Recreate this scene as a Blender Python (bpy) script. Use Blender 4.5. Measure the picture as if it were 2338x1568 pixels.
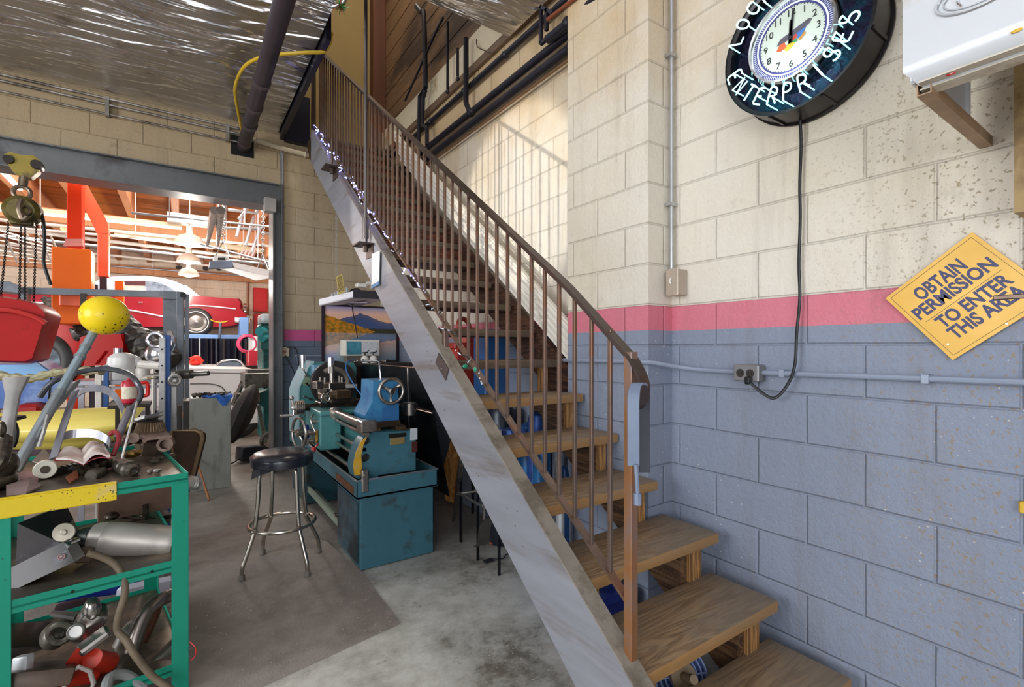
import bpy, bmesh, math, random
from mathutils import Vector, Matrix, Euler
random.seed(7)
for o in list(bpy.data.objects): bpy.data.objects.remove(o)
SC = bpy.context.scene
COL = SC.collection
PI = math.pi
V = Vector

# ---------------------------------------------------------------- camera
F_PX, CX, CY, EYE = 1103.2, 1169.0, 795.2, 1.4058
YAW = math.radians(34.268)
cam_d = bpy.data.cameras.new('camera')
cam = bpy.data.objects.new('camera', cam_d)
COL.objects.link(cam)
cam.location = (0, 0, EYE)
cam.rotation_euler = (PI / 2, 0, -YAW)
cam_d.sensor_width = 36.0
cam_d.lens = F_PX / 2338.0 * 36.0
cam_d.shift_y = (CY - 784.0) / 2338.0
cam_d.clip_start = 0.02
SC.camera = cam

# ---------------------------------------------------------------- world, colour, light
SC.view_settings.view_transform = 'Standard'
SC.view_settings.look = 'None'
SC.view_settings.gamma = 1.0
SC.view_settings.exposure = 0.0
SC.view_settings.use_curve_mapping = False
W = bpy.data.worlds.new('daylight')
SC.world = W
W.use_nodes = True
W.node_tree.nodes['Background'].inputs[0].default_value = (0.80, 0.88, 1.0, 1)
W.node_tree.nodes['Background'].inputs[1].default_value = 1.0

def light(name, kind, loc, energy, color=(1, 1, 1), size=None, rot=None, target=None, spot=None, cast=True):
    d = bpy.data.lights.new(name, kind)
    d.energy = energy
    d.color = color
    if kind == 'AREA':
        d.shape = 'RECTANGLE'
        d.size, d.size_y = size
    elif size is not None:
        d.shadow_soft_size = size
    if spot:
        d.spot_size, d.spot_blend = spot
    o = bpy.data.objects.new(name, d)
    COL.objects.link(o)
    o.location = loc
    if target is not None:
        o.rotation_euler = (V(target) - V(loc)).to_track_quat('-Z', 'Y').to_euler()
    elif rot is not None:
        o.rotation_euler = rot
    return o

# daylight through the open bay door behind and left of the camera
light('bay_door_daylight', 'AREA', (-2.6, -3.3, 2.0), 140, (0.94, 0.97, 1.0), (4.0, 2.6), target=(1.2, 3.0, 1.3))
# side window of the near bay, on the left wall
light('side_window_daylight', 'AREA', (-4.7, 1.4, 2.1), 205, (0.93, 0.97, 1.0), (3.0, 2.2), target=(2.0, 1.6, 1.5))
light('baluster_shadow_spot', 'SPOT', (-4.9, 4.6, 2.75), 1300, (1.0, 0.95, 0.85), 0.05, target=(2.0, 3.1, 2.5), spot=(math.radians(13), 0.25))  # unseen spot added for the bright wall patch with baluster shadows
# skylight over the stair well
light('stair_skylight', 'AREA', (1.5, 4.4, 6.6), 45, (1.0, 0.88, 0.70), (1.0, 1.8), target=(1.5, 4.4, 1.5))
# skylight of the far bay, then unseen area lights added to brighten it
light('far_bay_skylight', 'AREA', (-1.5, 9.5, 3.9), 150, (1.0, 0.97, 0.92), (5.0, 3.0), target=(-1.2, 10.5, 0.0))
light('far_bay_front_fill', 'AREA', (0.9, 7.0, 3.5), 55, (1.0, 0.98, 0.96), (1.4, 0.8), target=(0.4, 9.0, 0.7))  # added fill near the doorway, brightens the white car
light('far_bay_rear_fill', 'AREA', (-1.0, 12.6, 3.9), 170, (1.0, 0.97, 0.93), (5.0, 1.2), target=(-1.0, 14.2, 1.0))  # added fill that brightens the far wall
light('far_bay_side_fill', 'AREA', (-7.5, 7.0, 2.0), 470, (1.0, 0.98, 0.95), (4.0, 3.0), target=(0.5, 11.0, 1.2))  # unseen fill from the left, set to light faces turned to the doorway

# ---------------------------------------------------------------- helpers
def ray(px, py):
    a = (px - CX) / F_PX
    b = (CY - py) / F_PX
    s, c = math.sin(YAW), math.cos(YAW)
    return V((s + a * c, c - a * s, b))
def AX(x, px, py):
    d = ray(px, py); t = x / d.x
    return V((x, t * d.y, EYE + t * d.z))
def AY(y, px, py):
    d = ray(px, py); t = y / d.y
    return V((t * d.x, y, EYE + t * d.z))
def AZ(z, px, py):
    d = ray(px, py); t = (z - EYE) / d.z
    return V((t * d.x, t * d.y, z))
def AW(w, px, py):
    d = ray(px, py)
    return V((w * d.x, w * d.y, EYE + w * d.z))

def s2l(c):
    return c / 12.92 if c <= 0.04045 else ((c + 0.055) / 1.055) ** 2.4
def rgb(h):
    if isinstance(h, str):
        h = h.lstrip('#')
        return tuple(s2l(int(h[i:i + 2], 16) / 255.0) for i in (0, 2, 4)) + (1.0,)
    return tuple(h) + (1.0,) if len(h) == 3 else tuple(h)

class NT:
    def __init__(s, m):
        s.t = m.node_tree; s.n = s.t.nodes; s.l = s.t.links
    def add(s, typ, **kw):
        n = s.n.new(typ)
        for k, v in kw.items():
            if k.startswith('i_'):
                key = k[2:]
                key = int(key) if key.isdigit() else key.replace('_', ' ')
                n.inputs[key].default_value = v
            else:
                setattr(n, k, v)
        return n
    def link(s, a, b): s.l.new(a, b)
    def coords(s, kind='Object', scale=(1, 1, 1), loc=(0, 0, 0), rot=(0, 0, 0)):
        if kind == 'World':
            g = s.add('ShaderNodeNewGeometry'); out = g.outputs['Position']
        else:
            tc = s.add('ShaderNodeTexCoord'); out = tc.outputs[kind]
        mp = s.add('ShaderNodeMapping')
        mp.inputs['Scale'].default_value = scale
        mp.inputs['Location'].default_value = loc
        mp.inputs['Rotation'].default_value = rot
        s.link(out, mp.inputs['Vector'])
        return mp.outputs['Vector']
    def noise(s, vec, scale, detail=4, rough=0.55, dist=0.0):
        n = s.add('ShaderNodeTexNoise')
        n.inputs['Scale'].default_value = scale
        n.inputs['Detail'].default_value = detail
        n.inputs['Roughness'].default_value = rough
        n.inputs['Distortion'].default_value = dist
        s.link(vec, n.inputs['Vector'])
        return n.outputs['Fac']
    def ramp(s, fac, stops, interp='LINEAR'):
        r = s.add('ShaderNodeValToRGB')
        r.color_ramp.interpolation = interp
        e = r.color_ramp.elements
        while len(e) < len(stops): e.new(0.5)
        for i, (p, c) in enumerate(stops):
            e[i].position = p
            e[i].color = rgb(c) if not isinstance(c, float) else (c, c, c, 1)
        s.link(fac, r.inputs['Fac'])
        return r.outputs['Color']
    def mix(s, fac, a, b, blend='MIX'):
        m = s.add('ShaderNodeMix', data_type='RGBA', blend_type=blend)
        for i, v in ((0, fac), (6, a), (7, b)):
            if isinstance(v, bpy.types.NodeSocket): s.link(v, m.inputs[i])
            elif i == 0: m.inputs[0].default_value = v
            else: m.inputs[i].default_value = rgb(v)
        return m.outputs[2]
    def math(s, op, a, b=0.0, c=None):
        m = s.add('ShaderNodeMath', operation=op)
        for i, v in enumerate((a, b, c)):
            if v is None: continue
            if isinstance(v, bpy.types.NodeSocket): s.link(v, m.inputs[i])
            else: m.inputs[i].default_value = v
        return m.outputs[0]
    def bump(s, h, strength, dist=0.01, normal=None):
        b = s.add('ShaderNodeBump')
        b.inputs['Strength'].default_value = strength
        b.inputs['Distance'].default_value = dist
        s.link(h, b.inputs['Height'])
        if normal is not None: s.link(normal, b.inputs['Normal'])
        return b.outputs['Normal']

def newmat(name):
    m = bpy.data.materials.new(name)
    m.use_nodes = True
    return m, NT(m), m.node_tree.nodes['Principled BSDF']

MATS = {}
def mat(name, col, rough=0.5, metal=0.0, var=0.12, scale=6.0, grime=None, gamt=0.45, gscale=3.0,
        bump=0.0, bscale=40.0, stretch=(1, 1, 1), rot=(0, 0, 0), coat=0.0, rvar=0.0, emit=0.0, alpha=1.0, ecol=None, specks=None, spec=0.5):
    """procedural paint / metal: base colour varied by noise, second noise lays down grime, fine bump"""
    if name in MATS: return MATS[name]
    m, t, b = newmat(name)
    vec = t.coords('Object', stretch, rot=rot)
    c = rgb(col)
    n1 = t.noise(vec, scale, 5, 0.6)
    lo = tuple(max(0, x * (1 - var)) for x in c[:3]) + (1,)
    hi = tuple(min(1, x * (1 + var)) for x in c[:3]) + (1,)
    out = t.ramp(n1, [(0.3, lo), (0.7, hi)])
    if grime is not None:
        n2 = t.noise(vec, gscale, 7, 0.68)
        f = t.ramp(n2, [(gamt - 0.06, 0.0), (gamt + 0.07, 0.85)])
        out = t.mix(f, out, grime)
    if specks:
        ch = t.add('ShaderNodeTexVoronoi'); ch.inputs['Scale'].default_value = specks[1]; t.link(t.coords('Object'), ch.inputs['Vector'])
        out = t.mix(t.math('MULTIPLY', t.math('LESS_THAN', ch.outputs['Distance'], specks[2]), t.ramp(t.noise(t.coords('Object'), specks[3], 3), [(0.47, 0.0), (0.56, 1.0)])), out, specks[0])
    t.link(out, b.inputs['Base Color'])
    b.inputs['Roughness'].default_value = rough
    if rvar:
        r = t.math('MULTIPLY_ADD', t.noise(vec, scale * 1.7, 4), rvar, rough - rvar / 2)
        t.link(r, b.inputs['Roughness'])
    b.inputs['Metallic'].default_value = metal
    b.inputs['Specular IOR Level'].default_value = spec
    if coat: b.inputs['Coat Weight'].default_value = coat; b.inputs['Coat Roughness'].default_value = 0.08
    if bump:
        t.link(t.bump(t.noise(vec, bscale, 3), bump, 0.01), b.inputs['Normal'])
    if emit:
        b.inputs['Emission Color'].default_value = rgb(ecol if ecol else col)
        b.inputs['Emission Strength'].default_value = emit
    if alpha < 1: b.inputs['Alpha'].default_value = alpha
    MATS[name] = m
    return m

def frame_from(d, up=V((0, 0, 1))):
    d = d.normalized()
    if abs(d.dot(up)) > 0.98: up = V((1, 0, 0)) if abs(d.x) < 0.9 else V((0, 1, 0))
    s = d.cross(up).normalized()
    u = s.cross(d).normalized()
    return s, u

class G:
    """mesh collector: every shape is transformed by T and added to one bmesh"""
    def __init__(s, T=None):
        s.bm = bmesh.new(); s.T = T or Matrix()
    def _add(s, verts, faces, mi=0):
        vs = [s.bm.verts.new(s.T @ V(v)) for v in verts]
        for f in faces:
            try:
                fc = s.bm.faces.new([vs[i] for i in f]); fc.material_index = mi
            except ValueError: pass
        return vs
    def box(s, x0, x1, y0, y1, z0, z1, b=0.0, M=None, mi=0, seg=1):
        M = M or Matrix()
        tb = bmesh.new()
        r = bmesh.ops.create_cube(tb, size=1.0)
        for v in tb.verts:
            v.co = V((x0 + (v.co.x + .5) * (x1 - x0), y0 + (v.co.y + .5) * (y1 - y0), z0 + (v.co.z + .5) * (z1 - z0)))
        if b > 0:
            bmesh.ops.bevel(tb, geom=tb.edges[:], offset=b, segments=seg, affect='EDGES', profile=0.6)
        tb.verts.index_update()
        s._add([M @ v.co for v in tb.verts], [[v.index for v in f.verts] for f in tb.faces], mi)
        tb.free()
        return s
    def obox(s, c, size, rot=(0, 0, 0), b=0.0, mi=0, seg=1):
        M = Matrix.Translation(V(c)) @ Euler(rot).to_matrix().to_4x4()
        a = V(size) / 2
        return s.box(-a.x, a.x, -a.y, a.y, -a.z, a.z, b, M, mi, seg)
    def bar(s, p0, p1, w, h, up=V((0, 0, 1)), b=0.0, mi=0):
        p0, p1 = V(p0), V(p1); d = p1 - p0; L = d.length
        sd, u = frame_from(d, V(up))
        M = Matrix((sd, u, -d.normalized())).transposed().to_4x4()
        M = Matrix.Translation(p0) @ M
        return s.box(-w / 2, w / 2, -h / 2, h / 2, -L, 0, b, M, mi)
    def ring_sweep(s, rings, closed=False, cap=True, mi=0):
        n = len(rings[0]); verts = [p for r in rings for p in r]; f = []
        R = len(rings)
        for i in range(R if closed else R - 1):
            j = (i + 1) % R
            for k in range(n):
                l = (k + 1) % n
                f.append((i * n + k, i * n + l, j * n + l, j * n + k))
        if cap and not closed:
            f.append(tuple(reversed(range(n)))); f.append(tuple((R - 1) * n + k for k in range(n)))
        s._add(verts, f, mi)
        return s
    def tube(s, pts, r, n=8, closed=False, mi=0, flat=None):
        pts = [V(p) for p in pts]
        rs = r if isinstance(r, (list, tuple)) else [r] * len(pts)
        N = len(pts)
        tang = []
        for i in range(N):
            a = pts[(i - 1) % N] if (closed or i > 0) else pts[i]
            b = pts[(i + 1) % N] if (closed or i < N - 1) else pts[i]
            d = (b - a)
            tang.append(d.normalized() if d.length > 1e-9 else V((0, 0, 1)))
        sd, u = frame_from(tang[0])
        rings = []
        for i in range(N):
            t = tang[i]
            u = (u - t * u.dot(t))
            if u.length < 1e-6: sd, u = frame_from(t)
            u.normalize(); sd = t.cross(u)
            fx, fy = (flat if flat else (1, 1))
            rings.append([pts[i] + (sd * math.cos(2 * PI * k / n) * fx + u * math.sin(2 * PI * k / n) * fy) * rs[i] for k in range(n)])
        return s.ring_sweep(rings, closed, True, mi)
    def cyl(s, p0, p1, r0, r1=None, n=20, mi=0):
        return s.tube([p0, p1], [r0, r0 if r1 is None else r1], n, mi=mi)
    def lathe(s, prof, o, axis=(0, 0, 1), n=28, mi=0, a0=0, a1=2 * PI, ring=False):
        """prof: list of (radius, height)"""
        o = V(o); ax = V(axis).normalized(); sd, u = frame_from(ax)
        full = abs(a1 - a0 - 2 * PI) < 1e-6
        rings = []
        for (r, h) in prof:
            r = max(r, 1e-4)
            rings.append([o + ax * h + (sd * math.cos(a0 + (a1 - a0) * k / n) + u * math.sin(a0 + (a1 - a0) * k / n)) * r for k in range(n)])
        return s.ring_sweep(rings, ring, True, mi)
    def prism(s, poly, vec, mi=0):
        poly = [V(p) for p in poly]; vec = V(vec); n = len(poly)
        s._add(poly + [p + vec for p in poly],
               [tuple(range(n)), tuple(reversed(range(n, 2 * n)))] + [(i, n + i, n + (i + 1) % n, (i + 1) % n) for i in range(n)], mi)
        return s
    def ell(s, c, rad, M=None, nu=20, nv=12, mi=0):
        c = V(c); M = M or Matrix()
        rad = V(rad) if not isinstance(rad, (int, float)) else V((rad, rad, rad))
        rings = []
        for i in range(nv + 1):
            th = PI * i / nv
            rr = max(math.sin(th), 1e-3)
            rings.append([c + M @ V((rad.x * rr * math.cos(2 * PI * k / nu), rad.y * rr * math.sin(2 * PI * k / nu), rad.z * math.cos(th))) for k in range(nu)])
        return s.ring_sweep(rings, False, True, mi)
    def torus(s, c, axis, R, r, n=32, m=10, mi=0, a0=0, a1=2 * PI):
        c = V(c); ax = V(axis).normalized(); sd, u = frame_from(ax)
        full = abs(a1 - a0 - 2 * PI) < 1e-6
        k = n if full else n + 1
        pts = [c + (sd * math.cos(a0 + (a1 - a0) * i / n) + u * math.sin(a0 + (a1 - a0) * i / n)) * R for i in range(k)]
        return s.tube(pts, r, m, closed=full, mi=mi)
    def grid(s, rows, thick=None, mi=0):
        """surface through a grid of points; thick extrudes it along the mean normal"""
        R, Cn = len(rows), len(rows[0])
        rows = [[V(p) for p in r] for r in rows]
        verts = [p for r in rows for p in r]
        f = [(i * Cn + j, i * Cn + j + 1, (i + 1) * Cn + j + 1, (i + 1) * Cn + j) for i in range(R - 1) for j in range(Cn - 1)]
        if not thick:
            s._add(verts, f, mi); return s
        tv = V(thick); n = R * Cn
        verts += [p + tv for p in verts]
        f += [tuple(n + k for k in reversed(q)) for q in f]
        edge = [j for j in range(Cn)] + [i * Cn + Cn - 1 for i in range(1, R)] + [(R - 1) * Cn + j for j in range(Cn - 2, -1, -1)] + [i * Cn for i in range(R - 2, 0, -1)]
        E = len(edge)
        for q in range(E):
            a, b = edge[q], edge[(q + 1) % E]
            f.append((a, n + a, n + b, b))
        s._add(verts, f, mi)
        return s
    def text(s, txt, size, M, depth=0.0, align='CENTER', bold=0.0, mi=0, shear=0.0):
        cu = bpy.data.curves.new('t', 'FONT')
        cu.body = txt; cu.size = size; cu.align_x = align; cu.align_y = 'CENTER'
        cu.extrude = depth; cu.offset = bold; cu.shear = shear; cu.resolution_u = 3
        o = bpy.data.objects.new('t', cu)
        COL.objects.link(o)
        dg = bpy.context.evaluated_depsgraph_get()
        me = bpy.data.meshes.new_from_object(o.evaluated_get(dg))
        s._add([M @ v.co for v in me.vertices], [list(p.vertices) for p in me.polygons], mi)
        bpy.data.objects.remove(o); bpy.data.curves.remove(cu); bpy.data.meshes.remove(me)
        return s
    def jitter(s, a):
        for v in s.bm.verts: v.co += V((random.uniform(-a, a), random.uniform(-a, a), random.uniform(-a, a)))
        return s

def obj(name, g, mats, parent=None, smooth=35, label=None):
    me = bpy.data.meshes.new(name)
    bm = g.bm
    bmesh.ops.remove_doubles(bm, verts=bm.verts, dist=1e-6)
    bmesh.ops.recalc_face_normals(bm, faces=bm.faces)
    xs = [v.co for v in bm.verts]
    c = V(((min(p.x for p in xs) + max(p.x for p in xs)) / 2, (min(p.y for p in xs) + max(p.y for p in xs)) / 2, min(p.z for p in xs)))
    bmesh.ops.translate(bm, verts=bm.verts, vec=-c)
    bm.to_mesh(me); bm.free()
    if smooth:
        me.polygons.foreach_set('use_smooth', [True] * len(me.polygons))
        me.set_sharp_from_angle(angle=math.radians(smooth))
    for m in (mats if isinstance(mats, (list, tuple)) else [mats]): me.materials.append(m)
    o = bpy.data.objects.new(name, me)
    COL.objects.link(o)
    if parent is not None:
        o.parent = parent
        root = parent
        wp = V(parent.location); q = parent.parent
        while q is not None:
            wp = wp + V(q.location); q = q.parent
        o.location = c - wp
    else:
        o.location = c
    if label: o['label'] = label
    return o

def tag(o, label, cat, group=None, kind=None):
    o['label'] = label; o['category'] = cat
    if group: o['group'] = group
    if kind: o['kind'] = kind
    return o
def thing(name, label, cat, loc, group=None):
    o = bpy.data.objects.new(name, None)
    o.empty_display_size = 0.05
    COL.objects.link(o); o.location = V(loc)
    return tag(o, label, cat, group)
def struct(name, g, mats, label=None, smooth=35):
    o = obj(name, g, mats, None, smooth)
    o['kind'] = 'structure'
    if label: o['label'] = label
    return o
def dup(o, dloc, parent=None, label=None):
    """copy of a thing with copies of its parts and sub-parts"""
    c = o.copy(); COL.objects.link(c)
    if parent is not None: c.parent = parent
    else: c.location = V(o.location) + V(dloc)
    if label: c['label'] = label
    for ch in list(o.children): dup(ch, (0, 0, 0), c)
    return c
# ---------------------------------------------------------------- wall, floor and ceiling materials
XR, YB = 2.098, 6.082          # right wall plane, back wall plane

def block_material(name, phase_x, phase_y, cream, stripe, lower, dirt=0.35, band=True, upper=None):
    m, t, b = newmat(name)
    g = t.add('ShaderNodeNewGeometry')
    sp = t.add('ShaderNodeSeparateXYZ'); t.link(g.outputs['Position'], sp.inputs[0])
    sn = t.add('ShaderNodeSeparateXYZ'); t.link(g.outputs['Normal'], sn.inputs[0])
    isx = t.math('GREATER_THAN', t.math('ABSOLUTE', sn.outputs[0]), 0.5)
    hy = t.math('SUBTRACT', sp.outputs[1], phase_y)
    hx = t.math('SUBTRACT', sp.outputs[0], phase_x)
    h = t.math('ADD', t.math('MULTIPLY', isx, hy), t.math('MULTIPLY', t.math('SUBTRACT', 1.0, isx), hx))
    cb = t.add('ShaderNodeCombineXYZ'); t.link(h, cb.inputs[0]); t.link(sp.outputs[2], cb.inputs[1])
    # a little wander so the courses are not ruler straight
    nz = t.add('ShaderNodeTexNoise'); nz.inputs['Scale'].default_value = 2.2; nz.inputs['Detail'].default_value = 3
    t.link(g.outputs['Position'], nz.inputs['Vector'])
    vs = t.add('ShaderNodeVectorMath', operation='SUBTRACT'); t.link(nz.outputs['Color'], vs.inputs[0]); vs.inputs[1].default_value = (0.5, 0.5, 0.5)
    sc = t.add('ShaderNodeVectorMath', operation='SCALE'); t.link(vs.outputs[0], sc.inputs[0]); sc.inputs['Scale'].default_value = 0.012
    ad = t.add('ShaderNodeVectorMath', operation='ADD'); t.link(cb.outputs[0], ad.inputs[0]); t.link(sc.outputs[0], ad.inputs[1])
    br = t.add('ShaderNodeTexBrick')
    br.offset = 0.5; br.offset_frequency = 2; br.squash = 1.0
    br.inputs['Scale'].default_value = 1.0
    br.inputs['Brick Width'].default_value = 0.4064
    br.inputs['Row Height'].default_value = 0.2032
    br.inputs['Mortar Size'].default_value = 0.008
    br.inputs['Mortar Smooth'].default_value = 1.0
    br.inputs['Color1'].default_value = (1, 1, 1, 1); br.inputs['Color2'].default_value = (1, 1, 1, 1)
    t.link(ad.outputs[0], br.inputs['Vector'])
    mort = br.outputs['Fac']
    pos = g.outputs['Position']
    big = t.noise(pos, 1.1, 5, 0.6)
    fine = t.noise(pos, 55.0, 4, 0.7)
    pit = t.noise(pos, 120.0, 3, 0.6)
    # paint bands (real paint: cream over pink over blue grey)
    edge = t.math('ADD', sp.outputs[2], t.math('MULTIPLY', t.math('SUBTRACT', fine, 0.5), 0.004))
    c = cream
    col = t.mix(t.ramp(big, [(0.35, 0.0), (0.7, 1.0)]), cream[0], cream[1])
    if upper:
        w = t.ramp(t.math('MULTIPLY_ADD', t.math('ADD', t.math('SUBTRACT', sp.outputs[2], upper[0]), t.math('MULTIPLY', t.math('SUBTRACT', t.noise(pos, 2.3, 7, 0.65), 0.5), 1.6)), 0.8, 0.5), [(0.2, 0.0), (0.95, 0.85)])
        col = t.mix(w, col, upper[1])
    if band:
        pink = t.mix(t.noise(pos, 4.0, 4), stripe[0], stripe[1])
        blue = t.mix(t.noise(pos, 3.0, 5), lower[0], lower[1])
        col = t.mix(t.math('LESS_THAN', edge, 1.622), col, pink)
        col = t.mix(t.math('LESS_THAN', edge, 1.497), col, blue)
    # dirt that sits in pits and scuffs
    sc2 = t.noise(pos, 9.0, 8, 0.72)
    dirtm = t.ramp(sc2, [(0.60, 0.0), (0.74, 1.0)])
    col = t.mix(t.math('MULTIPLY', dirtm, dirt), col, '#6b5a48')
    pm = t.ramp(t.noise(pos, 75.0, 3, 0.5), [(0.60, 0.0), (0.66, 1.0)])
    near = t.ramp(t.math('MULTIPLY_ADD', sp.outputs[1], -1.0, t.math('MULTIPLY_ADD', big, 0.6, 0.75)), [(0.0, 0.0), (0.6, 1.0)])
    col = t.mix(t.math('MULTIPLY', pm, t.math('MULTIPLY', near, 0.75)), col, '#95805f')
    ch = t.add('ShaderNodeTexVoronoi'); ch.inputs['Scale'].default_value = 38.0; t.link(pos, ch.inputs['Vector'])
    chip = t.math('MULTIPLY', t.math('LESS_THAN', ch.outputs['Distance'], 0.10), t.ramp(t.noise(pos, 1.9, 3), [(0.50, 0.0), (0.60, 1.0)]))
    if band: col = t.mix(t.math('MULTIPLY', chip, t.math('LESS_THAN', sp.outputs[2], 1.45)), col, '#d8cfc4')
    stv = t.add('ShaderNodeMapping'); stv.inputs['Scale'].default_value = (3.2, 3.2, 0.35); t.link(pos, stv.inputs[0])
    streak = t.ramp(t.noise(stv.outputs[0], 2.0, 6, 0.65), [(0.52, 0.0), (0.72, 1.0)])
    col = t.mix(t.math('MULTIPLY', streak, 0.28), col, '#7a6a58')
    t.link(col, b.inputs['Base Color'])
    b.inputs['Roughness'].default_value = 0.62
    hgt = t.math('ADD', t.math('MULTIPLY', mort, -1.0), t.math('ADD', t.math('MULTIPLY', fine, 0.75), t.math('MULTIPLY', t.noise(pos, 14, 6, .65), 0.8)))
    t.link(t.bump(hgt, 0.9, 0.007), b.inputs['Normal'])
    return m

M_WALL_R = block_material('painted_block_right', 0.0, 1.3559, ('#e2dacd', '#dccfb8'), ('#d98090', '#d27080'), ('#8c94a6', '#838c9f'), 0.25, upper=(3.05, '#c9a877'))  # upper tint: staining together with warm light put into the colour
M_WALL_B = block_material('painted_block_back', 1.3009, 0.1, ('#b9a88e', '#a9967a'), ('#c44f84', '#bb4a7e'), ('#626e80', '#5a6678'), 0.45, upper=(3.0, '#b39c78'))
M_WALL_F = block_material('painted_block_far', 0.3, 0.2, ('#e2d2be', '#d8c2aa'), ('#ffffff', '#ffffff'), ('#ffffff', '#ffffff'), 0.15, band=False)

def floor_material():
    m, t, b = newmat('stained_concrete')
    p = t.coords('World')
    n1 = t.noise(p, 2.0, 10, 0.74)
    col = t.ramp(n1, [(0.36, '#766f62'), (0.46, '#b0aca2'), (0.58, '#d0cdc4')])
    # the worn, oily zone of the far corner and doorway is darker than the paint-grey near the stairs
    sp = t.add('ShaderNodeSeparateXYZ'); t.link(p, sp.inputs[0])
    oil = t.noise(p, 0.8, 6, 0.6)
    z = t.math('ADD', t.math('MULTIPLY', t.math('SUBTRACT', sp.outputs[1], 2.75), 1.1), t.math('MULTIPLY', t.math('SUBTRACT', oil, 0.5), 2.6))
    wear = t.ramp(z, [(0.05, 0.0), (0.75, 1.0)])
    dark = t.ramp(t.noise(p, 3.0, 7, 0.66), [(0.3, '#57504a'), (0.6, '#87817a'), (0.8, '#a09a94')])
    col = t.mix(t.math('MULTIPLY', wear, 0.85), col, dark)
    st = t.ramp(t.noise(p, 5.0, 10, 0.8), [(0.57, 0.0), (0.66, 1.0)])
    col = t.mix(t.math('MULTIPLY', st, 0.6), col, '#6a604c')
    ch = t.add('ShaderNodeTexVoronoi'); ch.inputs['Scale'].default_value = 45.0; t.link(p, ch.inputs['Vector'])
    chips = t.math('MULTIPLY', t.math('LESS_THAN', ch.outputs['Distance'], 0.16), t.ramp(t.noise(p, 2.5, 3), [(0.52, 0.0), (0.62, 1.0)]))
    col = t.mix(t.math('MULTIPLY', chips, 0.7), col, '#d6d0c4')
    t.link(col, b.inputs['Base Color'])
    r = t.math('MULTIPLY_ADD', n1, 0.35, 0.30)
    t.link(r, b.inputs['Roughness'])
    t.link(t.bump(t.noise(p, 30, 5), 0.12, 0.004), b.inputs['Normal'])
    return m
M_FLOOR = floor_material()

def wood_material(name, c0, c1, c2, axis='X', scale=1.0, rough=0.6, worn=None, edge=None, sine=0.45):
    m, t, b = newmat(name)
    k = {'X': (1.2, 14, 14), 'Y': (14, 1.2, 14), 'Z': (14, 14, 1.2)}[axis]
    p = t.coords('Object', tuple(scale * q for q in k))
    n = t.noise(p, 1.0, 5, 0.55, 1.2)
    rings = t.add('ShaderNodeMath', operation='SINE')
    t.link(t.math('MULTIPLY', n, 42.0), rings.inputs[0])
    rr = t.math('MULTIPLY_ADD', rings.outputs[0], 0.5, 0.5)
    fine = t.noise(t.coords('Object', tuple(scale * q * 4 for q in k)), 1.4, 4, 0.7)
    f = t.math('ADD', t.math('MULTIPLY', rr, sine), t.math('MULTIPLY', fine, 1.0 - sine))
    col = t.ramp(f, [(0.25, c0), (0.5, c1), (0.8, c2)])
    if worn:
        wn = t.noise(t.coords('Object'), 4.0, 6, 0.65)
        col = t.mix(t.math('MULTIPLY', t.ramp(wn, [(0.42, 0.0), (0.62, 1.0)]), 0.65), col, worn)
    if edge:
        sn = t.add('ShaderNodeSeparateXYZ'); g_ = t.add('ShaderNodeNewGeometry'); t.link(g_.outputs['True Normal'], sn.inputs[0])
        col = t.mix(t.math('MULTIPLY', t.math('LESS_THAN', sn.outputs[2], 0.4), t.ramp(fine, [(0.3, 0.9), (0.7, 0.45)])), col, edge)
    t.link(col, b.inputs['Base Color'])
    b.inputs['Roughness'].default_value = rough
    t.link(t.bump(f, 0.35, 0.004), b.inputs['Normal'])
    return m
M_TREAD = wood_material('worn_tread_wood', '#6f583f', '#947757', '#a68c6a', 'X', 0.8, 0.6, '#857969', edge='#a97c44', sine=0.3)
M_POSTW = wood_material('post_wood', '#6b4827', '#9a6f40', '#b98c55', 'Z', 1.0, 0.6)
M_DARKW = wood_material('dark_brown_wood', '#2a1710', '#44281a', '#5c3a26', 'Y', 1.0, 0.65)
M_DECK = mat('orange_roof_deck', '#c27a34', 0.6, 0, 0.25, 1.0, grime='#8a4f22', gamt=0.56, gscale=0.7, stretch=(0.5, 7.0, 1.0), spec=.15)
M_JOIST = mat('roof_joist_wood', '#c98f68', 0.6, 0, 0.12, 1.2, grime='#a8683f', gamt=0.6, gscale=1.0, stretch=(6.0, 0.5, 1.0), spec=.15)
M_SIDING = mat('dirty_board_siding', '#7a5c3e', 0.75, 0, 0.2, 1.5, grime='#2e2016', gamt=0.52, gscale=0.9, stretch=(1, 0.6, 3.0), bump=.2, bscale=9)
M_WPOST = mat('brown_painted_post', '#5a2f18', 0.6, 0, 0.2, 2, stretch=(6, 6, .5))

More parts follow.
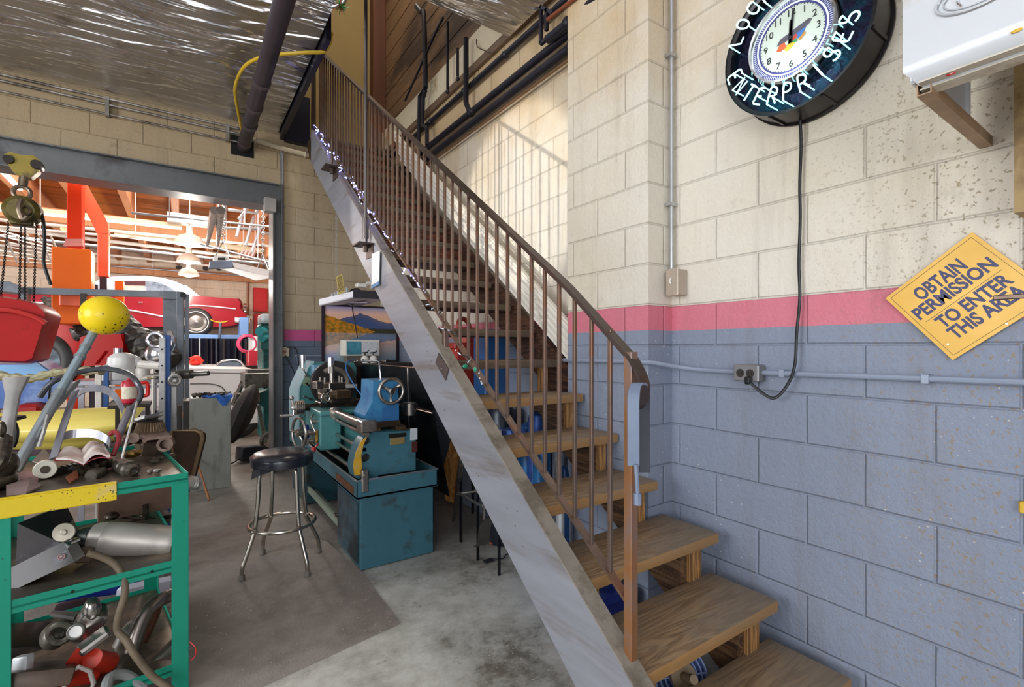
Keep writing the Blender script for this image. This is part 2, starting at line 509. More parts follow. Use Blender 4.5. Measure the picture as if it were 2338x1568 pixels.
def foil_material():
    m, t, b = newmat('foil_insulation')
    p = t.coords('World', (0.7, 2.6, 1.0), rot=(0, 0, math.radians(16)))
    w1 = t.noise(p, 1.3, 2, 0.5, 1.8)
    w2 = t.noise(t.coords('World', (0.9, 5.0, 1.0), rot=(0, 0, math.radians(22))), 1.5, 3, 0.45, 1.2)
    amt = t.ramp(t.noise(t.coords('World'), 0.7, 3), [(0.35, 0.15), (0.65, 1.0)])
    sy = t.add('ShaderNodeSeparateXYZ'); t.link(t.coords('World'), sy.inputs[0])
    fall = t.ramp(t.math('MULTIPLY_ADD', sy.outputs[1], -0.55, t.math('MULTIPLY_ADD', t.noise(t.coords('World'), 0.6, 2), 0.8, 2.75)), [(0.0, 0.10), (1.0, 1.0)])
    big = t.noise(t.coords('World', (1.0, 1.5, 1.0)), 0.9, 2, 0.4)
    h = t.math('MULTIPLY', t.math('MULTIPLY', fall, t.math('ADD', fall, 1.2)), t.math('ADD', t.math('MULTIPLY', w1, 1.5), t.math('ADD', t.math('MULTIPLY', w2, t.math('MULTIPLY', amt, 0.8)), t.math('MULTIPLY', big, 2.0))))
    b.inputs['Metallic'].default_value = 1.0
    b.inputs['Roughness'].default_value = 0.30
    col = t.ramp(t.noise(t.coords('World'), 3.0, 7, 0.7), [(0.28, '#a8a4a0'), (0.42, '#ececf0'), (0.8, '#fafaff')])
    t.link(col, b.inputs['Base Color'])
    t.link(t.bump(h, 1.0, 0.22), b.inputs['Normal'])
    return m
M_FOIL = foil_material()

M_STEEL_G = mat('grey_painted_steel', '#6b6c6c', 0.38, 0.35, 0.15, 2.0, grime='#4a4644', gamt=0.6, gscale=2.0, bump=0.05)
M_MAT = mat('worn_rubber_mat', '#978d86', 0.75, 0, 0.14, 3.0, grime='#7a716a', gamt=0.52, gscale=1.6, bump=0.25, bscale=120, specks=('#d8d2c8', 42.0, 0.10, 1.6))
M_BLACK = mat('black_paint', '#121215', 0.4, 0.2, 0.2)
M_DARKPIPE = mat('dark_iron_pipe', '#2b2a33', 0.45, 0.5, 0.2, 4.0, grime='#5a3424', gamt=0.68, gscale=6)
M_DRAIN = mat('brown_drain_pipe', '#443a42', 0.5, 0.35, 0.2, 3.0, grime='#2c2528', gamt=0.55)
M_CHROME = mat('chrome', '#d9dadc', 0.12, 1.0, 0.05)
M_CONDUIT = mat('galvanised_conduit', '#b7b9bc', 0.3, 0.85, 0.1)
M_CONDP = mat('painted_conduit', '#8f98ab', 0.4, 0.1, 0.06, grime='#d8d2c4', gamt=0.74, gscale=9)
M_TAN = mat('tan_plaster', '#9a8350', 0.7, 0, 0.14, 1.0, grime='#8a6f3a', gamt=0.62, gscale=0.9, bump=0.05)

# ---------------------------------------------------------------- the shell
g = G(); g.box(-7, 2.6, -4.2, YB + 0.1, -0.15, 0.0); g.box(-12, 4.5, YB + 0.1, 15.8, -0.15, 0.0)
struct('floor', g, M_FLOOR, 'stained grey concrete floor')

g = G(); g.box(XR, XR + 0.2, -4.2, YB + 0.2, 0, 4.12)
struct('wall_right', g, M_WALL_R, 'cream, pink and blue grey painted block wall with pier')
g = G(); g.box(1.915, XR + 0.01, 1.605, 2.215, 0, 4.6)
struct('wall_right_pier', g, M_WALL_R, 'block pier standing out of the right wall beside the stairs')
# upper board-clad part of the right wall, above the block
g = G()
for i in range(11):
    g.box(XR + 0.03, XR + 0.075, 1.0, YB, 4.14 + i * 0.235, 4.14 + i * 0.235 + 0.228, 0.004)
g.box(XR + 0.075, XR + 0.2, -4.2, YB, 4.12, 6.9)
struct('wall_right_siding', g, M_SIDING, 'dirty brown board siding above the block wall')
g = G(); g.box(XR - 0.02, XR + 0.06, 2.2, YB, 3.86, 4.13, 0.005)
struct('trim_1', g, mat('cream_ledger', '#d9ccae', 0.6, 0, 0.1, 3.0, grime='#a48a60', gamt=0.6), 'cream ledger board below the siding')
g = G(); g.box(XR - 0.035, XR + 0.0, 2.2, YB, 3.79, 3.86, 0.004)
struct('trim_2', g, mat('brown_ledger', '#6d5640', 0.6, 0, 0.15), 'thin brown batten under the cream ledger')

# back wall: right of the doorway, header above it
g = G()
g.box(0.93, XR + 0.1, YB, YB + 0.2, 0, 3.93)
g.box(-5.2, 0.93, YB, YB + 0.2, 3.262, 3.93)
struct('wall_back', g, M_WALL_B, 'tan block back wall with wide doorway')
g = G(); g.box(0.6, XR + 0.2, YB + 0.02, YB + 0.2, 3.93, 7.0)
struct('wall_back_upper', g, M_TAN, 'tan plaster wall above the stairs')
g = G(); g.box(1.965, XR + 0.03, YB - 0.12, YB + 0.02, 3.1, 7.0, 0.004)
struct('trim_3', g, M_WPOST, 'dark brown corner post above the stairs')
g = G(); g.box(-5.4, -5.2, -4.2, 0.3, 0, 3.95); g.box(-5.4, -5.2, 3.1, YB + 0.2, 0, 3.95); g.box(-5.4, -5.2, 0.3, 3.1, 0, 1.3); g.box(-5.4, -5.2, 0.3, 3.1, 3.3, 3.95)
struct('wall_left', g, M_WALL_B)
g = G(); g.box(-5.4, 2.3, -4.2, -4.0, 3.35, 6.9)
g.box(1.0, 2.3, -4.2, -4.0, 0, 3.35)
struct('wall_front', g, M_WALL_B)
g = G(); g.box(-5.4, XR + 0.3, -4.2, YB + 0.2, 6.9, 7.05)
struct('ceiling', g, M_DECK, 'high roof over the stair well')
g = G(); g.box(-5.3, 0.90, -4.0, YB, 3.96, 4.12); g.box(0.90, 2.09, -4.0, 3.0, 3.96, 4.12)
struct('ceiling_mezzanine', g, M_DARKW, 'mezzanine floor slab')
# ---------------------------------------------------------------- foil under the mezzanine (sags between its fixings)
def foil_sheet(x0, x1, y0, y1, z, sag, nx, ny, seed):
    rnd = random.Random(seed)
    ph = [(rnd.uniform(0.5, 2.2), rnd.uniform(0.4, 1.5), rnd.uniform(0, 6.28)) for _ in range(7)]
    rows = []
    for j in range(ny + 1):
        r = []
        for i in range(nx + 1):
            x = x0 + (x1 - x0) * i / nx; y = y0 + (y1 - y0) * j / ny
            d = sum(math.sin(a * x * 1.3 + b * y * 2.4 + c) for a, b, c in ph) / 7
            e = min(1.0, 6 * min(i, nx - i) / nx, 6 * min(j, ny - j) / ny)
            r.append((x, y, z + (d * sag - sag * 0.5) * e))
        rows.append(r)
    return rows
g = G()
g.grid(foil_sheet(-5.2, 0.90, -4.0, YB - 0.01, 3.87, 0.055, 60, 60, 3), (0, 0, 0.02))
struct('ceiling_foil', g, M_FOIL, 'crinkled silver foil insulation under the mezzanine')
g = G()
g.grid(foil_sheet(0.93, 2.03, -4.0, 3.02, 3.75, 0.05, 24, 50, 9), (0, 0, 0.015))
o = struct('ceiling_foil_2', g, M_FOIL, 'crinkled silver foil sheet above the lower stairs')
# bright folded lip and seams along the mezzanine edge
g = G()
g.tube([(0.925, 1.2, 3.80), (0.925, 3.0, 3.80), (0.92, 3.42, 3.795), (0.86, 3.50, 3.79), (0.55, 3.53, 3.79), (-0.3, 3.2, 3.80)], 0.012, 8)
g.tube([(0.60, 1.4, 3.79), (0.60, 3.15, 3.79), (0.52, 3.25, 3.79), (0.2, 3.1, 3.79)], 0.009, 8)
tag(obj('foil_edge_strip', g, mat('bright_trim', '#e6e6ea', 0.15, 1.0, 0.03)), 'bright rounded metal strip along the foil ceiling edge', 'metal strip')
# dark steel edge beam of the mezzanine, running back beside the stairs
g = G()
g.prism([(0.915, 3.9, 3.80), (0.955, 3.9, 3.80), (0.955, 3.9, 4.1), (0.915, 3.9, 4.1)], (0, YB - 3.91, 0))
struct('trim_4', g, mat('blue_black_steel', '#1a1c2e', 0.35, 0.4, 0.2), 'dark steel edge beam of the mezzanine')

a_, b_ = AY(5.98, 652, 318), AY(5.98, 704, 262)
g = G(); g.box(a_.x, b_.x + .02, 5.98, YB, a_.z, b_.z + .2, .004)  # dark plate added to fill the dark void between edge beam and stringer
struct('trim_8', g, mat('blue_black_steel', '#1a1c2e', 0.35, 0.4, 0.2), 'blue-black plate added for the dark void under the mezzanine by the stair head')
g = G(); g.box(1.125, 1.165, 5.40, 5.44, 3.6, 5.3, .003)
struct('trim_9', g, mat('dark_brown_post', '#3a2a22', 0.5, 0.3, 0.2), 'slim dark post at the head of the stairs')
g = G(); c_ = AW(3.35, 779, 16); rq = random.Random(2)
for k in range(60):
    d_ = V((rq.uniform(-1, 1), rq.uniform(-1, 1), rq.uniform(-1, 1))).normalized(); g.tube([c_, c_ + d_ * rq.uniform(.03, .065)], [.004, .001], 4, mi=0 if k % 3 else 1)
g.tube([c_, c_ + V((-.05, 0, .12)), V((.9, c_.y, 3.9))], .003, 5)
tag(obj('tinsel_ornament', g, [mat('green_tinsel', '#3f8a4a', .3, .3), mat('red_tinsel', '#a02c24', .3, .3)]), 'green and red tinsel ornament hanging at the corner of the foil ceiling', 'ornament')
# conduits running along the top of the back wall header
g = G()
for k, (z, y, r) in enumerate([(3.80, YB - 0.05, .013), (3.745, YB - 0.05, .013), (3.66, YB - 0.03, .010)]):
    g.tube([(-5.0, y, z + .02), (-1.3, y, z + .012), (0.62, y, z)], r, 8)
for x in (-3.2, -1.9, -0.6, 0.4): g.box(x - .015, x + .015, YB - .07, YB - .001, 3.64, 3.82)
tag(obj('ceiling_conduit', g, mat('old_conduit', '#9b938c', 0.35, 0.7, 0.3, 5.0, grime='#4f463f', gamt=0.5)), 'three thin metal conduits along the top of the doorway wall', 'conduit')
# pale pipe at the end
g = G()
g.tube([AY(6.02, 577, 318), AY(6.02, 640, 338), AY(6.02, 712, 356)], 0.026, 12)
g.torus(AY(6.02, 583, 320), V((1, 0, -0.2)), 0.027, 0.012, 16, 6); g.torus(AY(6.02, 697, 353), V((1, 0, -0.2)), 0.027, 0.012, 16, 6)
tag(obj('cream_pipe', g, mat('cream_pipe_paint', '#cfc0a2', 0.55, 0, 0.1, 4, grime='#7a6a50', gamt=0.62)), 'cream painted pipe under the foil by the stair top', 'pipe')
# conduit down beside the doorway
g = G()
g.tube([AY(6.04, 641, 345), AY(6.04, 645, 352), AY(6.04, 646, 420), AY(6.04, 646, 790)], 0.0105, 8)
g.tube([AY(6.05, 637, 352), AY(6.045, 641, 350), AY(6.045, 642, 500), AY(6.045, 640, 700), AY(6.045, 643, 800)], 0.006, 6)
for py in (470, 585, 700): 
    p = AY(6.04, 646, py); g.box(p.x - .02, p.x + .02, 6.04, YB, p.z - .008, p.z + .008)
tag(obj('doorway_conduit', g, mat('grey_conduit', '#8d8f96', 0.35, 0.6, 0.15, 5, grime='#4f4a48', gamt=0.6)), 'thin vertical conduit running down beside the grey door post', 'conduit')
# big dark drain pipe through the foil into the header
t0, t1 = V(AY(YB - 0.02, 556, 335)), V(AW(3.0, 655, -20))
dr = (t1 - t0).normalized()
th = thing('drain_pipe', 'large dark brown drain pipe slanting below the foil ceiling', 'pipe', t0)
g = G(); g.tube([t0 - dr * .05, t0 + dr * 1.1, t0 + dr * 4.0], 0.062, 20); obj('pipe_body', g, M_DRAIN, th)
for f, r in ((0.12, .066), (.62, .072), (1.05, .070), (1.55, .07)):
    g = G(); g.cyl(t0 + dr * f, t0 + dr * (f + .05), r, n=20); obj('coupling', g, mat('pipe_coupling', '#5a4e50', 0.45, 0.4), th)
g = G(); g.tube([t0 + dr * .98 + V((0, 0, .07)), t0 + dr * .98 + V((0, 0, .45))], .006, 6); obj('hanger_strap', g, M_BLACK, th)
g = G(); g.box(t0.x - .12, t0.x + .1, YB - 0.012, YB + .004, t0.z - .1, t0.z + .11)
tag(obj('wall_sleeve', g, M_BLACK), 'black square wall opening where the drain pipe enters', 'wall opening')
# yellow hose
g = G()
pts = [AZ(3.72, 553, 300), AZ(3.76, 540, 235), AZ(3.77, 538, 195), AZ(3.77, 556, 155), AZ(3.77, 590, 133), AZ(3.77, 640, 124), AZ(3.77, 700, 120), AZ(3.80, 738, 118), AZ(3.86, 752, 100), AZ(3.95, 757, 75)]
def smoothp(p, k=6):
    p = [V(q) for q in p]; out = []
    for i in range(len(p) - 1):
        a, b, c, d = p[max(i - 1, 0)], p[i], p[i + 1], p[min(i + 2, len(p) - 1)]
        for j in range(k):
            t = j / k
            out.append(0.5 * ((2 * b) + (c - a) * t + (2 * a - 5 * b + 4 * c - d) * t * t + (3 * b - a - 3 * c + d) * t ** 3))
    out.append(p[-1]); return out
g.tube(smoothp(pts), 0.0145, 10)
tag(obj('air_hose', g, mat('yellow_hose', '#d9b22a', 0.4, 0, 0.12, 4, grime='#8a6f2a', gamt=0.68)), 'yellow air hose looping over the dark drain pipe', 'hose')

# ---------------------------------------------------------------- doorway frame: grey channel lintel and jamb
g = G()
zt, zb = 3.255, 3.02
g.box(-5.2, 0.84, YB - 0.012, YB + 0.004, zb, zt)                # web
g.box(-5.2, 0.84, YB - 0.075, YB + 0.2, zb - 0.012, zb)          # bottom flange
g.box(-5.2, 0.90, YB - 0.075, YB, zt, zt + 0.012)                # top flange
struct('trim_5', g, M_STEEL_G, 'grey steel channel lintel over the wide doorway')
g = G()
g.box(0.84, 0.935, YB - 0.02, YB + 0.0, 0, 3.27); g.box(0.835, 0.85, YB - 0.09, YB + 0.21, 0, 3.02); g.box(0.92, 0.935, YB - 0.09, YB, 0, 3.27)
struct('trim_6', g, M_STEEL_G, 'grey steel door post at the right of the doorway')
p = AY(YB - 0.03, 621, 480)
g = G(); g.box(p.x - .09, p.x + .03, YB - .14, YB - .02, p.z - .04, p.z + .11, .004)
tag(obj('junction_box', g, mat('grey_box_paint', '#a6a09a', 0.45, 0.2)), 'small grey metal box in the top corner of the doorway', 'junction box')
# outlet beside the post
p = AY(YB - 0.03, 650, 803)
th = thing('wall_outlet', 'grubby cream switch box with cords beside the door post', 'outlet', p)
g = G(); g.obox(p, (.095, .05, .11), b=.006); obj('box_body', g, mat('grubby_cream', '#a89b86', 0.5, 0, 0.2, 8, grime='#5a4f42', gamt=0.6), th)
g = G(); g.cyl(p + V((-.01, -.025, 0)), p + V((-.01, -.034, 0)), .018, n=14); obj('socket', g, mat('dull_red', '#7a3a2a', 0.5), th)
g = G()
g.tube(smoothp([p + V((0, -.03, -.04)), p + V((.1, -.04, -.3)), p + V((.03, -.04, -.7)), p + V((.06, -.06, -1.1))]), .006, 6)
g.tube(smoothp([p + V((.02, -.03, .05)), p + V((.12, -.04, .02)), p + V((.16, -.03, -.3)), p + V((.24, -.05, -.6))]), .006, 6)
obj('cord', g, M_BLACK, th)
g = G(); g.tube([AY(6.05, 672, 812), AY(6.05, 736, 812)], .009, 8)
tag(obj('wall_conduit', g, M_CONDP), 'grey painted conduit between the switch box and the landscape picture', 'conduit')

# ---------------------------------------------------------------- pipes on the right wall
def pipe(name, pts, r, label, m=None, n=12, joints=()):
    g = G(); g.tube(pts, r, n)
    for q in joints:
        g.ell(q, r * 1.35, nu=12, nv=8)
    return tag(obj(name, g, m or M_DARKPIPE), label, 'pipe')
zz = 3.36
pipe('wall_pipe', [(2.03, 5.9, 3.43), (2.03, 1.9, 3.405)], .028, 'upper of two thick dark pipes along the cream wall', joints=[(2.03, 3.6, 3.415), (2.03, 2.3, 3.41)])
pipe('wall_pipe', [(2.04, 5.9, 3.33), (2.04, 1.95, 3.32)], .028, 'lower of two thick dark pipes along the cream wall', joints=[(2.04, 2.32, 3.32)])
pipe('wall_pipe', [(2.05, 5.9, 3.27), (2.05, 2.22, 3.26)], .010, 'thin brown pipe below the two thick dark pipes', mat('brown_pipe', '#7a5a3c', 0.5, 0.3, 0.2))
pipe('wall_pipe', [(2.05, 5.6, 3.68), (2.05, 3.9, 3.67), (2.05, 1.9, 3.66)], .024, 'dark pipe under the cream ledger board', joints=[(2.05, 4.45, 3.67), (2.05, 3.75, 3.67), (2.05, 3.1, 3.665)])
def drop(px, py0, py1, r, lab, x=2.0, m=None):
    a, b = AX(x, px, py0), AX(x, px, py1)
    g = G(); b.y = a.y; g.tube([a, b], r, 10); g.ell(b, r * 1.5, nu=10, nv=6)
    return tag(obj('vertical_pipe', g, m or M_DARKPIPE), lab, 'pipe')
g = G()
a = AX(2.0, 968, 5); 
g.tube(smoothp([AX(2.0, 951, 14), AX(2.0, 962, 28), AX(2.0, 968, 40), AX(2.0, 972, 200)], 3), .025, 10)
g.tube([AX(2.0, 972, 200), AX(2.0, 958, 220), AX(2.0, 956, 330)], .02, 10)
g.tube([AX(2.0, 972, 205), AX(2.0, 966, 225), AX(2.0, 964, 285), AX(2.0, 975, 292), AX(2.0, 975, 330)], .02, 10)
tag(obj('vertical_pipe', g, M_DARKPIPE), 'thick dark vertical pipe that forks low down, leftmost on the right wall', 'pipe')
drop(1022, 50, 210, .013, 'thin dark drop pipe between the forked pipe and the paired fittings')
drop(1045, 110, 180, .013, 'short dark drop pipe with a fitting at its top')
g = G(); g.tube([AX(2.0, 1064, 88), AX(2.0, 1064, 235), AX(2.0, 1070, 250), AX(2.03, 1082, 256)], .023, 10)
tag(obj('vertical_pipe', g, M_DARKPIPE), 'thick dark drop pipe bending into the twin wall pipes', 'pipe')
g = G(); g.tube([(2.0, 5.0, 4.1), AX(2.0, 1000, 62), AX(2.0, 1012, 40)], .012, 8)
tag(obj('vertical_pipe', g, M_DARKPIPE), 'thin slanting dark pipe against the board siding', 'pipe')
# bracket frame at the near end of the pipes
g = G()
for q in [((1235, 15), (1235, 100)), ((1235, 100), (1262, 78)), ((1235, 15), (1262, 30)), ((1248, 20), (1248, 70))]:
    g.bar(AX(1.97, *q[0]), AX(1.97, *q[1]), .022, .022)
tag(obj('pipe_bracket', g, M_DARKPIPE), 'dark square steel bracket holding the wall pipes by the foil', 'bracket')
pipe('wall_pipe', [AX(1.96, 1250, 90), AX(1.96, 1300, 50), AX(1.93, 1370, -10)], .027, 'short thick dark pipe passing through the square bracket', joints=[AX(1.96, 1296, 52)])
pipe('wall_pipe', [AX(1.9, 1250, 45), AX(1.9, 1320, -10)], .012, 'rusty thin pipe crossing the square bracket', mat('rusty_pipe', '#8a4a2c', 0.6, 0.3))
g = G(); g.tube(smoothp([AX(2.05, 1088, 90), AX(2.05, 1092, 108), AX(2.05, 1125, 122)]), .005, 6)
tag(obj('loose_wire', g, mat('brown_wire', '#4a3a2c', 0.6)), 'thin loose wire hanging under the foil corner', 'wire')

# conduit in the corner next to the pier, with switch box
th = thing('corner_conduit', 'shiny vertical conduit in the corner of the block pier', 'conduit', AX(2.06, 1541, 612))
g = G(); a = AX(2.065, 1533, 612); g.tube([(a.x, a.y, a.z - .02), (a.x, a.y, 3.7)], .0115, 10); obj('conduit_tube', g, M_CONDUIT, th)
for z in (2.14, 2.9, 3.3):
    g = G(); g.box(a.x - .03, a.x + .02, a.y - .016, a.y + .016, z - .008, z + .008); obj('clamp', g, M_CONDUIT, th)
p = AX(2.05, 1545, 643)
th = thing('switch_box', 'grey beige cover plate box in the corner beside the pier', 'switch box', p)
g = G(); g.box(p.x - .03, XR, p.y - .028, p.y + .045, p.z - .068, p.z + .06, .004); obj('box_body', g, mat('beige_metal', '#b3a596', 0.42, 0.25, 0.08, 6, grime='#6b5a48', gamt=0.7), th)
g = G(); g.box(p.x - .034, p.x - .029, p.y - .031, p.y + .03, p.z - .072, p.z + .064, .002); obj('cover_plate', g, mat('beige_plate', '#b9aa9a', 0.35, 0.35), th)
g = G(); g.tube(smoothp([p + V((-.037, .006, .015)), p + V((-.04, .012, .0)), p + V((-.037, .004, -.012))]), .004, 6); obj('toggle', g, mat('white_plastic', '#f0ece4', 0.3), th)
# horizontal painted conduit with outlet
pts = smoothp([(2.075, 1.36 + .9, 1.335), (1.895, 2.22, 1.335), (1.893, 1.75, 1.338), (1.893, 1.62, 1.338), (1.93, 1.57, 1.333), (2.03, 1.50, 1.312), (2.07, 1.40, 1.302), (2.072, 1.2, 1.300)])
g = G(); g.tube(pts[4:] + [V((2.072, .7, 1.303)), V((2.07, 0.34, 1.305)), V((2.07, -.6, 1.31))], .0115, 10)
for q in (1.7,): g.box(1.885, 1.915, q - .012, q + .012, 1.32, 1.352)
for q in (1.03, .56, .2): g.box(2.056, XR, q - .01, q + .01, 1.288, 1.318)
tag(obj('long_conduit', g, M_CONDP), 'long grey painted conduit across the blue grey wall', 'conduit')
p = V((2.06, 1.165, 1.30))
th = thing('duplex_outlet', 'grey metal double socket box on the long conduit', 'outlet', p)
g = G(); g.box(2.035, XR, 1.115, 1.22, 1.262, 1.335, .006); obj('box_body', g, mat('worn_grey_metal', '#8f8b88', 0.4, 0.5, 0.15, 9, grime='#5a5450', gamt=0.6), th)
g = G(); g.box(2.028, 2.036, 1.112, 1.223, 1.262, 1.334, .003); obj('cover_plate', g, mat('worn_zinc', '#9b9a9c', 0.3, 0.7), th)
for yy in (1.192, 1.148):
    g = G(); g.cyl((2.031, yy, 1.298), (2.0255, yy, 1.298), .018, n=18); g.box(2.022, 2.027, yy - .008, yy - .004, 1.292, 1.306); g.box(2.022, 2.027, yy + .004, yy + .008, 1.292, 1.306)
    obj('socket', g, mat('dirty_brown_plastic', '#2e2624', 0.5), th)
# cord of the clock
pl = V((2.01, 1.148, 1.272))
c = [AX(2.06, 1826, 258), AX(2.07, 1829, 330), AX(2.07, 1826, 420), AX(2.07, 1827, 500), AX(2.07, 1824, 600), AX(2.07, 1826, 680), AX(2.06, 1819, 760), AX(2.05, 1815, 830), AX(2.045, 1800, 875), AX(2.03, 1770, 908), AX(2.02, 1742, 898), V((2.012, 1.142, 1.262))]
th = thing('clock_cord', 'black cord hanging from the neon clock to the socket', 'cord', c[0])
g = G(); g.tube(smoothp(c), .0042, 8, flat=(1.5, .8)); obj('cable', g, M_BLACK, th)
g = G(); g.obox(pl + V((.002, 0, -.004)), (.028, .022, .034), b=.005); obj('plug', g, M_BLACK, th)

# right end of the wall: brown post, steel bar, yellow tab
g = G(); g.box(2.03, XR, -.4, .338, 1.80, 3.7) ; g.box(2.0, 2.03, .30, .34, 1.80, 3.7)
struct('trim_7', g, mat('tan_door_post', '#a88c5e', 0.6, 0, 0.12, 2, grime='#6e5432', gamt=0.55), 'tan wooden post at the right edge')
a, b2 = AX(1.86, 2268, 680), AX(1.86, 2400, 679)
th = thing('steel_bar', 'short brown steel bar poking in front of the yellow sign', 'bar', a)
g = G(); g.box(a.x - .006, a.x + .006, b2.y - .3, a.y, a.z - .0065, a.z + .0065, .002); obj('bar_body', g, mat('brown_steel', '#5b4a40', 0.35, 0.7, 0.2, 12), th)
g = G(); g.box(a.x, XR, b2.y - .32, b2.y - .30, a.z - .02, a.z + .02); obj('wall_mount', g, mat('brown_steel', '#5b4a40', 0.35, 0.7), th)
p = AX(2.09, 2334, 1157)
g = G(); g.box(2.075, XR, p.y - .03, p.y + .006, p.z - .017, p.z + .018, .004)
tag(obj('yellow_tab', g, mat('yellow_plastic', '#dcae2e', 0.4)), 'small yellow tab on the wall at the right edge', 'tab')
g = G(); g.box(2.085, XR, -.4, .322, .9, 1.25, .003)
tag(obj('painted_plate', g, mat('blue_grey_panel', '#7f8ba5', 0.5)), 'blue grey plate on the wall behind the yellow tab', 'panel')
# ---------------------------------------------------------------- staircase (one thing: boards, treads, rail)
RISE, RUN = 0.190, 0.262
def tz(i): return 0.385 + RISE * (i - 2) - (0.0 if i > 1 else -0.008)
def ty(i): return 1.010 + RUN * (i - 2)
ST = thing('staircase', 'steep grey and wood staircase rising to the mezzanine', 'staircase', (1.5, 0.75, 0))
M_STR = mat('grey_painted_stringer', '#83848c', 0.42, 0, 0.16, 3.0, grime='#6b625b', gamt=0.60, gscale=2.6, specks=('#574c44', 22.0, 0.09, 3.0), stretch=(1, 0.35, 3.0), rot=(math.radians(-37), 0, 0), rvar=.15, bump=0.12, bscale=9)
M_CARR = wood_material('brown_carriage_wood', '#3a2618', '#5c4029', '#73563a', 'Y', 0.8, 0.6)
M_STR_T = mat('worn_stringer_edge', '#8d8478', 0.55, 0, 0.18, 5, grime='#5f5648', gamt=0.55, gscale=5, bump=0.1)
XO, XI = 1.12, 1.185
def str_top(y): return 0.655 + 0.752 * (y - 1.345)
def str_bot(y): return 0.375 + 0.752 * (y - 1.436)
y_end = 5.42
yb0 = 1.436 - 0.375 / 0.752 - 0.0
yt0 = 1.345 - 0.655 / 0.752
poly = [(XO, yb0, 0), (XO, y_end, str_bot(y_end)), (XO, y_end, str_top(y_end)), (XO, 0.72, str_top(0.72)), (XO, 0.60, str_top(.72) - .05), (XO, 0.60, 0)]
g = G(); g.prism(poly, (XI - XO, 0, 0))
obj('stringer', g, M_STR, ST, label='wide grey painted board along the open side')
# worn top edge cap of the board
g = G()
for (a, bb, dz) in ((0.72, 1.98, .0), (1.985, 3.55, .004), (3.56, 4.36, .0), (4.37, y_end, .003)):
    g.prism([(XO - .001, a, str_top(a) - .004), (XI + .002, a, str_top(a) - .004), (XI + .002, a, str_top(a) + .004 + dz), (XO - .001, a, str_top(a) + .004 + dz)], (0, bb - a, 0.752 * (bb - a)))
obj('stringer_edge', g, M_STR_T, ST, label='worn bare top edge of the grey board')
# inner saw-tooth carriages
for xx, yy0, yy1 in ((1.215, 0.80, 5.9), (1.785, 0.80, 2.3)):
    g = G()
    for i in range(1, 21):
        ya, yb_ = ty(i) + .05, ty(i) + .05 + RUN + .012
        if yb_ > yy1 + .2: break
        nz_ = lambda y: max(.0, tz(2) + RISE / RUN * (y - ty(2)) - .36)
        g.prism([(xx, ya, tz(i) - .046), (xx, yb_, tz(i) - .046), (xx, yb_, nz_(yb_)), (xx, ya, nz_(ya))], (.04, 0, 0))
    obj('carriage', g, M_CARR, ST, label='brown wooden carriage under the treads')
rs = random.Random(4)
M_TREAD_SHADE = wood_material('tread_with_shade', '#4d3c2c', '#65513c', '#76624a', 'X', 0.8, 0.65, '#5e554a', sine=0.3)  # upper flight: darker copy of the tread wood, shade put into its colour
M_RISER = wood_material('red_brown_riser', '#3a1c12', '#5c3020', '#7a4530', 'X', 0.6, 0.6)
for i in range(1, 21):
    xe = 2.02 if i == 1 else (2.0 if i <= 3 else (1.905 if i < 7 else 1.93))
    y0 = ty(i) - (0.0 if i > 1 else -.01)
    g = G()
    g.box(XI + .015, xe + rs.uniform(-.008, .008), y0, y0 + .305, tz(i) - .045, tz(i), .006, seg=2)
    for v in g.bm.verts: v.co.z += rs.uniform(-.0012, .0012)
    obj('tread', g, M_TREAD if i < 7 else M_TREAD_SHADE, ST)
    if i < 8:
        for xx in (1.20, xe - .17 if i < 4 else xe - .11):
            g = G(); g.box(xx + .0, xx + .055 + (.03 if i < 4 else 0), y0 + .035, y0 + .075, tz(i) - .20, tz(i) - .046, .002); obj('riser_block', g, M_POSTW, ST)
def nose(y): return tz(2) + RISE / RUN * (y - ty(2))
g = G(); g.prism([(1.962, 2.22, nose(2.22) - .30), (1.962, 5.9, nose(5.9) - .30), (1.962, 5.9, nose(5.9) + .02), (1.962, 2.22, nose(2.22) + .0)], (.035, 0, 0)); obj('carriage', g, M_DARKW, ST)
for i in range(11, 20):
    g = G(); y0 = ty(i) + .27
    g.box(1.20, 1.94, y0, y0 + .02, tz(i) - .02, tz(i + 1) - .045); obj('riser_board', g, M_RISER, ST)

# railing
M_RAIL = mat('brown_worn_steel', '#7d6a60', 0.36, 0.75, 0.22, 9, grime='#8a6046', gamt=0.55, gscale=5, rvar=0.2, bump=0.05)
M_RAILD = mat('dark_handrail', '#5a4c48', 0.33, 0.75, 0.2, 7, grime='#3f3532', gamt=0.6, rvar=0.15)
XRAIL = 1.17
def rail_z(y): return 1.612 + 0.733 * (y - 1.32)
def brail_z(y): return 0.612 + 0.7245 * (y - 1.07)
RL = G()
p0 = V((XRAIL, 5.35, rail_z(5.35))); 
path = [p0, V((XRAIL, 3.0, rail_z(3.0))), V((XRAIL, 1.35, rail_z(1.35))), V((XRAIL, 1.06, 1.39))]
cur = [V((XRAIL, 1.035, 1.365)), V((XRAIL, 1.006, 1.32)), V((XRAIL, .995, 1.28)), V((XRAIL, 1.005, 1.245)), V((XRAIL, 1.025, 1.22))]
pts = path + smoothp([path[-1]] + cur)[1:]
def flatbar(g, pts, w, h, xdir=V((1, 0, 0))):
    rings = []
    for i, p in enumerate(pts):
        d = (pts[min(i + 1, len(pts) - 1)] - pts[max(i - 1, 0)]).normalized()
        u = xdir.cross(d).normalized()
        rings.append([p + xdir * w / 2 + u * h / 2, p - xdir * w / 2 + u * h / 2, p - xdir * w / 2 - u * h / 2, p + xdir * w / 2 - u * h / 2])
    g.ring_sweep(rings)
flatbar(RL, pts, .040, .011)
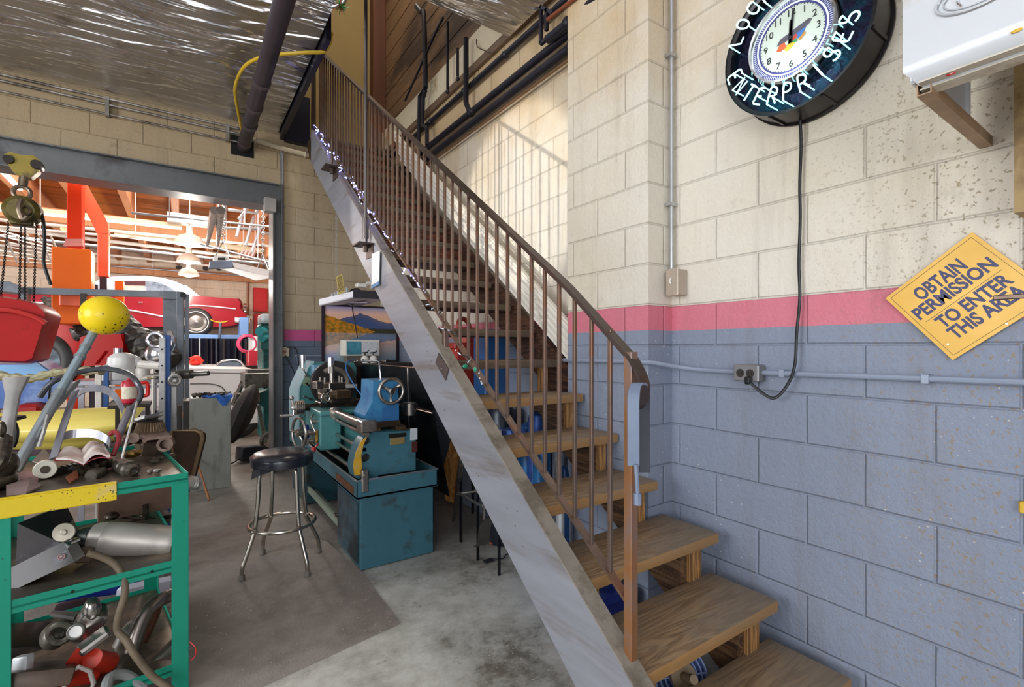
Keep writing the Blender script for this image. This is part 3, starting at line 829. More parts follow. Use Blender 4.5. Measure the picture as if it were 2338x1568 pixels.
flatbar(RL, [p - V((0, 0, .012)) for p in path[:3]] + [path[3] - V((0, 0, .012))], .020, .012)
rail = obj('handrail', RL, M_RAILD, ST, label='dark flat handrail with curled lower end')
g = G(); flatbar(g, [V((XRAIL, 5.35, brail_z(5.35))), V((XRAIL, 1.06, brail_z(1.06)))], .028, .012); obj('bottom_rail', g, M_RAIL, ST)
y = 1.14
while y < 5.33:
    g = G(); M = Matrix.Translation((XRAIL, y, 0)) @ Matrix.Rotation(rs.uniform(-.05, .05), 4, 'Z')
    g.box(-.0065, .0065, -.0065, .0065, brail_z(y) - .004, rail_z(y) - .012, .001, M)
    obj('baluster', g, M_RAIL, ST); y += .0873
g = G(); g.box(XRAIL - .016, XRAIL + .016, 1.035, 1.067, .375, 1.395, .002)
g.box(XRAIL - .022, XRAIL + .022, 1.0, 1.10, .372, .380)
obj('newel_post', g, mat('newel_steel', '#9a6a44', 0.42, 0.45, 0.25, 4, grime='#74727a', gamt=0.52, gscale=4, rvar=.2, stretch=(1, 1, .5)), ST, label='rusty square steel post at the foot of the rail')
for yy in (2.355, 3.73, 5.0):
    g = G(); g.box(XRAIL - .014, XRAIL + .014, yy - .014, yy + .014, str_top(yy) - .02, brail_z(yy), .002)
    obj('rail_post', g, M_RAIL, ST)
# small steel plate on the face of the board
a = [AX(XO - .001, 1003, 806), AX(XO - .001, 1026, 842), AX(XO - .001, 1019, 868), AX(XO - .001, 996, 828)]
g = G(); g.prism(a, (-.006, 0, 0)); g.ell(AX(XO - .006, 1009, 842), .008, nu=10, nv=6)
obj('splice_plate', g, mat('dark_steel_plate', '#6a615f', 0.35, 0.7), ST)
# hanger rods with angle brackets
for (px, py, zt_, lab, w) in ((835, 560, 3.98, 'long steel rod and angle bracket hanging the middle of the stairs', .016), (758, 385, 3.97, 'steel rod and angle bracket hanging the upper part of the stairs', .012)):
    p = AX(1.085, px, py)
    g = G(); g.box(p.x - .075, p.x + .035, p.y - .085, p.y + .085, p.z - .004, p.z + .006); g.box(XO - .008, XO, p.y - .075, p.y + .085, p.z - .085, p.z + .006)
    g.cyl((p.x, p.y, p.z - .045), (p.x, p.y, p.z), .020, n=8)
    obj('hanger_bracket', g, mat('dark_bracket', '#554840', 0.45, 0.6, 0.25, 8), ST)
    if w > .014:
        g = G(); g.cyl((p.x, p.y, p.z - .03), (p.x, p.y, 6.9), .013, n=12); g.cyl((p.x, p.y, p.z + .05), (p.x, p.y, p.z + .2), .021, n=12)
        obj('hanger_rod', g, mat('rod_steel', '#66605f', 0.3, 0.8), ST)
    else:
        g = G(); g.cyl((p.x, p.y, p.z - .03), (p.x, p.y, p.z + .26), .009, n=10); g.cyl((p.x + .03, p.y - .03, p.z), (p.x + .03, p.y - .03, p.z + .42), .006, n=8)
        obj('hanger_rod', g, M_RAIL, ST)
# white price sheet taped on the board
a = AX(XO - .012, 852, 580); b2 = AX(XO - .012, 852, 655)
g = G(); q = [AX(XO - .014, 850, 580), AX(XO - .014, 868, 572), AX(XO - .014, 866, 648), AX(XO - .014, 850, 657)]
g.prism(q, (-.004, 0, 0))
paper = tag(obj('hanging_notice', g, [mat('paper_white', '#d9d8d6', 0.6)]), 'narrow white notice with blue edge hanging on the grey stringer', 'notice')
g = G(); q = [AX(XO - .0145, 850, 651), AX(XO - .0145, 866.5, 642), AX(XO - .0145, 866, 650), AX(XO - .0145, 850, 659)]; g.prism(q, (-.006, 0, 0)); obj('blue_edge', g, mat('blue_strip', '#3f79a5', 0.5), paper)
g = G()
for k in range(9):
    y = 590 + k * 6.2; a, b2 = AX(XO - .0182, 853, y), AX(XO - .0182, 863, y - 5.2); g.bar(a, b2, .0006, .0015)
obj('printed_lines', g, mat('grey_ink', '#9a9a9e', 0.6), paper)

# white corrugated siding strips leaning between stairs and wall
for k in range(5):
    z0 = 1.305 + k * .05
    g = G(); x = 1.962 - k * .004
    ya, yb2 = 2.225, 5.05 + .05 * k
    sl = .765
    g.prism([(x + .03, ya, z0), (x - .004, ya, z0), (x + .004, ya, z0 + .018), (x + .014, ya, z0 + .021), (x + .002, ya, z0 + .024), (x + .006, ya, z0 + .040), (x + .03, ya, z0 + .044)], (0, yb2 - ya, sl * (yb2 - ya)))
    tag(obj('siding_strip', g, mat('white_siding', '#e4ddd0', 0.45, 0, 0.08, 3, grime='#94846e', gamt=0.64)), ('lowest', 'second lowest', 'middle', 'second highest', 'topmost')[k] + ' white fluted siding strip in the stack running up the wall beside the stairs', 'siding strip', 'white siding strips beside the stairs')

# string of lights wound along the bottom rail
LG = thing('string_lights', 'string of small blue-white lights wound along the stair rail', 'string lights', (1.15, 1.95, 1.25))
M_BULB = mat('led_bulb', '#e4e6ff', 0.3, 0, 0, emit=12.0, ecol='#8088ff')
M_BULBO = mat('led_bulb_unlit', '#c9d4e6', 0.2, 0, 0.1, coat=0.5)
M_WIREG = mat('green_wire', '#1d2b24', 0.5)
rl = random.Random(11)
pts = []; yy = 1.9
while yy < 5.4:
    ph = yy * 34.0
    r = .016 + .006 * math.sin(yy * 9)
    pts.append(V((XRAIL - .004 + r * math.cos(ph), yy, brail_z(yy) - .006 + r * math.sin(ph)))); yy += .022
g = G(); g.tube(pts, .0028, 5); obj('cable', g, M_WIREG, LG)
nb = 0
for k in range(2, len(pts) - 1, 3):
    p = pts[k]; far = (p.y - 1.9) / 3.5
    nrep = 2 if p.y > 3.4 else 1
    for _ in range(nrep):
        if nb >= 84: break
        d = V((rl.uniform(-1, .4), rl.uniform(-.6, .6), rl.uniform(-.8, 1))).normalized()
        L = rl.uniform(.018, .045)
        lit = rl.random() < (.45 if p.y < 3.0 else .85)
        g = G(); g.cyl(p, p + d * L * .6, .0035, n=5); g.ell(p + d * L, (.004, .004, .004) if not lit else .0052, nu=8, nv=6)
        obj('bulb', g, M_BULB if lit else M_BULBO, LG); nb += 1
g = G(); q = AX(1.12, 1062, 836); g.ell(q, (.014, .007, .010), nu=10, nv=6); q2 = AX(1.12, 1085, 843); g.ell(q2, (.007, .011, .012), nu=8, nv=5)
tag(obj('plastic_ornament', g, mat('green_plastic', '#1d8a6a', 0.3)), 'small green plastic ornament tied to the light string', 'ornament')

# grey rubber strap hung over the curled end of the rail
def strap(pts, w, t, wd):
    rings = []
    for i, p in enumerate(pts):
        d = (pts[min(i + 1, len(pts) - 1)] - pts[max(i - 1, 0)]).normalized()
        wv = V(wd); u = wv.cross(d).normalized(); ww = w[i] if isinstance(w, list) else w
        rings.append([p + wv * ww / 2 + u * t / 2, p - wv * ww / 2 + u * t / 2, p - wv * ww / 2 - u * t / 2, p + wv * ww / 2 - u * t / 2])
    return rings
g = G()
wd = V((.83, -.56, 0)).normalized()
sp = smoothp([AW(1.42, 1446, 1062), AW(1.42, 1446, 1000), AW(1.425, 1446, 915), AW(1.44, 1450, 884), AW(1.46, 1460, 876), AW(1.50, 1470, 890), AW(1.52, 1471, 950), AW(1.53, 1471, 1020), AW(1.53, 1472, 1078)], 5)
g.ring_sweep(strap(sp[:24], .034, .007, wd))
strp = tag(obj('rubber_strap', g, mat('grey_blue_rubber', '#77839a', 0.45, 0, 0.15, 6, grime='#4a505e', gamt=0.6), smooth=50), 'grey blue rubber strap folded over the curled end of the handrail', 'strap')
g = G(); g.ring_sweep(strap(sp[23:], .034, .007, wd)); obj('dark_side', g, mat('shaded_rubber_side', '#33353f', 0.5), strp)  # rear fall of the same strap, its shade put into a darker colour
g = G(); g.tube([AW(1.41, 1452, 1060), AW(1.41, 1456, 1128)], .006, 8); g.tube([AW(1.41, 1456, 1126), AW(1.41, 1456, 1152)], .011, 8); obj('pull_tail', g, mat('grey_blue_rubber', '#77839a', 0.45), strp)
# ---------------------------------------------------------------- rubber mat
g = G()
g.prism([V((.912, 2.358, .0)), V((.93, 3.02, .0)), V((.86, 3.66, .0)), V((.42, 4.3, .0)), V((-.25, 4.35, 0)), V((-.9, 3.9, 0)), V((-.75, 2.05, .0))], (0, 0, .008))
tag(obj('rubber_mat', g, M_MAT), 'worn grey rubber mat on the floor in front of the lathe', 'mat')

# ---------------------------------------------------------------- stool
S0 = V((.528, 3.385, .008))
th = thing('bar_stool', 'round black padded stool with chrome legs and foot ring', 'stool', S0)
M_VINYL = mat('black_vinyl', '#1b1d2a', 0.28, 0, 0.2, 5, bump=0.08, bscale=25, coat=0.3)
g = G()
g.lathe([(.02, .655), (.17, .655), (.182, .662), (.184, .70), (.181, .712), (.186, .716), (.181, .722), (.160, .738), (.10, .748), (.01, .750)], S0, n=48)
seat = obj('seat', g, M_VINYL, th)
g = G(); g.torus(S0 + V((0, 0, .713)), (0, 0, 1), .1835, .0045, 48, 6); obj('piping', g, M_VINYL, seat)
g = G(); a = S0 + V((-.17, -.05, .67)); g.grid([[a + V((0, 0, 0)), a + V((.05, -.06, 0)), a + V((.13, -.09, .0))], [a + V((-.01, -.01, -.03)), a + V((.03, -.065, -.03)), a + V((.12, -.09, -.012))], [a + V((-.015, -.02, -.07)), a + V((.02, -.06, -.045)), a + V((.09, -.09, -.018))]], (.004, .004, 0)); obj('torn_cover', g, M_VINYL, seat)
M_LEGC = mat('worn_chrome', '#b9b2a6', 0.22, 1.0, 0.15, 8, grime='#6d5a48', gamt=0.62, gscale=7, rvar=.2)
feet = [(AZ(0, 552, 1328)), (AZ(0, 600, 1268)), (AZ(0, 702, 1318)), (AZ(0, 728, 1263))]
for i, ft in enumerate(feet):
    d = V((ft.x - S0.x, ft.y - S0.y, 0)); R = d.length; d.normalize()
    f = lambda r, z: S0 + d * r + V((0, 0, z))
    g = G()
    g.tube(smoothp([f(.02, .648), f(.10, .648), f(.128, .638), f(.142, .60), f(.150, .45), f(.165, .30), f(.17, .27), f(R - .02, .12), f(R - .004, .075), f(R, .03), f(R, .012)], 5), .0125, 12)
    lg = obj('leg', g, M_LEGC, th)
    g = G(); g.lathe([(.015, .0), (.019, .004), (.017, .03), (.0135, .034)], f(R, .0), n=16); obj('foot_cap', g, mat('grey_rubber_foot', '#6d665f', 0.6), lg)
g = G(); g.torus(S0 + V((0, 0, .285)), (0, 0, 1), .192, .0115, 48, 10); obj('foot_ring', g, M_LEGC, th)

# ---------------------------------------------------------------- lathe
TEAL = dict(grime='#3a3028', gamt=0.62, gscale=5.0)
M_TEAL = mat('teal_machine_paint', '#3c6c7a', 0.42, 0.1, 0.14, 2.5, rvar=.2, bump=0.04, **TEAL)
M_TEALD = mat('dark_teal_paint', '#2c5460', 0.45, 0.1, 0.2, 2.5, grime='#2d251f', gamt=0.52, gscale=3.0)
M_TEALG = mat('green_teal_paint', '#4b8788', 0.42, 0.1, 0.12, 3, grime='#59493a', gamt=0.66, gscale=4)
M_BLUEP = mat('bright_blue_paint', '#3f86b4', 0.38, 0.1, 0.15, 4, grime='#2a5f96', gamt=0.5, gscale=5)
M_IRON = mat('oily_cast_iron', '#3a332e', 0.38, 0.75, 0.3, 6, grime='#5e4630', gamt=0.6)
M_STEEL = mat('machined_steel', '#a9a29a', 0.26, 0.95, 0.18, 6, grime='#5c4c3e', gamt=0.62, gscale=5, rvar=.2)
M_SWARF = mat('oily_way', '#7b6040', 0.4, 0.6, 0.3, 9, grime='#33271d', gamt=0.5)
L = thing('metal_lathe', 'teal metal-working lathe on a cabinet base behind the stool', 'lathe', (1.17, 4.1, 0))
# pedestals
g = G(); g.box(.925, 1.425, 3.05, 3.60, .004, .47, .006); cab = obj('base_cabinet', g, M_TEAL, L)
g = G(); g.box(.917, .926, 3.10, 3.575, .03, .42, .004); dr_ = obj('door', g, mat('grimy_blue_door', '#3d6070', 0.5, 0.1, 0.3, 3, grime='#1e1a18', gamt=0.48, gscale=2.6), cab)
g = G(); g.cyl((.917, 3.55, .22), (.895, 3.55, .22), .012, n=12); g.obox((.893, 3.545, .222), (.012, .035, .02), b=.003); obj('door_latch', g, M_STEEL, dr_)
g = G(); g.box(.915, 1.425, 4.62, 5.28, .004, .47, .006); obj('headstock_cabinet', g, M_TEALD, L)
g = G(); g.box(.95, 1.0, 3.6, 4.62, .12, .13); g.box(1.25, 1.3, 3.6, 4.62, .12, .13); g.bar((.935, 3.6, .145), (.935, 4.62, .145), .02, .05); g.bar((1.2, 3.6, .15), (1.2, 4.62, .15), .02, .05); obj('shelf_rail', g, mat('dusty_green_steel', '#8c9a8a', 0.5, .2), L)
g = G(); g.box(1.35, 1.37, 3.6, 4.62, .05, .46); obj('back_panel', g, M_TEALD, L)
# chip pan
g = G()
x0, x1, y0, y1 = .895, 1.445, 3.03, 5.32
g.box(x0, x1, y0, y1, .462, .475)
for q in ((x0, x0 + .008, y0, y1), (x1 - .008, x1, y0, y1), (x0, x1, y0, y0 + .008), (x0, x1, y1 - .008, y1)): g.box(*q, .462, .576, .002)
obj('chip_pan', g, M_TEAL, L)
g = G()
g.tube([(x0, y0, .578), (x1, y0, .578), (x1, y1, .578), (x0, y1, .578)], .0065, 8, closed=True); obj('pan_rim', g, mat('worn_rim_steel', '#8e9aa0', 0.3, .8, .2, 9), L)
g = G(); g.box(x0 + .01, x1 - .01, y0 + .01, y1 - .01, .475, .487); obj('oily_swarf', g, mat('black_oil_swarf', '#1f1813', 0.3, 0.3, 0.4, 14, grime='#5c4432', gamt=0.62, gscale=14, bump=.6, bscale=90), L)
p = AX(.8935, 778, 1104)
g = G(); g.prism([AX(.894, 768, 1078), AX(.894, 808, 1112), AX(.894, 807, 1128), AX(.894, 767, 1092)], (-.002, 0, 0)); obj('badge', g, mat('rust_red_badge', '#7d4a2a', 0.5, .2, .3, 30, grime='#3f2418', gamt=.55, gscale=40), L)
# bed end foot casting (tailstock end) - the big box facing the camera
M_END = M_TEAL
g = G()
prof = [(.905, .585), (.893, .64), (.90, .70), (.925, .78), (.965, .835), (1.015, .862), (1.315, .842), (1.315, .575), (1.06, .578), (1.04, .56), (.955, .56)]
g.prism([V((x, 3.10, z)) for x, z in reversed(prof)], (0, .13, 0))
g.box(1.045, 1.305, 3.20, 3.45, .565, .80)
end = obj('bed_end_casting', g, M_END, L)
for z in (.812, .705, .610):
    g = G(); g.torus((.972 if z > .7 else .965, 3.099, z), (0, 1, 0), .021 if z > .65 else .017, .004, 18, 6); g.lathe([(.0, 0), (.020 if z > .65 else .016, 0), (.020 if z > .65 else .016, .003)], (.972 if z > .7 else .965, 3.1005, z), (0, -1, 0), 18); obj('shaft_hole', g, mat('hole_black', '#0c0b0a', 0.6), end)
g = G(); g.prism([V((x, 3.088, z)) for x, z in [(.900, .60), (.892, .66), (.905, .74), (.94, .81), (.985, .848), (.955, .79), (.94, .72), (.945, .65), (.935, .60)]], (0, .012, 0)); obj('guard_edge', g, mat('chipped_yellow', '#c79a24', 0.45, 0, .15, 12, grime='#9aa0a0', gamt=.58, gscale=14), end)
g = G(); g.box(1.135, 1.235, 3.094, 3.101, .765, .81, .002); nm = obj('name_plate', g, mat('brass_plate', '#a8905a', 0.4, .5, .15, 15, grime='#5a4630', gamt=.6, gscale=20), end)
g = G(); g.box(1.125, 1.245, 3.095, 3.101, .813, .838); g.text('HARRISON', .022, Matrix.Translation((1.185, 3.0935, .824)) @ Matrix.Rotation(PI / 2, 4, 'X'), .0008); obj('name_letters', g, M_IRON, end)
g = G(); g.box(1.275, 1.325, 3.092, 3.10, .782, .862, .001); obj('paper_label', g, mat('pale_label', '#c2c8cc', 0.5, 0, .15, 60, grime='#7d868c', gamt=.58, gscale=60), end)
g = G(); g.box(1.285, 1.325, 3.092, 3.10, .70, .77, .001); obj('red_label', g, mat('dark_red_label', '#4a1a16', 0.5), end)
# bed: two ways with a gap, teal web below
g = G()
for x in (1.02, 1.20): g.box(x, x + .075, 3.16, 5.05, .845, .875, .004)
g.prism([V((1.03, 3.16, .875)), V((1.085, 3.16, .875)), V((1.057, 3.16, .892))], (0, 1.85, 0))
g.box(1.02, 1.275, 4.98, 5.08, .80, .90)
obj('bed_ways', g, M_SWARF, L)
g = G(); g.box(1.035, 1.075, 3.16, 5.0, .64, .845); g.box(1.22, 1.26, 3.16, 5.0, .64, .845); obj('bed_web', g, M_TEALG, L)
# lead screw, feed shaft, clutch rod + lower rack bar
for (x, z, r, ya, yb_, nm_, mm) in ((.955, .918, .030, 3.05, 3.78, 'stop_bar', M_STEEL), (.965, .860, .017, 3.05, 4.75, 'lead_screw', M_STEEL), (.965, .755, .013, 3.10, 4.75, 'feed_shaft', M_STEEL), (.965, .69, .013, 3.10, 4.75, 'clutch_shaft', M_STEEL), (.945, .60, .015, 3.0, 4.6, 'brake_bar', M_STEEL)):
    g = G(); g.cyl((x, ya, z), (x, yb_, z), r, n=16)
    if nm_ == 'stop_bar': g.cyl((x, ya, z), (x, ya - .005, z), .034, n=6); g.box(x - .03, x + .07, ya - .02, ya + .09, z - .045, z + .03, .006); g.cyl((x, yb_ - .03, z), (x, yb_ + .02, z), .046, n=20)
    if nm_ == 'brake_bar': g.box(x - .02, x + .025, 3.02, 3.07, .50, .64, .008)
    obj(nm_, g, mm, L)
# carriage: apron, cross slide, tool post, wheels
g = G(); g.box(.845, 1.0, 3.78, 4.30, .64, .93, .01); ap = obj('apron', g, M_TEALG, L)
g = G(); g.box(.84, 1.3, 3.76, 4.32, .90, .935, .006); obj('saddle', g, M_TEALG, L)
g = G(); g.box(.83, .842, 3.83, 3.87, .69, .79, .002)
for zz2 in (.775, .745): g.ell((.83, 3.85, zz2), (.006, .014, .013), nu=10, nv=6)
obj('control_plate', g, mat('amber_plate', '#b5801c', 0.4, .1, .3, 20, grime='#2a1a10', gamt=.5, gscale=30), ap)
g = G(); g.cyl((.835, 3.80, .69), (.80, 3.77, .665), .008, n=8); g.ell((.795, 3.765, .66), .020, nu=14, nv=10); obj('red_knob', g, mat('red_knob', '#c3202a', 0.2, coat=.5), ap)
g = G(); g.tube(smoothp([V((.83, 3.92, .90)), V((.80, 3.86, .88)), V((.80, 3.84, .84)), V((.82, 3.80, .78))]), .007, 8); g.cyl((.845, 3.87, .85), (.80, 3.87, .85), .014, n=14); obj('feed_lever', g, M_STEEL, ap)
def handwheel(c, ax, R, r, par, mm, spokes=3, knob=None, hub=.03, tw=.0, nm_='handwheel'):
    c = V(c); ax = V(ax).normalized(); sd, u = frame_from(ax)
    g = G(); g.torus(c, ax, R, r, 40, 12)
    w = obj(nm_, g, mm, par)
    g = G(); g.lathe([(hub, -.03), (hub, .015), (hub * .6, .022), (hub * .3, .02)], c, ax, 20)
    for k in range(spokes):
        a = tw + 2 * PI * k / spokes; d = sd * math.cos(a) + u * math.sin(a)
        g.tube([c + d * hub * .6, c + d * R * .6 - ax * .012, c + d * R], [r * .9, r * .75, r * .9], 8)
    obj('spokes', g, M_STEEL, w)
    if knob is not None:
        d = sd * math.cos(knob) + u * math.sin(knob)
        g = G(); k0 = c + d * R; g.lathe([(.008, 0), (.008, .01), (.011, .02), (.014, .07), (.011, .10), (.004, .104)], k0, ax, 14); obj('crank_handle', g, M_CHROME, w)
    return w
handwheel((.74, 4.0, .755), (-1, -.25, 0), .115, .011, L, M_STEEL, 3, knob=4.2)
g = G(); g.cyl((.76, 4.0, .755), (.85, 4.02, .755), .02, n=14); g.lathe([(.05, 0), (.06, .01), (.055, .03)], (.78, 4.02, .755), (1, 0, 0), 24); obj('wheel_dial', g, mat('deep_blue_dial', '#1c2f8a', 0.25, .2, .1), L)
g = G(); g.cyl((.79, 3.92, .70), (.85, 3.92, .70), .022, n=14); g.box(.78, .85, 3.93, 3.99, .67, .71, .004); g.cyl((.78, 3.88, .77), (.85, 3.88, .77), .02, n=14); obj('clutch_boss', g, M_STEEL, L)
# cross slide ball crank with micrometer dial
g = G(); g.cyl((.99, 4.12, .935), (.80, 4.12, .935), .028, n=18); obj('feed_sleeve', g, M_IRON, L)
g = G()
for k in range(5): g.lathe([(.05, 0), (.056, .004), (.056, .010), (.05, .014)], (.80 - k * .014, 4.12, .935), (-1, 0, 0), 28)
obj('micrometer_dial', g, M_STEEL, L)
g = G(); c0 = V((.72, 4.12, .935)); g.ell(c0, .02, nu=12, nv=8); g.tube([c0, c0 + V((-.01, .02, .07))], [.010, .012], 10); g.ell(c0 + V((-.01, .02, .078)), .02, nu=12, nv=8); g.tube([c0, c0 + V((0, -.01, -.05))], [.010, .008], 10); g.cyl(c0 + V((0, -.01, -.055)), c0 + V((-.10, -.01, -.055)), .009, .012, 12); obj('ball_crank', g, M_CHROME, L)
g = G(); g.box(.90, 1.28, 4.02, 4.20, .935, .975, .004); g.box(.96, 1.14, 3.9, 4.24, .975, 1.01, .004); obj('cross_slide', g, M_IRON, L)
g = G(); g.box(.98, 1.10, 3.86, 4.0, 1.01, 1.075, .005); g.box(.90, .99, 3.98, 4.1, 1.0, 1.05, .004)
obj('compound_rest', g, M_SWARF, L)
g = G(); g.torus((.92, 3.93, 1.02), (.3, -1, 0), .035, .007, 24, 8); g.cyl((.92, 3.93, 1.02), (.96, 4.0, 1.03), .014, n=12); g.tube([(.92, 3.93, 1.03), (.95, 3.91, 1.07), (.98, 3.9, 1.04)], .006, 8); obj('compound_handle', g, M_CHROME, L)
g = G(); g.obox((1.02, 4.15, 1.10), (.16, .16, .05), (0, 0, .4), .004); g.cyl((1.02, 4.15, 1.0), (1.02, 4.15, 1.25), .018, n=14); g.cyl((1.02, 4.15, 1.20), (1.02, 4.15, 1.255), .025, n=6)
for q in ((.95, 4.08), (1.09, 4.10), (.94, 4.2), (1.1, 4.22)): g.cyl((q[0], q[1], 1.12), (q[0], q[1], 1.17), .010, n=6)
g.obox((1.16, 4.12, 1.09), (.12, .03, .035), (0, 0, -.2), .003); g.obox((.90, 4.1, 1.11), (.06, .07, .06), (0, 0, .3), .004)
obj('tool_post', g, M_STEEL, L)
for (x, y) in ((.86, 4.9), (1.05, 4.22)):
    g = G(); g.cyl((x + .08, y, 1.22), (x + .08, y, 1.345), .028, n=18) if y > 4.5 else g.cyl((x - .02, y, 1.20), (x - .02, y, 1.33), .025, n=18)
    obj('post_stud', g, M_CHROME, L)
# headstock
hs = [(.90, .60), (.90, .99), (.915, 1.06), (1.0, 1.255), (1.03, 1.27), (1.40, 1.27), (1.43, 1.22), (1.43, .60)]
g = G(); g.prism([V((x, 4.86, z)) for x, z in hs], (0, .42, 0)); hd = obj('headstock', g, M_TEALG, L)
g = G(); g.prism([V((x, 4.845, z)) for x, z in [(.885, .60), (.885, 1.0), (.905, 1.065), (1.0, 1.275), (1.03, 1.285), (1.03, 1.265), (.985, 1.23), (.91, 1.05), (.90, .99), (.90, .60)]], (0, .44, 0)); obj('headstock_trim', g, mat('pale_teal_edge', '#9fc4cc', 0.4, .1, .1, 6), hd)
g = G(); g.lathe([(0, 0), (.042, 0), (.042, .006), (.036, .010), (.030, .010)], (.965, 4.858, 1.095), (0, -1, 0), 32)
g.lathe([(.0, .010), (.012, .010), (.012, .014)], (.965, 4.858, 1.095), (0, -1, 0), 20); obj('round_badge', g, mat('badge_green', '#9bb08a', 0.4, .3, .2, 30, grime='#2d3a2a', gamt=.55, gscale=60), hd)
g = G(); g.box(1.0, 1.09, 4.75, 4.87, 1.13, 1.25, .01); g.box(1.04, 1.10, 4.72, 4.76, 1.10, 1.20, .004); obj('gear_housing', g, mat('light_blue_housing', '#6fa6c4', 0.4, .1, .15, 9, grime='#e0ddd4', gamt=.56, gscale=8), hd)
for k, (x, z, dx, dz) in enumerate(((.955, 1.15, -.03, .06), (1.0, 1.03, -.05, .05), (.99, .93, -.06, .03), (1.04, 1.11, -.01, .05), (.96, .80, -.05, -.04))):
    g = G(); g.cyl((x, 4.845, z), (x, 4.80, z), .012, n=10); g.tube([(x, 4.80, z), (x + dx, 4.785, z + dz)], [.006, .005], 8); g.ell((x + dx, 4.785, z + dz), .011, nu=10, nv=6); obj('shift_lever', g, M_IRON if k % 2 else M_STEEL, hd)
g = G(); g.cyl((1.17, 4.86, 1.10), (1.17, 4.72, 1.10), .075, n=28); obj('spindle_nose', g, M_IRON, hd)
g = G(); g.lathe([(.02, -.005), (.205, -.005), (.210, .0), (.210, .035), (.205, .04), (.06, .04), (.05, .025), (.01, .025)], (1.17, 4.70, 1.08), (0, -1, 0), 48)
fp = obj('face_plate', g, mat('dark_grey_plate', '#4d4a4a', 0.38, .8, .15, 4, grime='#3a3430', gamt=.55), L)
g = G()
for a in range(8):
    aa = a * PI / 4 + .3; rr = .15 if a % 2 else .115
    c0 = V((1.17 + rr * math.cos(aa), 4.662, 1.08 + rr * math.sin(aa))); g.lathe([(0, 0), (.011, 0), (.011, .002)], c0, (0, -1, 0), 12)
obj('bolt_slots', g, M_BLACK, fp)
g = G(); g.torus((1.12, 4.50, 1.09), (0, 1, 0), .13, .022, 30, 8, a0=-.3, a1=2.2); g.box(.99, 1.06, 4.47, 4.53, 1.0, 1.12, .004); obj('steady_rest', g, mat('beige_casting', '#8d8476', 0.4, .5, .2, 7, grime='#4a3f36', gamt=.55), L)
# tailstock
g = G()
g.prism([V((x, 3.20, z)) for x, z in [(1.01, .905), (1.235, .905), (1.235, .99), (1.225, 1.19), (1.055, 1.19), (1.05, 1.05), (1.0, .96)]], (0, .26, 0)); ts = obj('tailstock', g, M_BLUEP, L)
g = G(); g.box(.985, 1.24, 3.18, 3.50, .872, .912, .004); obj('tailstock_base', g, M_SWARF, ts)
g = G(); g.cyl((1.13, 3.46, 1.12), (1.13, 3.56, 1.12), .038, .032, 18); g.cyl((1.13, 3.56, 1.12), (1.13, 3.63, 1.12), .022, n=14); g.cyl((1.13, 3.63, 1.12), (1.13, 3.70, 1.12), .018, .003, 14); obj('quill', g, M_STEEL, ts)
hw = handwheel((1.155, 3.13, 1.12), (0, -1, 0), .082, .0125, L, M_STEEL, 3, None, .022, .5, 'tailstock_wheel')
g = G(); g.cyl((1.155, 3.10, 1.12), (1.155, 3.22, 1.12), .014, n=12); obj('wheel_shaft', g, M_IRON, L)
g = G(); g.tube([(1.14, 3.30, 1.19), (1.13, 3.30, 1.31), (1.12, 3.31, 1.318)], .008, 10); g.tube([(1.12, 3.31, 1.318), (1.05, 3.40, 1.32)], .007, 8); g.ell((1.045, 3.405, 1.322), .013, nu=10, nv=6); obj('lock_lever', g, M_CHROME, L)
# chip guard / splash back sheet behind the lathe
g = G()
g.grid([[(1.60 - .10 * math.sin((z - .5) * 2.2), y, z) for y in (3.25, 3.7, 4.1, 4.5, 4.92)] for z in (.3, .5, .7, .9, 1.1, 1.245)], (.008, 0, 0))
spl = obj('splash_guard', g, mat('dark_smudged_steel', '#3b4148', 0.22, .75, .35, 1.6, grime='#14161a', gamt=.5, gscale=1.4), L)
g = G(); g.tube([(1.53, 3.25, 1.25), (1.53, 4.92, 1.25)], .008, 8); g.tube([(1.50, 3.7, 1.245), (1.52, 3.7, .6)], .007, 6); g.tube([(1.51, 3.25, .93), (1.51, 4.92, .93)], .007, 6); obj('guard_frame', g, M_STEEL, spl)
# coolant bracket and hose in blue
g = G(); g.tube(smoothp([V((1.22, 4.2, 1.31)), V((1.13, 4.1, 1.29)), V((1.10, 4.0, 1.22)), V((1.14, 3.9, 1.10)), V((1.2, 3.85, 1.0))]), .0055, 8); obj('coolant_hose', g, mat('blue_hose', '#2a6fae', 0.4), L)
g = G(); g.lathe([(.03, 0), (.045, .0), (.05, .09), (.046, .09), (.04, .01)], (1.37, 3.34, .92), n=20); g.tube(smoothp([V((1.28, 3.3, 1.0)), V((1.36, 3.25, 1.02)), V((1.43, 3.3, .97))]), .006, 6); obj('coolant_tin', g, M_STEEL, L)
g = G(); g.obox((.955, 3.12, .588), (.05, .02, .016), (0, 0, .3)); obj('blue_clip', g, mat('blue_clip', '#2f86c8', .4), L)

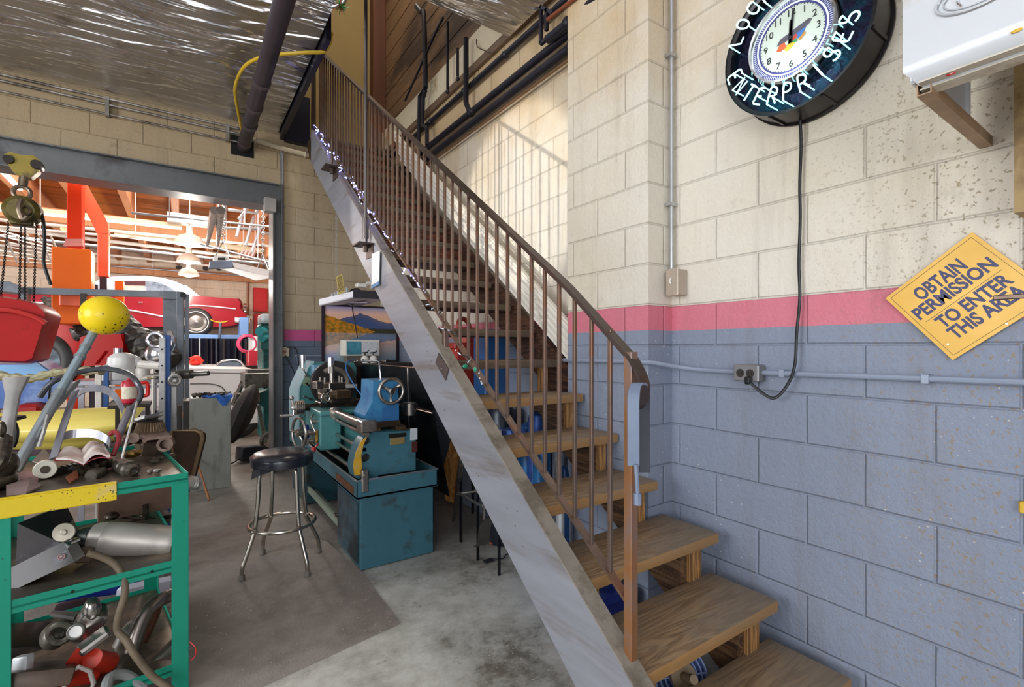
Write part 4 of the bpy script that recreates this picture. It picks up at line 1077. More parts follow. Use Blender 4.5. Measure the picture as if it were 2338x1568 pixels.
# ---------------------------------------------------------------- bench behind the lathe with monitor, white bottles, tools
B0 = V((1.75, 5.3, 0))
th = thing('work_bench', 'dark bench behind the lathe carrying small tools', 'bench', B0)
g = G(); g.box(1.47, 2.085, 5.02, 5.60, 1.215, 1.25, .003); obj('bench_top', g, mat('dark_bench', '#3a3230', .5, .2, .3, 4), th)
for x in (1.49, 2.03):
    for y in (5.06, 5.56):
        g = G(); g.box(x, x + .04, y - .02, y + .02, 0, 1.215); obj('leg', g, M_IRON, th)
g = G(); g.box(1.47, 2.085, 5.56, 5.60, .3, 1.2); obj('back_panel', g, mat('bench_back', '#22262c', .5, .3, .3), th)
p = AY(5.72, 828, 792)
th = thing('control_monitor', 'small old beige readout unit with a screen on the bench', 'monitor', V((p.x, 5.3, 1.265)))
a, b2 = AY(5.20, 788, 775), AY(5.20, 867, 812)
g = G(); g.box(a.x, b2.x, 5.20, 5.40, b2.z, a.z + .0, .006); obj('housing', g, mat('beige_plastic', '#ded8ca', .4, 0, .05), th)
g = G(); g.box(a.x + .018, a.x + .17, 5.193, 5.201, b2.z + .016, a.z - .018, .003); g2 = obj('screen', g, mat('teal_screen', '#4a8a9c', .15, 0, .5, 9, grime='#cfe3e6', gamt=.62, gscale=7), th)
g = G(); g.box(a.x + .18, b2.x - .015, 5.194, 5.201, b2.z + .016, a.z - .018, .001); g.cyl((a.x + .27, 5.193, a.z - .055), (a.x + .27, 5.185, a.z - .055), .008, n=10); obj('key_panel', g, mat('grey_keys', '#c9ccd2', .4, 0, .2, 60, grime='#7a7d84', gamt=.6, gscale=70), th)
g = G(); g.box(a.x + .03, b2.x - .03, 5.24, 5.38, 1.252, b2.z); obj('stand', g, mat('brown_stand', '#6a5f52', .5), th)
rb = random.Random(5)
for k in range(9):
    x = 1.49 + .055 * k; g = G(); z0 = 1.252
    g.cyl((x, 5.06 + rb.uniform(0, .05), z0 + .012), (x + rb.uniform(-.04, .05), 5.06 + rb.uniform(0, .06), z0 + rb.uniform(.012, .03)), rb.uniform(.006, .013), n=8)
    g.ell((x, 5.08, z0 + .016), (.018, .014, .014), nu=8, nv=5)
    tag(obj('hand_tool', g, rb.choice([M_STEEL, M_IRON, M_CHROME])), 'small steel hand tool lying on the dark bench', 'tool', 'small tools on the bench behind the lathe')
for k, px in enumerate((833, 852)):
    p = AY(5.08, px, 835); q = V((p.x, 5.08, 1.252))
    th = thing('grease_fitting', ['left', 'right'][k] + ' white plastic bottle of the pair on the bench below the monitor', 'bottle', q)
    g = G(); g.lathe([(.036, 0), (.04, .01), (.04, .05), (.025, .07), (.012, .078)], q, n=18); obj('bottle_body', g, mat('white_plastic', '#f0ece4', 0.3), th)
    g = G(); g.cyl(q + V((0, 0, .075)), q + V((0, 0, .105)), .009, n=8); g.tube([q + V((-.035, 0, .105)), q + V((.035, 0, .115))], .006, 6); g.tube([q + V((.03, 0, .115)), q + V((.04, -.01, .135))], .005, 6); obj('spray_head', g, M_BLACK, th)

# landscape picture standing behind
M_PIC, t, bs = newmat('landscape_print')
u = t.add('ShaderNodeTexCoord'); sp = t.add('ShaderNodeSeparateXYZ'); t.link(u.outputs['Generated'], sp.inputs[0])
X_, Z_ = sp.outputs[0], sp.outputs[2]
cb = t.add('ShaderNodeCombineXYZ'); t.link(X_, cb.inputs[0])
def line_n(sc, det=5): 
    mp = t.add('ShaderNodeMapping'); mp.inputs['Scale'].default_value = (sc, 0, 0); t.link(cb.outputs[0], mp.inputs[0])
    return t.noise(mp.outputs[0], 1.0, det, .6)
full = u.outputs['Generated']
mirror = t.math('ADD', t.math('MULTIPLY', t.math('ABSOLUTE', t.math('SUBTRACT', Z_, .56)), 1.0), 0.0)   # distance from the shore line
sky = t.ramp(mirror, [(0.2, '#e6b58f'), (0.33, '#e9b9a8'), (0.44, '#9fa0c8')])
mt = t.math('ADD', t.math('MULTIPLY', line_n(3.0, 6), .22), t.math('SUBTRACT', .30, t.math('MULTIPLY', t.math('ABSOLUTE', t.math('SUBTRACT', X_, .48)), .33)))
mcol = t.ramp(t.math('SUBTRACT', mt, mirror), [(0.0, '#b8735f'), (0.05, '#6a5f78'), (0.2, '#37507e')])
c = t.mix(t.math('LESS_THAN', mirror, t.math('SUBTRACT', mt, .10)), sky, mcol)
tr = t.math('MULTIPLY_ADD', line_n(46, 3), .10, .005)
c = t.mix(t.math('LESS_THAN', mirror, tr), c, '#26301c')
mp = t.add('ShaderNodeMapping'); mp.inputs['Scale'].default_value = (16, 1, 16); t.link(full, mp.inputs[0])
lf = t.noise(mp.outputs[0], 1.0, 5, .7)
aut = t.ramp(lf, [(.3, '#2e2c10'), (.45, '#8a6a18'), (.6, '#d8861c'), (.75, '#5a5a1e')])
tl = t.math('SUBTRACT', t.math('ADD', .25, t.math('MULTIPLY', lf, .08)), t.math('MULTIPLY', X_, .42))
c = t.mix(t.math('LESS_THAN', mirror, tl), c, aut)
below = t.math('LESS_THAN', Z_, .53)
wat = t.mix(.35, c, '#8fa8bc')
c = t.mix(below, c, wat)
refl = t.math('MULTIPLY', t.math('LESS_THAN', Z_, .30), t.math('GREATER_THAN', X_, .16))
c = t.mix(t.math('MULTIPLY', refl, .8), c, t.ramp(Z_, [(0.0, '#7fa3ab'), (.3, '#cfc6c0')]))
t.link(c, bs.inputs['Base Color']); bs.inputs['Roughness'].default_value = .35
a, b2 = AY(5.44, 741, 698), AY(5.44, 908, 824)
x0, x1, z0, z1 = a.x, 2.062, 1.254, a.z
th = thing('landscape_picture', 'large framed picture of a mountain lake in autumn colours', 'picture', (1.7, 5.45, z0))
g = G(); g.box(x0 + .0, x1, 5.435, 5.445, z0, z1); obj('print', g, M_PIC, th)
g = G(); g.box(x0 - .03, x0, 5.42, 5.46, z0, z1 + .02); g.box(x1, x1 + .03, 5.42, 5.46, z0, z1 + .02); g.box(x0, x1, 5.42, 5.46, z0 - .0, z0 + .012); g.box(x0, x1, 5.42, 5.46, z1, z1 + .02)
obj('frame', g, mat('dark_plum_frame', '#241724', .4), th)

# hanging fluorescent hood used as a shelf
a, b2 = AY(5.55, 728, 698), AY(5.55, 806, 678)
yl = 5.30
p0 = V((1.18, yl + .35, 1.925)); 
th = thing('light_hood', 'white and dark blue shop light hood hanging over the bench', 'light fixture', V((1.5, 5.6, 1.83)))
A_, B_, C_ = AY(5.40, 729, 698), AY(5.02, 806, 680), AY(5.25, 885, 684)
g = G(); up = V((0, 0, .075))
D_ = A_ + (C_ - B_)
g.prism([A_, B_, C_, D_], (0, 0, .012)); g.prism([A_ , B_, B_ + V((0, 0, .07)), A_ + V((0, 0, .07))], (.006, .010, 0)); g.prism([D_, C_, C_ + V((0, 0, .07)), D_ + V((0, 0, .07))], (-.006, -.01, 0))
obj('hood_body', g, mat('white_hood', '#dfdde2', .4, 0, .04), th)
g = G(); d = (B_ - C_).normalized() * .003; n_ = V((d.y, -d.x, 0)); g.prism([B_ + V((0, -.004, 0)), C_ + V((0, -.004, 0)), C_ + V((0, -.004, .085)), B_ + V((0, -.004, .085))], (-.004, -.012, 0)); obj('end_face', g, mat('navy_blue_face', '#2e3348', .4), th)
g = G(); M1 = (A_ + B_ + C_ + D_) / 4 - V((0, 0, .006)); g.obox(M1, (.32, .12, .008), (0, 0, -.6)); g.tube([M1 + V((-.08, 0, -.01)), M1 + V((0, .02, -.03)), M1 + V((.1, .04, -.01))], .006, 6); obj('lamp_socket', g, mat('pinkish_underside', '#8f8494', .4, .2), th)
g = G(); q = AY(5.4, 803, 690); g.tube(smoothp([q, AY(5.36, 807, 720), AY(5.34, 812, 745), AY(5.35, 816, 772)]), .006, 8); obj('power_cord', g, M_BLACK, th)
g = G()
cp = AY(5.40, 768, 625); n = 0
zc = cp.z - .02
while zc < 3.0:
    a = V((cp.x, 5.40, zc)); g.torus(a, (1, 0, 0) if n % 2 else (0, 1, 0), .008, .0022, 8, 4); zc += .0135; n += 1
for v in g.bm.verts: pass
obj('hanging_chain', g, M_CONDUIT, th)
# things lying on the hood
def onhood(fx, fy): return A_ + (B_ - A_) * fx + (D_ - A_) * fy + V((0, 0, .075))
q = [AY(5.14, 767, 632), AY(5.14, 781, 624), AY(5.11, 788, 667), AY(5.11, 772, 673)]
g = G(); g.prism(q, (.003, .006, 0)); yc = tag(obj('yellow_card', g, mat('yellow_card', '#dcc07a', .6)), 'upright yellow printed card on the hanging hood', 'card')
g = G()
for k in range(13):
    t0_ = .10 + k * .062; a = q[0].lerp(q[3], t0_); b3 = q[1].lerp(q[2], t0_); g.bar(a.lerp(b3, .12) - V((0, .003, 0)), a.lerp(b3, .88) - V((0, .003, 0)), .001, .003)
obj('printed_lines', g, M_BLACK, yc)
p = onhood(.45, .55)
g = G(); g.tube(smoothp([p + V((-.05, 0, 0)), p + V((-.04, 0, .06)), p + V((.03, 0, .085)), p + V((.06, 0, .06)), p + V((.02, 0, .05)), p + V((-.02, 0, .01))]), .008, 8); g.obox(p + V((-.03, 0, .02)), (.05, .03, .05), b=.004)
tag(obj('heat_gun', g, M_BLACK), 'black looped handle tool lying on the hanging hood', 'tool')
p = AY(5.22, 828, 652)
g = G(); g.obox(p + V((-.02, 0, 0)), (.10, .09, .045), b=.008); g.torus(p + V((.08, 0, -.02)), (0, 1, 0), .055, .02, 16, 8, a0=0, a1=PI); g.obox(p + V((.13, .0, .01)), (.09, .08, .07), b=.008)
tag(obj('tape_dispenser', g, mat('white_plastic', '#f0ece4', 0.3)), 'white plastic gadget on the hanging hood next to the stair board', 'gadget')
for k in range(6):
    p = A_.lerp(B_, .10 + k * .09) + (D_ - A_) * .25 + V((0, 0, .07))
    g = G(); g.lathe([(.014, 0), (.014, .05 + .006 * k), (.010, .055 + .006 * k), (.012, .06 + .006 * k)], p, n=12)
    tag(obj('clear_vial', g, mat('clear_vial', '#c6ccd2', .15, 0, .1, alpha=.55)), ('first', 'second', 'third', 'fourth', 'fifth', 'sixth')[k] + ' clear vial from the left in the row on the hanging hood', 'vial', 'row of clear vials on the hanging hood')
# ---------------------------------------------------------------- neon clock
CK = V((1.965, .935, 2.605))
M_CK = Matrix(((0, 0, -1), (-1, 0, 0), (0, 1, 0))).to_4x4()       # local x -> -Y, y -> +Z, z -> -X
def ckm(x, ang, r, tilt):
    """frame at polar position on the clock face (x: world X of the plane)"""
    c = V((x, CK.y - r * math.cos(ang), CK.z + r * math.sin(ang)))
    return Matrix.Translation(c) @ M_CK @ Matrix.Rotation(tilt, 4, 'Z')
th = thing('neon_clock', 'round neon wall clock with glowing blue-white lettering', 'clock', V((XR, CK.y, CK.z - .28)))
M_CAN = mat('black_clock_can', '#2a2628', 0.3, 0.6, 0.15, 4)
M_REFL = mat('purple_reflector', '#1a1830', 0.12, 0.8, 0.35, 14, grime='#0f3c4c', gamt=.52, gscale=12, bump=.5, bscale=18)  # teal in the grime slot is reflections painted into the colour
g = G(); g.lathe([(.262, 0), (.262, .10), (.275, .105), (.279, .112), (.279, .09), (.277, -.02), (.285, -.025), (.285, -.032), (.26, -.032)], (2.06, CK.y, CK.z), (-1, 0, 0), 72, ring=True)
for a in (-.35, -1.2, -1.9, .6, 2.4): 
    M = ckm(2.01, a, .279, 0) @ Matrix.Rotation(a, 4, 'Z'); g.box(-.004, .006, -.006, .006, -.06, .055, .001, M)
obj('housing', g, M_CAN, th)
g = G(); g.lathe([(0, 0), (.262, 0), (.262, .004), (0, .004)], (1.992, CK.y, CK.z), (-1, 0, 0), 72); obj('reflector', g, M_REFL, th)
cy_, cz_ = .935, 2.603
g = G(); g.lathe([(.138, .0), (.172, .0), (.176, .03), (.170, .055), (.160, .068), (.152, .066), (.146, .05), (.138, .045)], (1.99, cy_, cz_), (-1, 0, 0), 72, ring=True); bez = obj('bezel', g, M_CHROME, th)
g = G(); g.lathe([(.120, 0), (.150, 0), (.150, .004), (.120, .004)], (1.944, cy_, cz_), (-1, 0, 0), 72, ring=True)
ring = obj('printed_ring', g, mat('violet_ring', '#4a4a86', .3, .2, .15), th)
g = G()
for k in range(110):
    a = 2 * PI * k / 110; c = V((1.9392, cy_ + .141 * math.cos(a), cz_ + .141 * math.sin(a))); d = V((0, math.cos(a), math.sin(a)))
    g.bar(c - d * .005, c + d * .005, .003, .0006, up=V((1, 0, 0)))
obj('ring_marks', g, mat('pale_marks', '#d8d8e8', .4), ring)
g = G(); g.torus((1.941, cy_, cz_), (1, 0, 0), .130, .0035, 72, 6); obj('inner_neon', g, mat('pale_green_neon', '#eafff0', .3, emit=1.5, ecol='#dffff0'), th)
g = G(); g.lathe([(0, 0), (.126, 0), (.126, .004), (0, .004)], (1.946, cy_, cz_), (-1, 0, 0), 64)
dial = obj('dial', g, mat('cream_dial', '#d0d8ca', .35, 0, .03, emit=.05), th)
M_INK = mat('black_ink', '#17181c', .5)
for h in range(1, 13):
    g = G()
    a = PI / 2 - h * PI / 6
    c = V((1.9405, cy_ - .098 * math.cos(a), cz_ + .098 * math.sin(a)))
    g.text(str(h), .036, Matrix.Translation(c) @ M_CK, .0006)
    obj('numeral', g, M_INK, dial)
g = G()
for k in range(60):
    a = 2 * PI * k / 60; c = V((1.9412, cy_ + .118 * math.cos(a), cz_ + .118 * math.sin(a))); d = V((0, math.cos(a), math.sin(a)))
    g.bar(c - d * .003, c + d * .003, .0022, .0006, up=V((1, 0, 0)))
obj('minute_marks', g, M_INK, dial)
def on_dial(dy, dz, x=1.940): return V((x, cy_ - dy, cz_ + dz))
cols = ['#d8613a', '#3f74b8', '#c0453c', '#3f8f5a', '#d9b83a', '#5b5560', '#c88a3a']
shapes = [((-.062, -.028), (-.045, .0), (-.028, .002), (-.02, -.03), (-.045, -.036)), ((.02, .01), (.05, .032), (.066, .028), (.045, -.012), (.026, -.016)), ((.0, -.008), (.02, .012), (.028, -.005), (.01, -.02)),
          ((-.02, -.022), (.02, -.012), (.03, -.024), (-.004, -.032)), ((-.028, -.036), (-.01, -.018), (.02, -.026), (.0, -.042), (-.02, -.048)), ((-.06, -.006), (-.045, .016), (.07, .045), (.085, .038), (.07, .022), (-.02, -.004)), ((.03, -.02), (.055, .0), (.06, -.01), (.036, -.03))]
g = G()
for k, s_ in enumerate(shapes):
    g.prism([on_dial(a * .9, b * .9 + .0, 1.9405 - .0002 * k) for a, b in s_], (-.0005, 0, 0), mi=k)
obj('dial_art', g, [mat('art_%d' % k, c, .5) for k, c in enumerate(cols)], dial)
g = G()
for (ang, L_, w) in ((math.radians(84), .108, .010), (math.radians(88), .07, .014)):
    d = V((0, -math.cos(ang), math.sin(ang))); c = V((1.9355, cy_, cz_)); s_ = V((0, d.z, -d.y))
    g.prism([c - d * .02 + s_ * w * .5, c - d * .02 - s_ * w * .5, c + d * L_ * .9 - s_ * w * .4, c + d * L_, c + d * L_ * .9 + s_ * w * .4], (-.0012, 0, 0))
g.cyl((1.938, cy_, cz_), (1.932, cy_, cz_), .007, n=14)
obj('hands', g, M_INK, dial)
# neon letters: strokes in a unit box, bent round the face
STR = {
 'E': [[(.9, 1), (.15, 1), (0, .9), (0, .1), (.15, 0), (.9, 0)], [(.0, .5), (.7, .5)]],
 'N': [[(0, 0), (0, 1), (.85, 0), (.85, 1)]],
 'T': [[(0, 1), (1, 1)], [(.5, 1), (.5, 0)]],
 'R': [[(0, 0), (0, 1), (.6, 1), (.85, .88), (.9, .72), (.8, .56), (.6, .48), (.15, .48)], [(.5, .4), (.9, 0)]],
 'P': [[(0, 0), (0, 1), (.6, 1), (.85, .88), (.9, .72), (.8, .56), (.6, .48), (.15, .48)]],
 'I': [[(.45, 0), (.45, 1)]],
 'S': [[(.9, .9), (.6, 1), (.25, 1), (.05, .85), (.05, .65), (.25, .52), (.65, .48), (.88, .33), (.88, .15), (.65, 0), (.3, 0), (0, .12)]],
 'L': [[(0, 1), (0, .05), (.85, 0)]],
 'O': [[(.45, 0), (.15, .12), (0, .5), (.15, .88), (.45, 1), (.8, .88), (.95, .5), (.8, .12), (.55, .02)]],
 'C': [[(.9, .85), (.65, 1), (.3, .98), (.05, .75), (0, .5), (.05, .25), (.3, .02), (.65, 0), (.9, .15)]],
 'K': [[(0, 0), (0, 1)], [(.85, 1), (.1, .5), (.85, 0)]]}
M_NEON = mat('neon_tube', '#dffcff', 0.2, 0, 0, emit=1.7, ecol='#9fe6ee')
def neon(word, a_start, step, rad, h, w, outward):
    for k, chh in enumerate(word):
        a = math.radians(a_start + step * k)
        g = G()
        for st in STR[chh]:
            pts = []
            for (u_, v_) in st:
                # bottom lettering reads with its head to the centre, top lettering with its head outwards
                rr = rad + (v_ - .5) * h * (1 if outward else -1)
                aa = a + ((u_ - .45) * w / rad) * (-1 if outward else 1)
                pts.append(V((1.905, CK.y - rr * math.cos(aa), CK.z + rr * math.sin(aa))))
            g.tube(pts if len(pts) < 3 or chh in 'ENTLKI' else smoothp(pts, 3), .0036, 8)
            p = pts[0]; g.tube([p, p + V((.085, 0, 0))], .0028, 5)
        obj('neon_letter', g, M_NEON, th)
neon('ENTERPRISES', -163, 14.8, .218, .060, .032, False)
neon('LOCK', 158, -15.5, .218, .060, .034, True)
light('neon_glow', 'POINT', (1.88, CK.y, CK.z - .1), 1.2, (.75, .95, 1.0), .12)

# ---------------------------------------------------------------- yellow sign
cs = [V((2.082, .449, 1.778)), V((2.082, .679, 1.586)), V((2.082, .497, 1.366)), V((2.082, .262, 1.562))]
cs = [AX(2.085, 2220, 530), AX(2.085, 2022, 681), AX(2.085, 2176, 822), None]
cs[3] = cs[0] + cs[2] - cs[1]
M_SIGN = mat('scratched_yellow', '#cf9c1c', 0.35, 0.1, 0.08, 4, grime='#5a4424', gamt=.68, gscale=6, rvar=.2)
g = G(); g.prism(cs, (-.003, 0, 0)); sg = tag(obj('warning_sign', g, M_SIGN), 'yellow diamond sign telling visitors to obtain permission to enter', 'sign')
ctr = (cs[0] + cs[2]) / 2; ex = (cs[0] - cs[1]).normalized(); ey = (cs[1] - cs[2]).normalized(); sl_ = (cs[0] - cs[1]).length; sh = (cs[1] - cs[2]).length
ez = ex.cross(ey).normalized()
MS = Matrix.Translation(ctr + V((-.0036, 0, 0))) @ Matrix((ex, ey, ez)).transposed().to_4x4()
M_NAVY = mat('navy_lettering', '#2a2a5e', .45, 0, .1)
g = G()
for (w, x, y, s) in (('OBTAIN', -.005, .082, .062), ('PERMISSION', -.002, .033, .057), ('TO ENTER', .006, -.03, .057), ('THIS AREA', .006, -.078, .057)):
    n0 = len(g.bm.verts); tg = G(); tg.text(w, s, Matrix(), .0005, bold=.0018)
    xs = [v.co.x for v in tg.bm.verts]; sc_ = (.25 if w == 'PERMISSION' else (.155 if w == 'OBTAIN' else .215)) / (max(xs) - min(xs))
    fs = [[v.index for v in f.verts] for f in tg.bm.faces] if False else None
    tg.bm.verts.index_update()
    g._add([MS @ V((v.co.x * sc_ + x, v.co.y + y, v.co.z)) for v in tg.bm.verts], [[v.index for v in f.verts] for f in tg.bm.faces]); tg.bm.free()
obj('lettering', g, M_NAVY, sg)
g = G()
b_ = .5
for (a, b2) in (((-.46, .46), (.46, .46)), ((.46, .46), (.46, -.46)), ((.46, -.46), (-.46, -.46)), ((-.46, -.46), (-.46, .46)), ((-.40, -.0), (.40, .0))):
    g.bar(MS @ V((a[0] * sl_, a[1] * sh, 0)), MS @ V((b2[0] * sl_, b2[1] * sh, 0)), .0008, .0014, up=V((1, 0, 0)))
obj('border_line', g, M_INK, sg)
g = G()
for (x, y) in ((-.125, -.095), (.02, -.135)): g.cyl(MS @ V((x, y, -.001)), MS @ V((x, y, .002)), .003, n=10)
obj('screw', g, M_STEEL, sg)

# ---------------------------------------------------------------- white enamel cabinet hung on the wall, seen from below
th = thing('wall_cabinet', 'white painted sheet metal box with oval badge mounted high on the wall', 'cabinet', (1.8, 0, 2.05))
M_WHP = mat('white_enamel', '#c6c8cc', 0.35, 0.05, 0.03, 3, grime='#b8ad98', gamt=.68, gscale=3, coat=.2)
M_WHD = mat('dirty_white', '#cbc2b0', 0.45, 0, 0.1, 4, grime='#8f7a5c', gamt=.58, gscale=4)
yL, yR = .452, -.62
secs = [(1.500, 2.95), (1.500, 2.118), (1.503, 2.10), (1.51, 2.085), (1.522, 2.066), (1.535, 2.055)]
g = G()
g.grid([[(x, yL - (.0 if i < 3 else (.012 * (i - 2))), z), (x, yR, z)] for i, (x, z) in enumerate(secs)], (.004, 0, 0.002)); obj('front_panel', g, M_WHP, th)
g = G(); g.grid([[(x, yL - .025, z), (x, yR, z)] for x, z in [(1.533, 2.054), (1.575, 2.052)]], (0, 0, .004)); g.box(1.50, 1.535, yR, yL - .03, 2.06, 2.064); obj('bottom_lip', g, M_WHD, th)
g = G()
nf = 26
rows = []
for z in (2.075, 2.95):
    rows.append([(1.51 + .44 * i / nf, yL - .012 - .004 * (i % 2), z) for i in range(nf + 1)])
g.grid(rows, (0, -.004, 0)); g.tube([(1.52, yL - .016, 2.08), (1.95, yL - .016, 2.08)], .008, 8); g.tube([(1.95, yL - .016, 2.08), (1.95, yL - .016, 2.95)], .014, 10)
obj('fluted_side', g, M_WHP, th)
g = G(); g.box(1.5, 2.095, yR, yL, 2.95, 2.96); obj('top_panel', g, M_WHP, th)
g = G(); 
def hollow(g, p0, p1, w, t_):
    d = (p1 - p0).normalized(); s_, u = frame_from(d); o_ = []; i_ = []
    for (a, b) in ((1, 1), (-1, 1), (-1, -1), (1, -1)):
        o_.append(s_ * a * w / 2 + u * b * w / 2); i_.append(s_ * a * (w / 2 - t_) + u * b * (w / 2 - t_))
    vs = [p0 + q for q in o_] + [p1 + q for q in o_] + [p0 + q for q in i_] + [p1 + q for q in i_]
    fs = []
    for k in range(4):
        l = (k + 1) % 4
        fs += [(k, l, 4 + l, 4 + k), (8 + k, 12 + k, 12 + l, 8 + l), (k, 8 + k, 8 + l, l), (4 + k, 4 + l, 12 + l, 12 + k)]
    g._add(vs, fs)
hollow(g, V((1.53, .418, 2.055)), V((2.095, .418, 2.055)), .030, .003); obj('support_tube', g, mat('primer_tube', '#a08468', .5, .3, .2, 10, grime='#6a5440', gamt=.6), th)
g = G(); c0 = AX(1.497, 2235, -22)
g.tube([c0 + V((0, .075 * math.cos(a * PI / 24), .036 * math.sin(a * PI / 24))) for a in range(48)], .0035, 6, closed=True)
g.tube([c0 + V((0, .062 * math.cos(a * PI / 24), .027 * math.sin(a * PI / 24))) for a in range(48)], .0018, 6, closed=True)
g.tube(smoothp([c0 + V((0, .03, -.018)), c0 + V((0, .035, .0)), c0 + V((0, .0, .016)), c0 + V((0, -.02, .0)), c0 + V((0, .015, -.008)), c0 + V((0, -.03, -.004))]), .0022, 6); obj('oval_badge', g, M_CHROME, th)
g = G(); c0 = AX(1.512, 2172, 166); g.ell(c0, (.003, .011, .006), nu=12, nv=6); obj('red_lamp_lens', g, mat('red_lens', '#c81c2c', .1, coat=1), th)
g = G(); c0 = AX(1.502, 2321, 70); g.ell(c0, (.002, .010, .004), nu=12, nv=6); obj('yellow_spot', g, mat('yellow_plastic', '#dcae2e', 0.4), th)

# ---------------------------------------------------------------- things stored under the stairs
th = thing('blue_motor', 'blue electric motor with fan grille on the floor under the second tread', 'motor', (1.62, 1.15, 0))
c0 = V((1.555, 1.16, .165)); ax = V((-.35, -.8, .45)).normalized()
g = G(); g.lathe([(.02, 0), (.11, 0), (.118, -.02), (.118, -.2), (.09, -.22), (.02, -.22)], c0, ax, 32); g.box(1.52, 1.70, 1.22, 1.36, .0, .03); obj('motor_body', g, mat('motor_blue', '#3a4f86', .4, .2, .15), th)
g = G()
for r in (.105, .085, .065, .045): g.torus(c0 + ax * .02, ax, r, .004, 32, 6)
for k in range(6):
    s_, u = frame_from(ax); d = s_ * math.cos(k * PI / 3) + u * math.sin(k * PI / 3); g.tube([c0 + ax * .02 + d * .02, c0 + ax * .02 + d * .108], .004, 6)
g.lathe([(.0, .03), (.03, .03), (.03, .0)], c0, ax, 18); obj('fan_grille', g, mat('pale_blue_grille', '#7f93c0', .4, .2), th)
g = G(); g.cyl(c0 + ax * .03, c0 + ax * .12, .016, n=14); g.lathe([(.05, .03), (.05, .045), (.01, .045)], c0, ax, 24); obj('shaft', g, mat('tan_shaft', '#8d7a62', .5, .3), th)
M_BLUEDK = mat('deep_blue_plastic', '#1a2f8a', .3, 0, .1)
g = G(); g.box(1.58, 1.86, 1.62, 1.90, .0, .22, .02)
tag(obj('blue_bin', g, M_BLUEDK), 'deep blue plastic bin on the floor under the third tread', 'bin')
g = G(); g.tube(smoothp([V((1.58, 1.7, .24)), V((1.66, 1.72, .30)), V((1.74, 1.80, .25)), V((1.82, 1.75, .29)), V((1.86, 1.85, .24))]), .016, 8)
tag(obj('cable_bundle', g, M_BLACK), 'black cable bundle lying over the deep blue bin', 'cable')
rj = random.Random(21)
for k, (x, y, h, r, c, lab) in enumerate(((1.66, 2.14, .95, .05, '#1f6fb0', 'bright blue gas bottle'), (1.78, 2.35, 1.02, .055, '#2a4f9a', 'dark blue gas bottle'), (1.76, 2.12, .8, .022, '#cfd2d6', 'pale metal pipe'), (1.90, 2.42, 1.0, .05, '#173a6a', 'navy gas bottle'), (1.96, 2.66, .9, .09, '#1d5f9a', 'blue steel drum'), (1.92, 2.95, 1.0, .10, '#2a2f3a', 'black steel drum'), (1.70, 2.02, .7, .018, '#b8bcc0', 'slim pale pipe'), (1.84, 2.16, .72, .03, '#2e62a0', 'short blue pipe'))):
    g = G(); g.lathe([(r * .9, 0), (r, .02), (r, h - .06), (r * .8, h - .02), (r * .3, h)], (x, y, 0), n=20)
    tag(obj('gas_bottle' if 'bottle' in lab else ('steel_drum' if 'drum' in lab else 'standing_pipe'), g, mat('under_' + lab.replace(' ', '_'), c, .35, .3, .2, 4, grime='#1b1d22', gamt=.55)), lab + ' standing under the stairs behind the treads', 'drum' if 'drum' in lab else ('gas bottle' if 'bottle' in lab else 'pipe'))
for k, (p, s_, c, lab) in enumerate((((1.79, 2.62, .82), (.14, .14, .12), '#4f74c4', 'small blue box on a shelf seen between the upper treads'), ((1.64, 2.62, .82), (.08, .1, .14), '#c8ccd0', 'white jar with green lid on a shelf seen between the upper treads'))):
    g = G(); g.obox(V(p), s_, b=.01)
    if k: g.cyl(V(p) + V((0, 0, .07)), V(p) + V((0, 0, .095)), .04, n=16)
    tag(obj('storage_box' if not k else 'storage_jar', g, mat('st%d' % k, c, .4)), lab, 'box' if not k else 'jar')
g = G(); g.box(1.60, 1.88, 2.5, 2.8, .72, .748, .003)
for q in ((1.62, 2.52), (1.86, 2.52), (1.62, 2.78), (1.86, 2.78)): g.box(q[0] - .007, q[0] + .007, q[1] - .007, q[1] + .007, 0, .72)
tag(obj('low_shelf', g, M_BLACK), 'low black shelf standing under the stairs', 'shelf')
M_REDB = mat('red_vise_paint', '#b03a30', .4, .1, .2, 6, grime='#3a1a16', gamt=.6)
p = AY(3.45, 1085, 745); p.x = min(p.x, 1.88)
g = G(); g.torus(p, (.3, -1, .2), .06, .02, 22, 8); g.obox(p + V((.05, .02, -.08)), (.14, .10, .14), (0, 0, .3), .01); g.obox(p + V((-.02, 0, -.16)), (.2, .14, .05), b=.008); g.box(p.x - .1, p.x + .15, p.y - .08, p.y + .1, 1.0, p.z - .17)
tag(obj('red_grinder', g, M_REDB), 'red and brown machine casting seen between the treads', 'machine')
p = AY(3.2, 1128, 790)
g = G(); g.box(p.x - .13, p.x + .08, 3.12, 3.3, 1.0, p.z + .13, .01); tag(obj('blue_crate', g, mat('blue_case', '#2a5c94', .4, 0, .2)), 'blue case behind the red casting under the stairs', 'case')
g = G(); g.box(1.64, 2.07, 3.08, 3.62, .96, 1.0, .004)
for q in ((1.67, 3.11), (2.04, 3.11), (1.67, 3.59), (2.04, 3.59)): g.box(q[0] - .008, q[0] + .008, q[1] - .008, q[1] + .008, 0, .96)
tag(obj('storage_table', g, M_BLACK), 'dark slim-legged table under the stairs carrying the red casting', 'table')
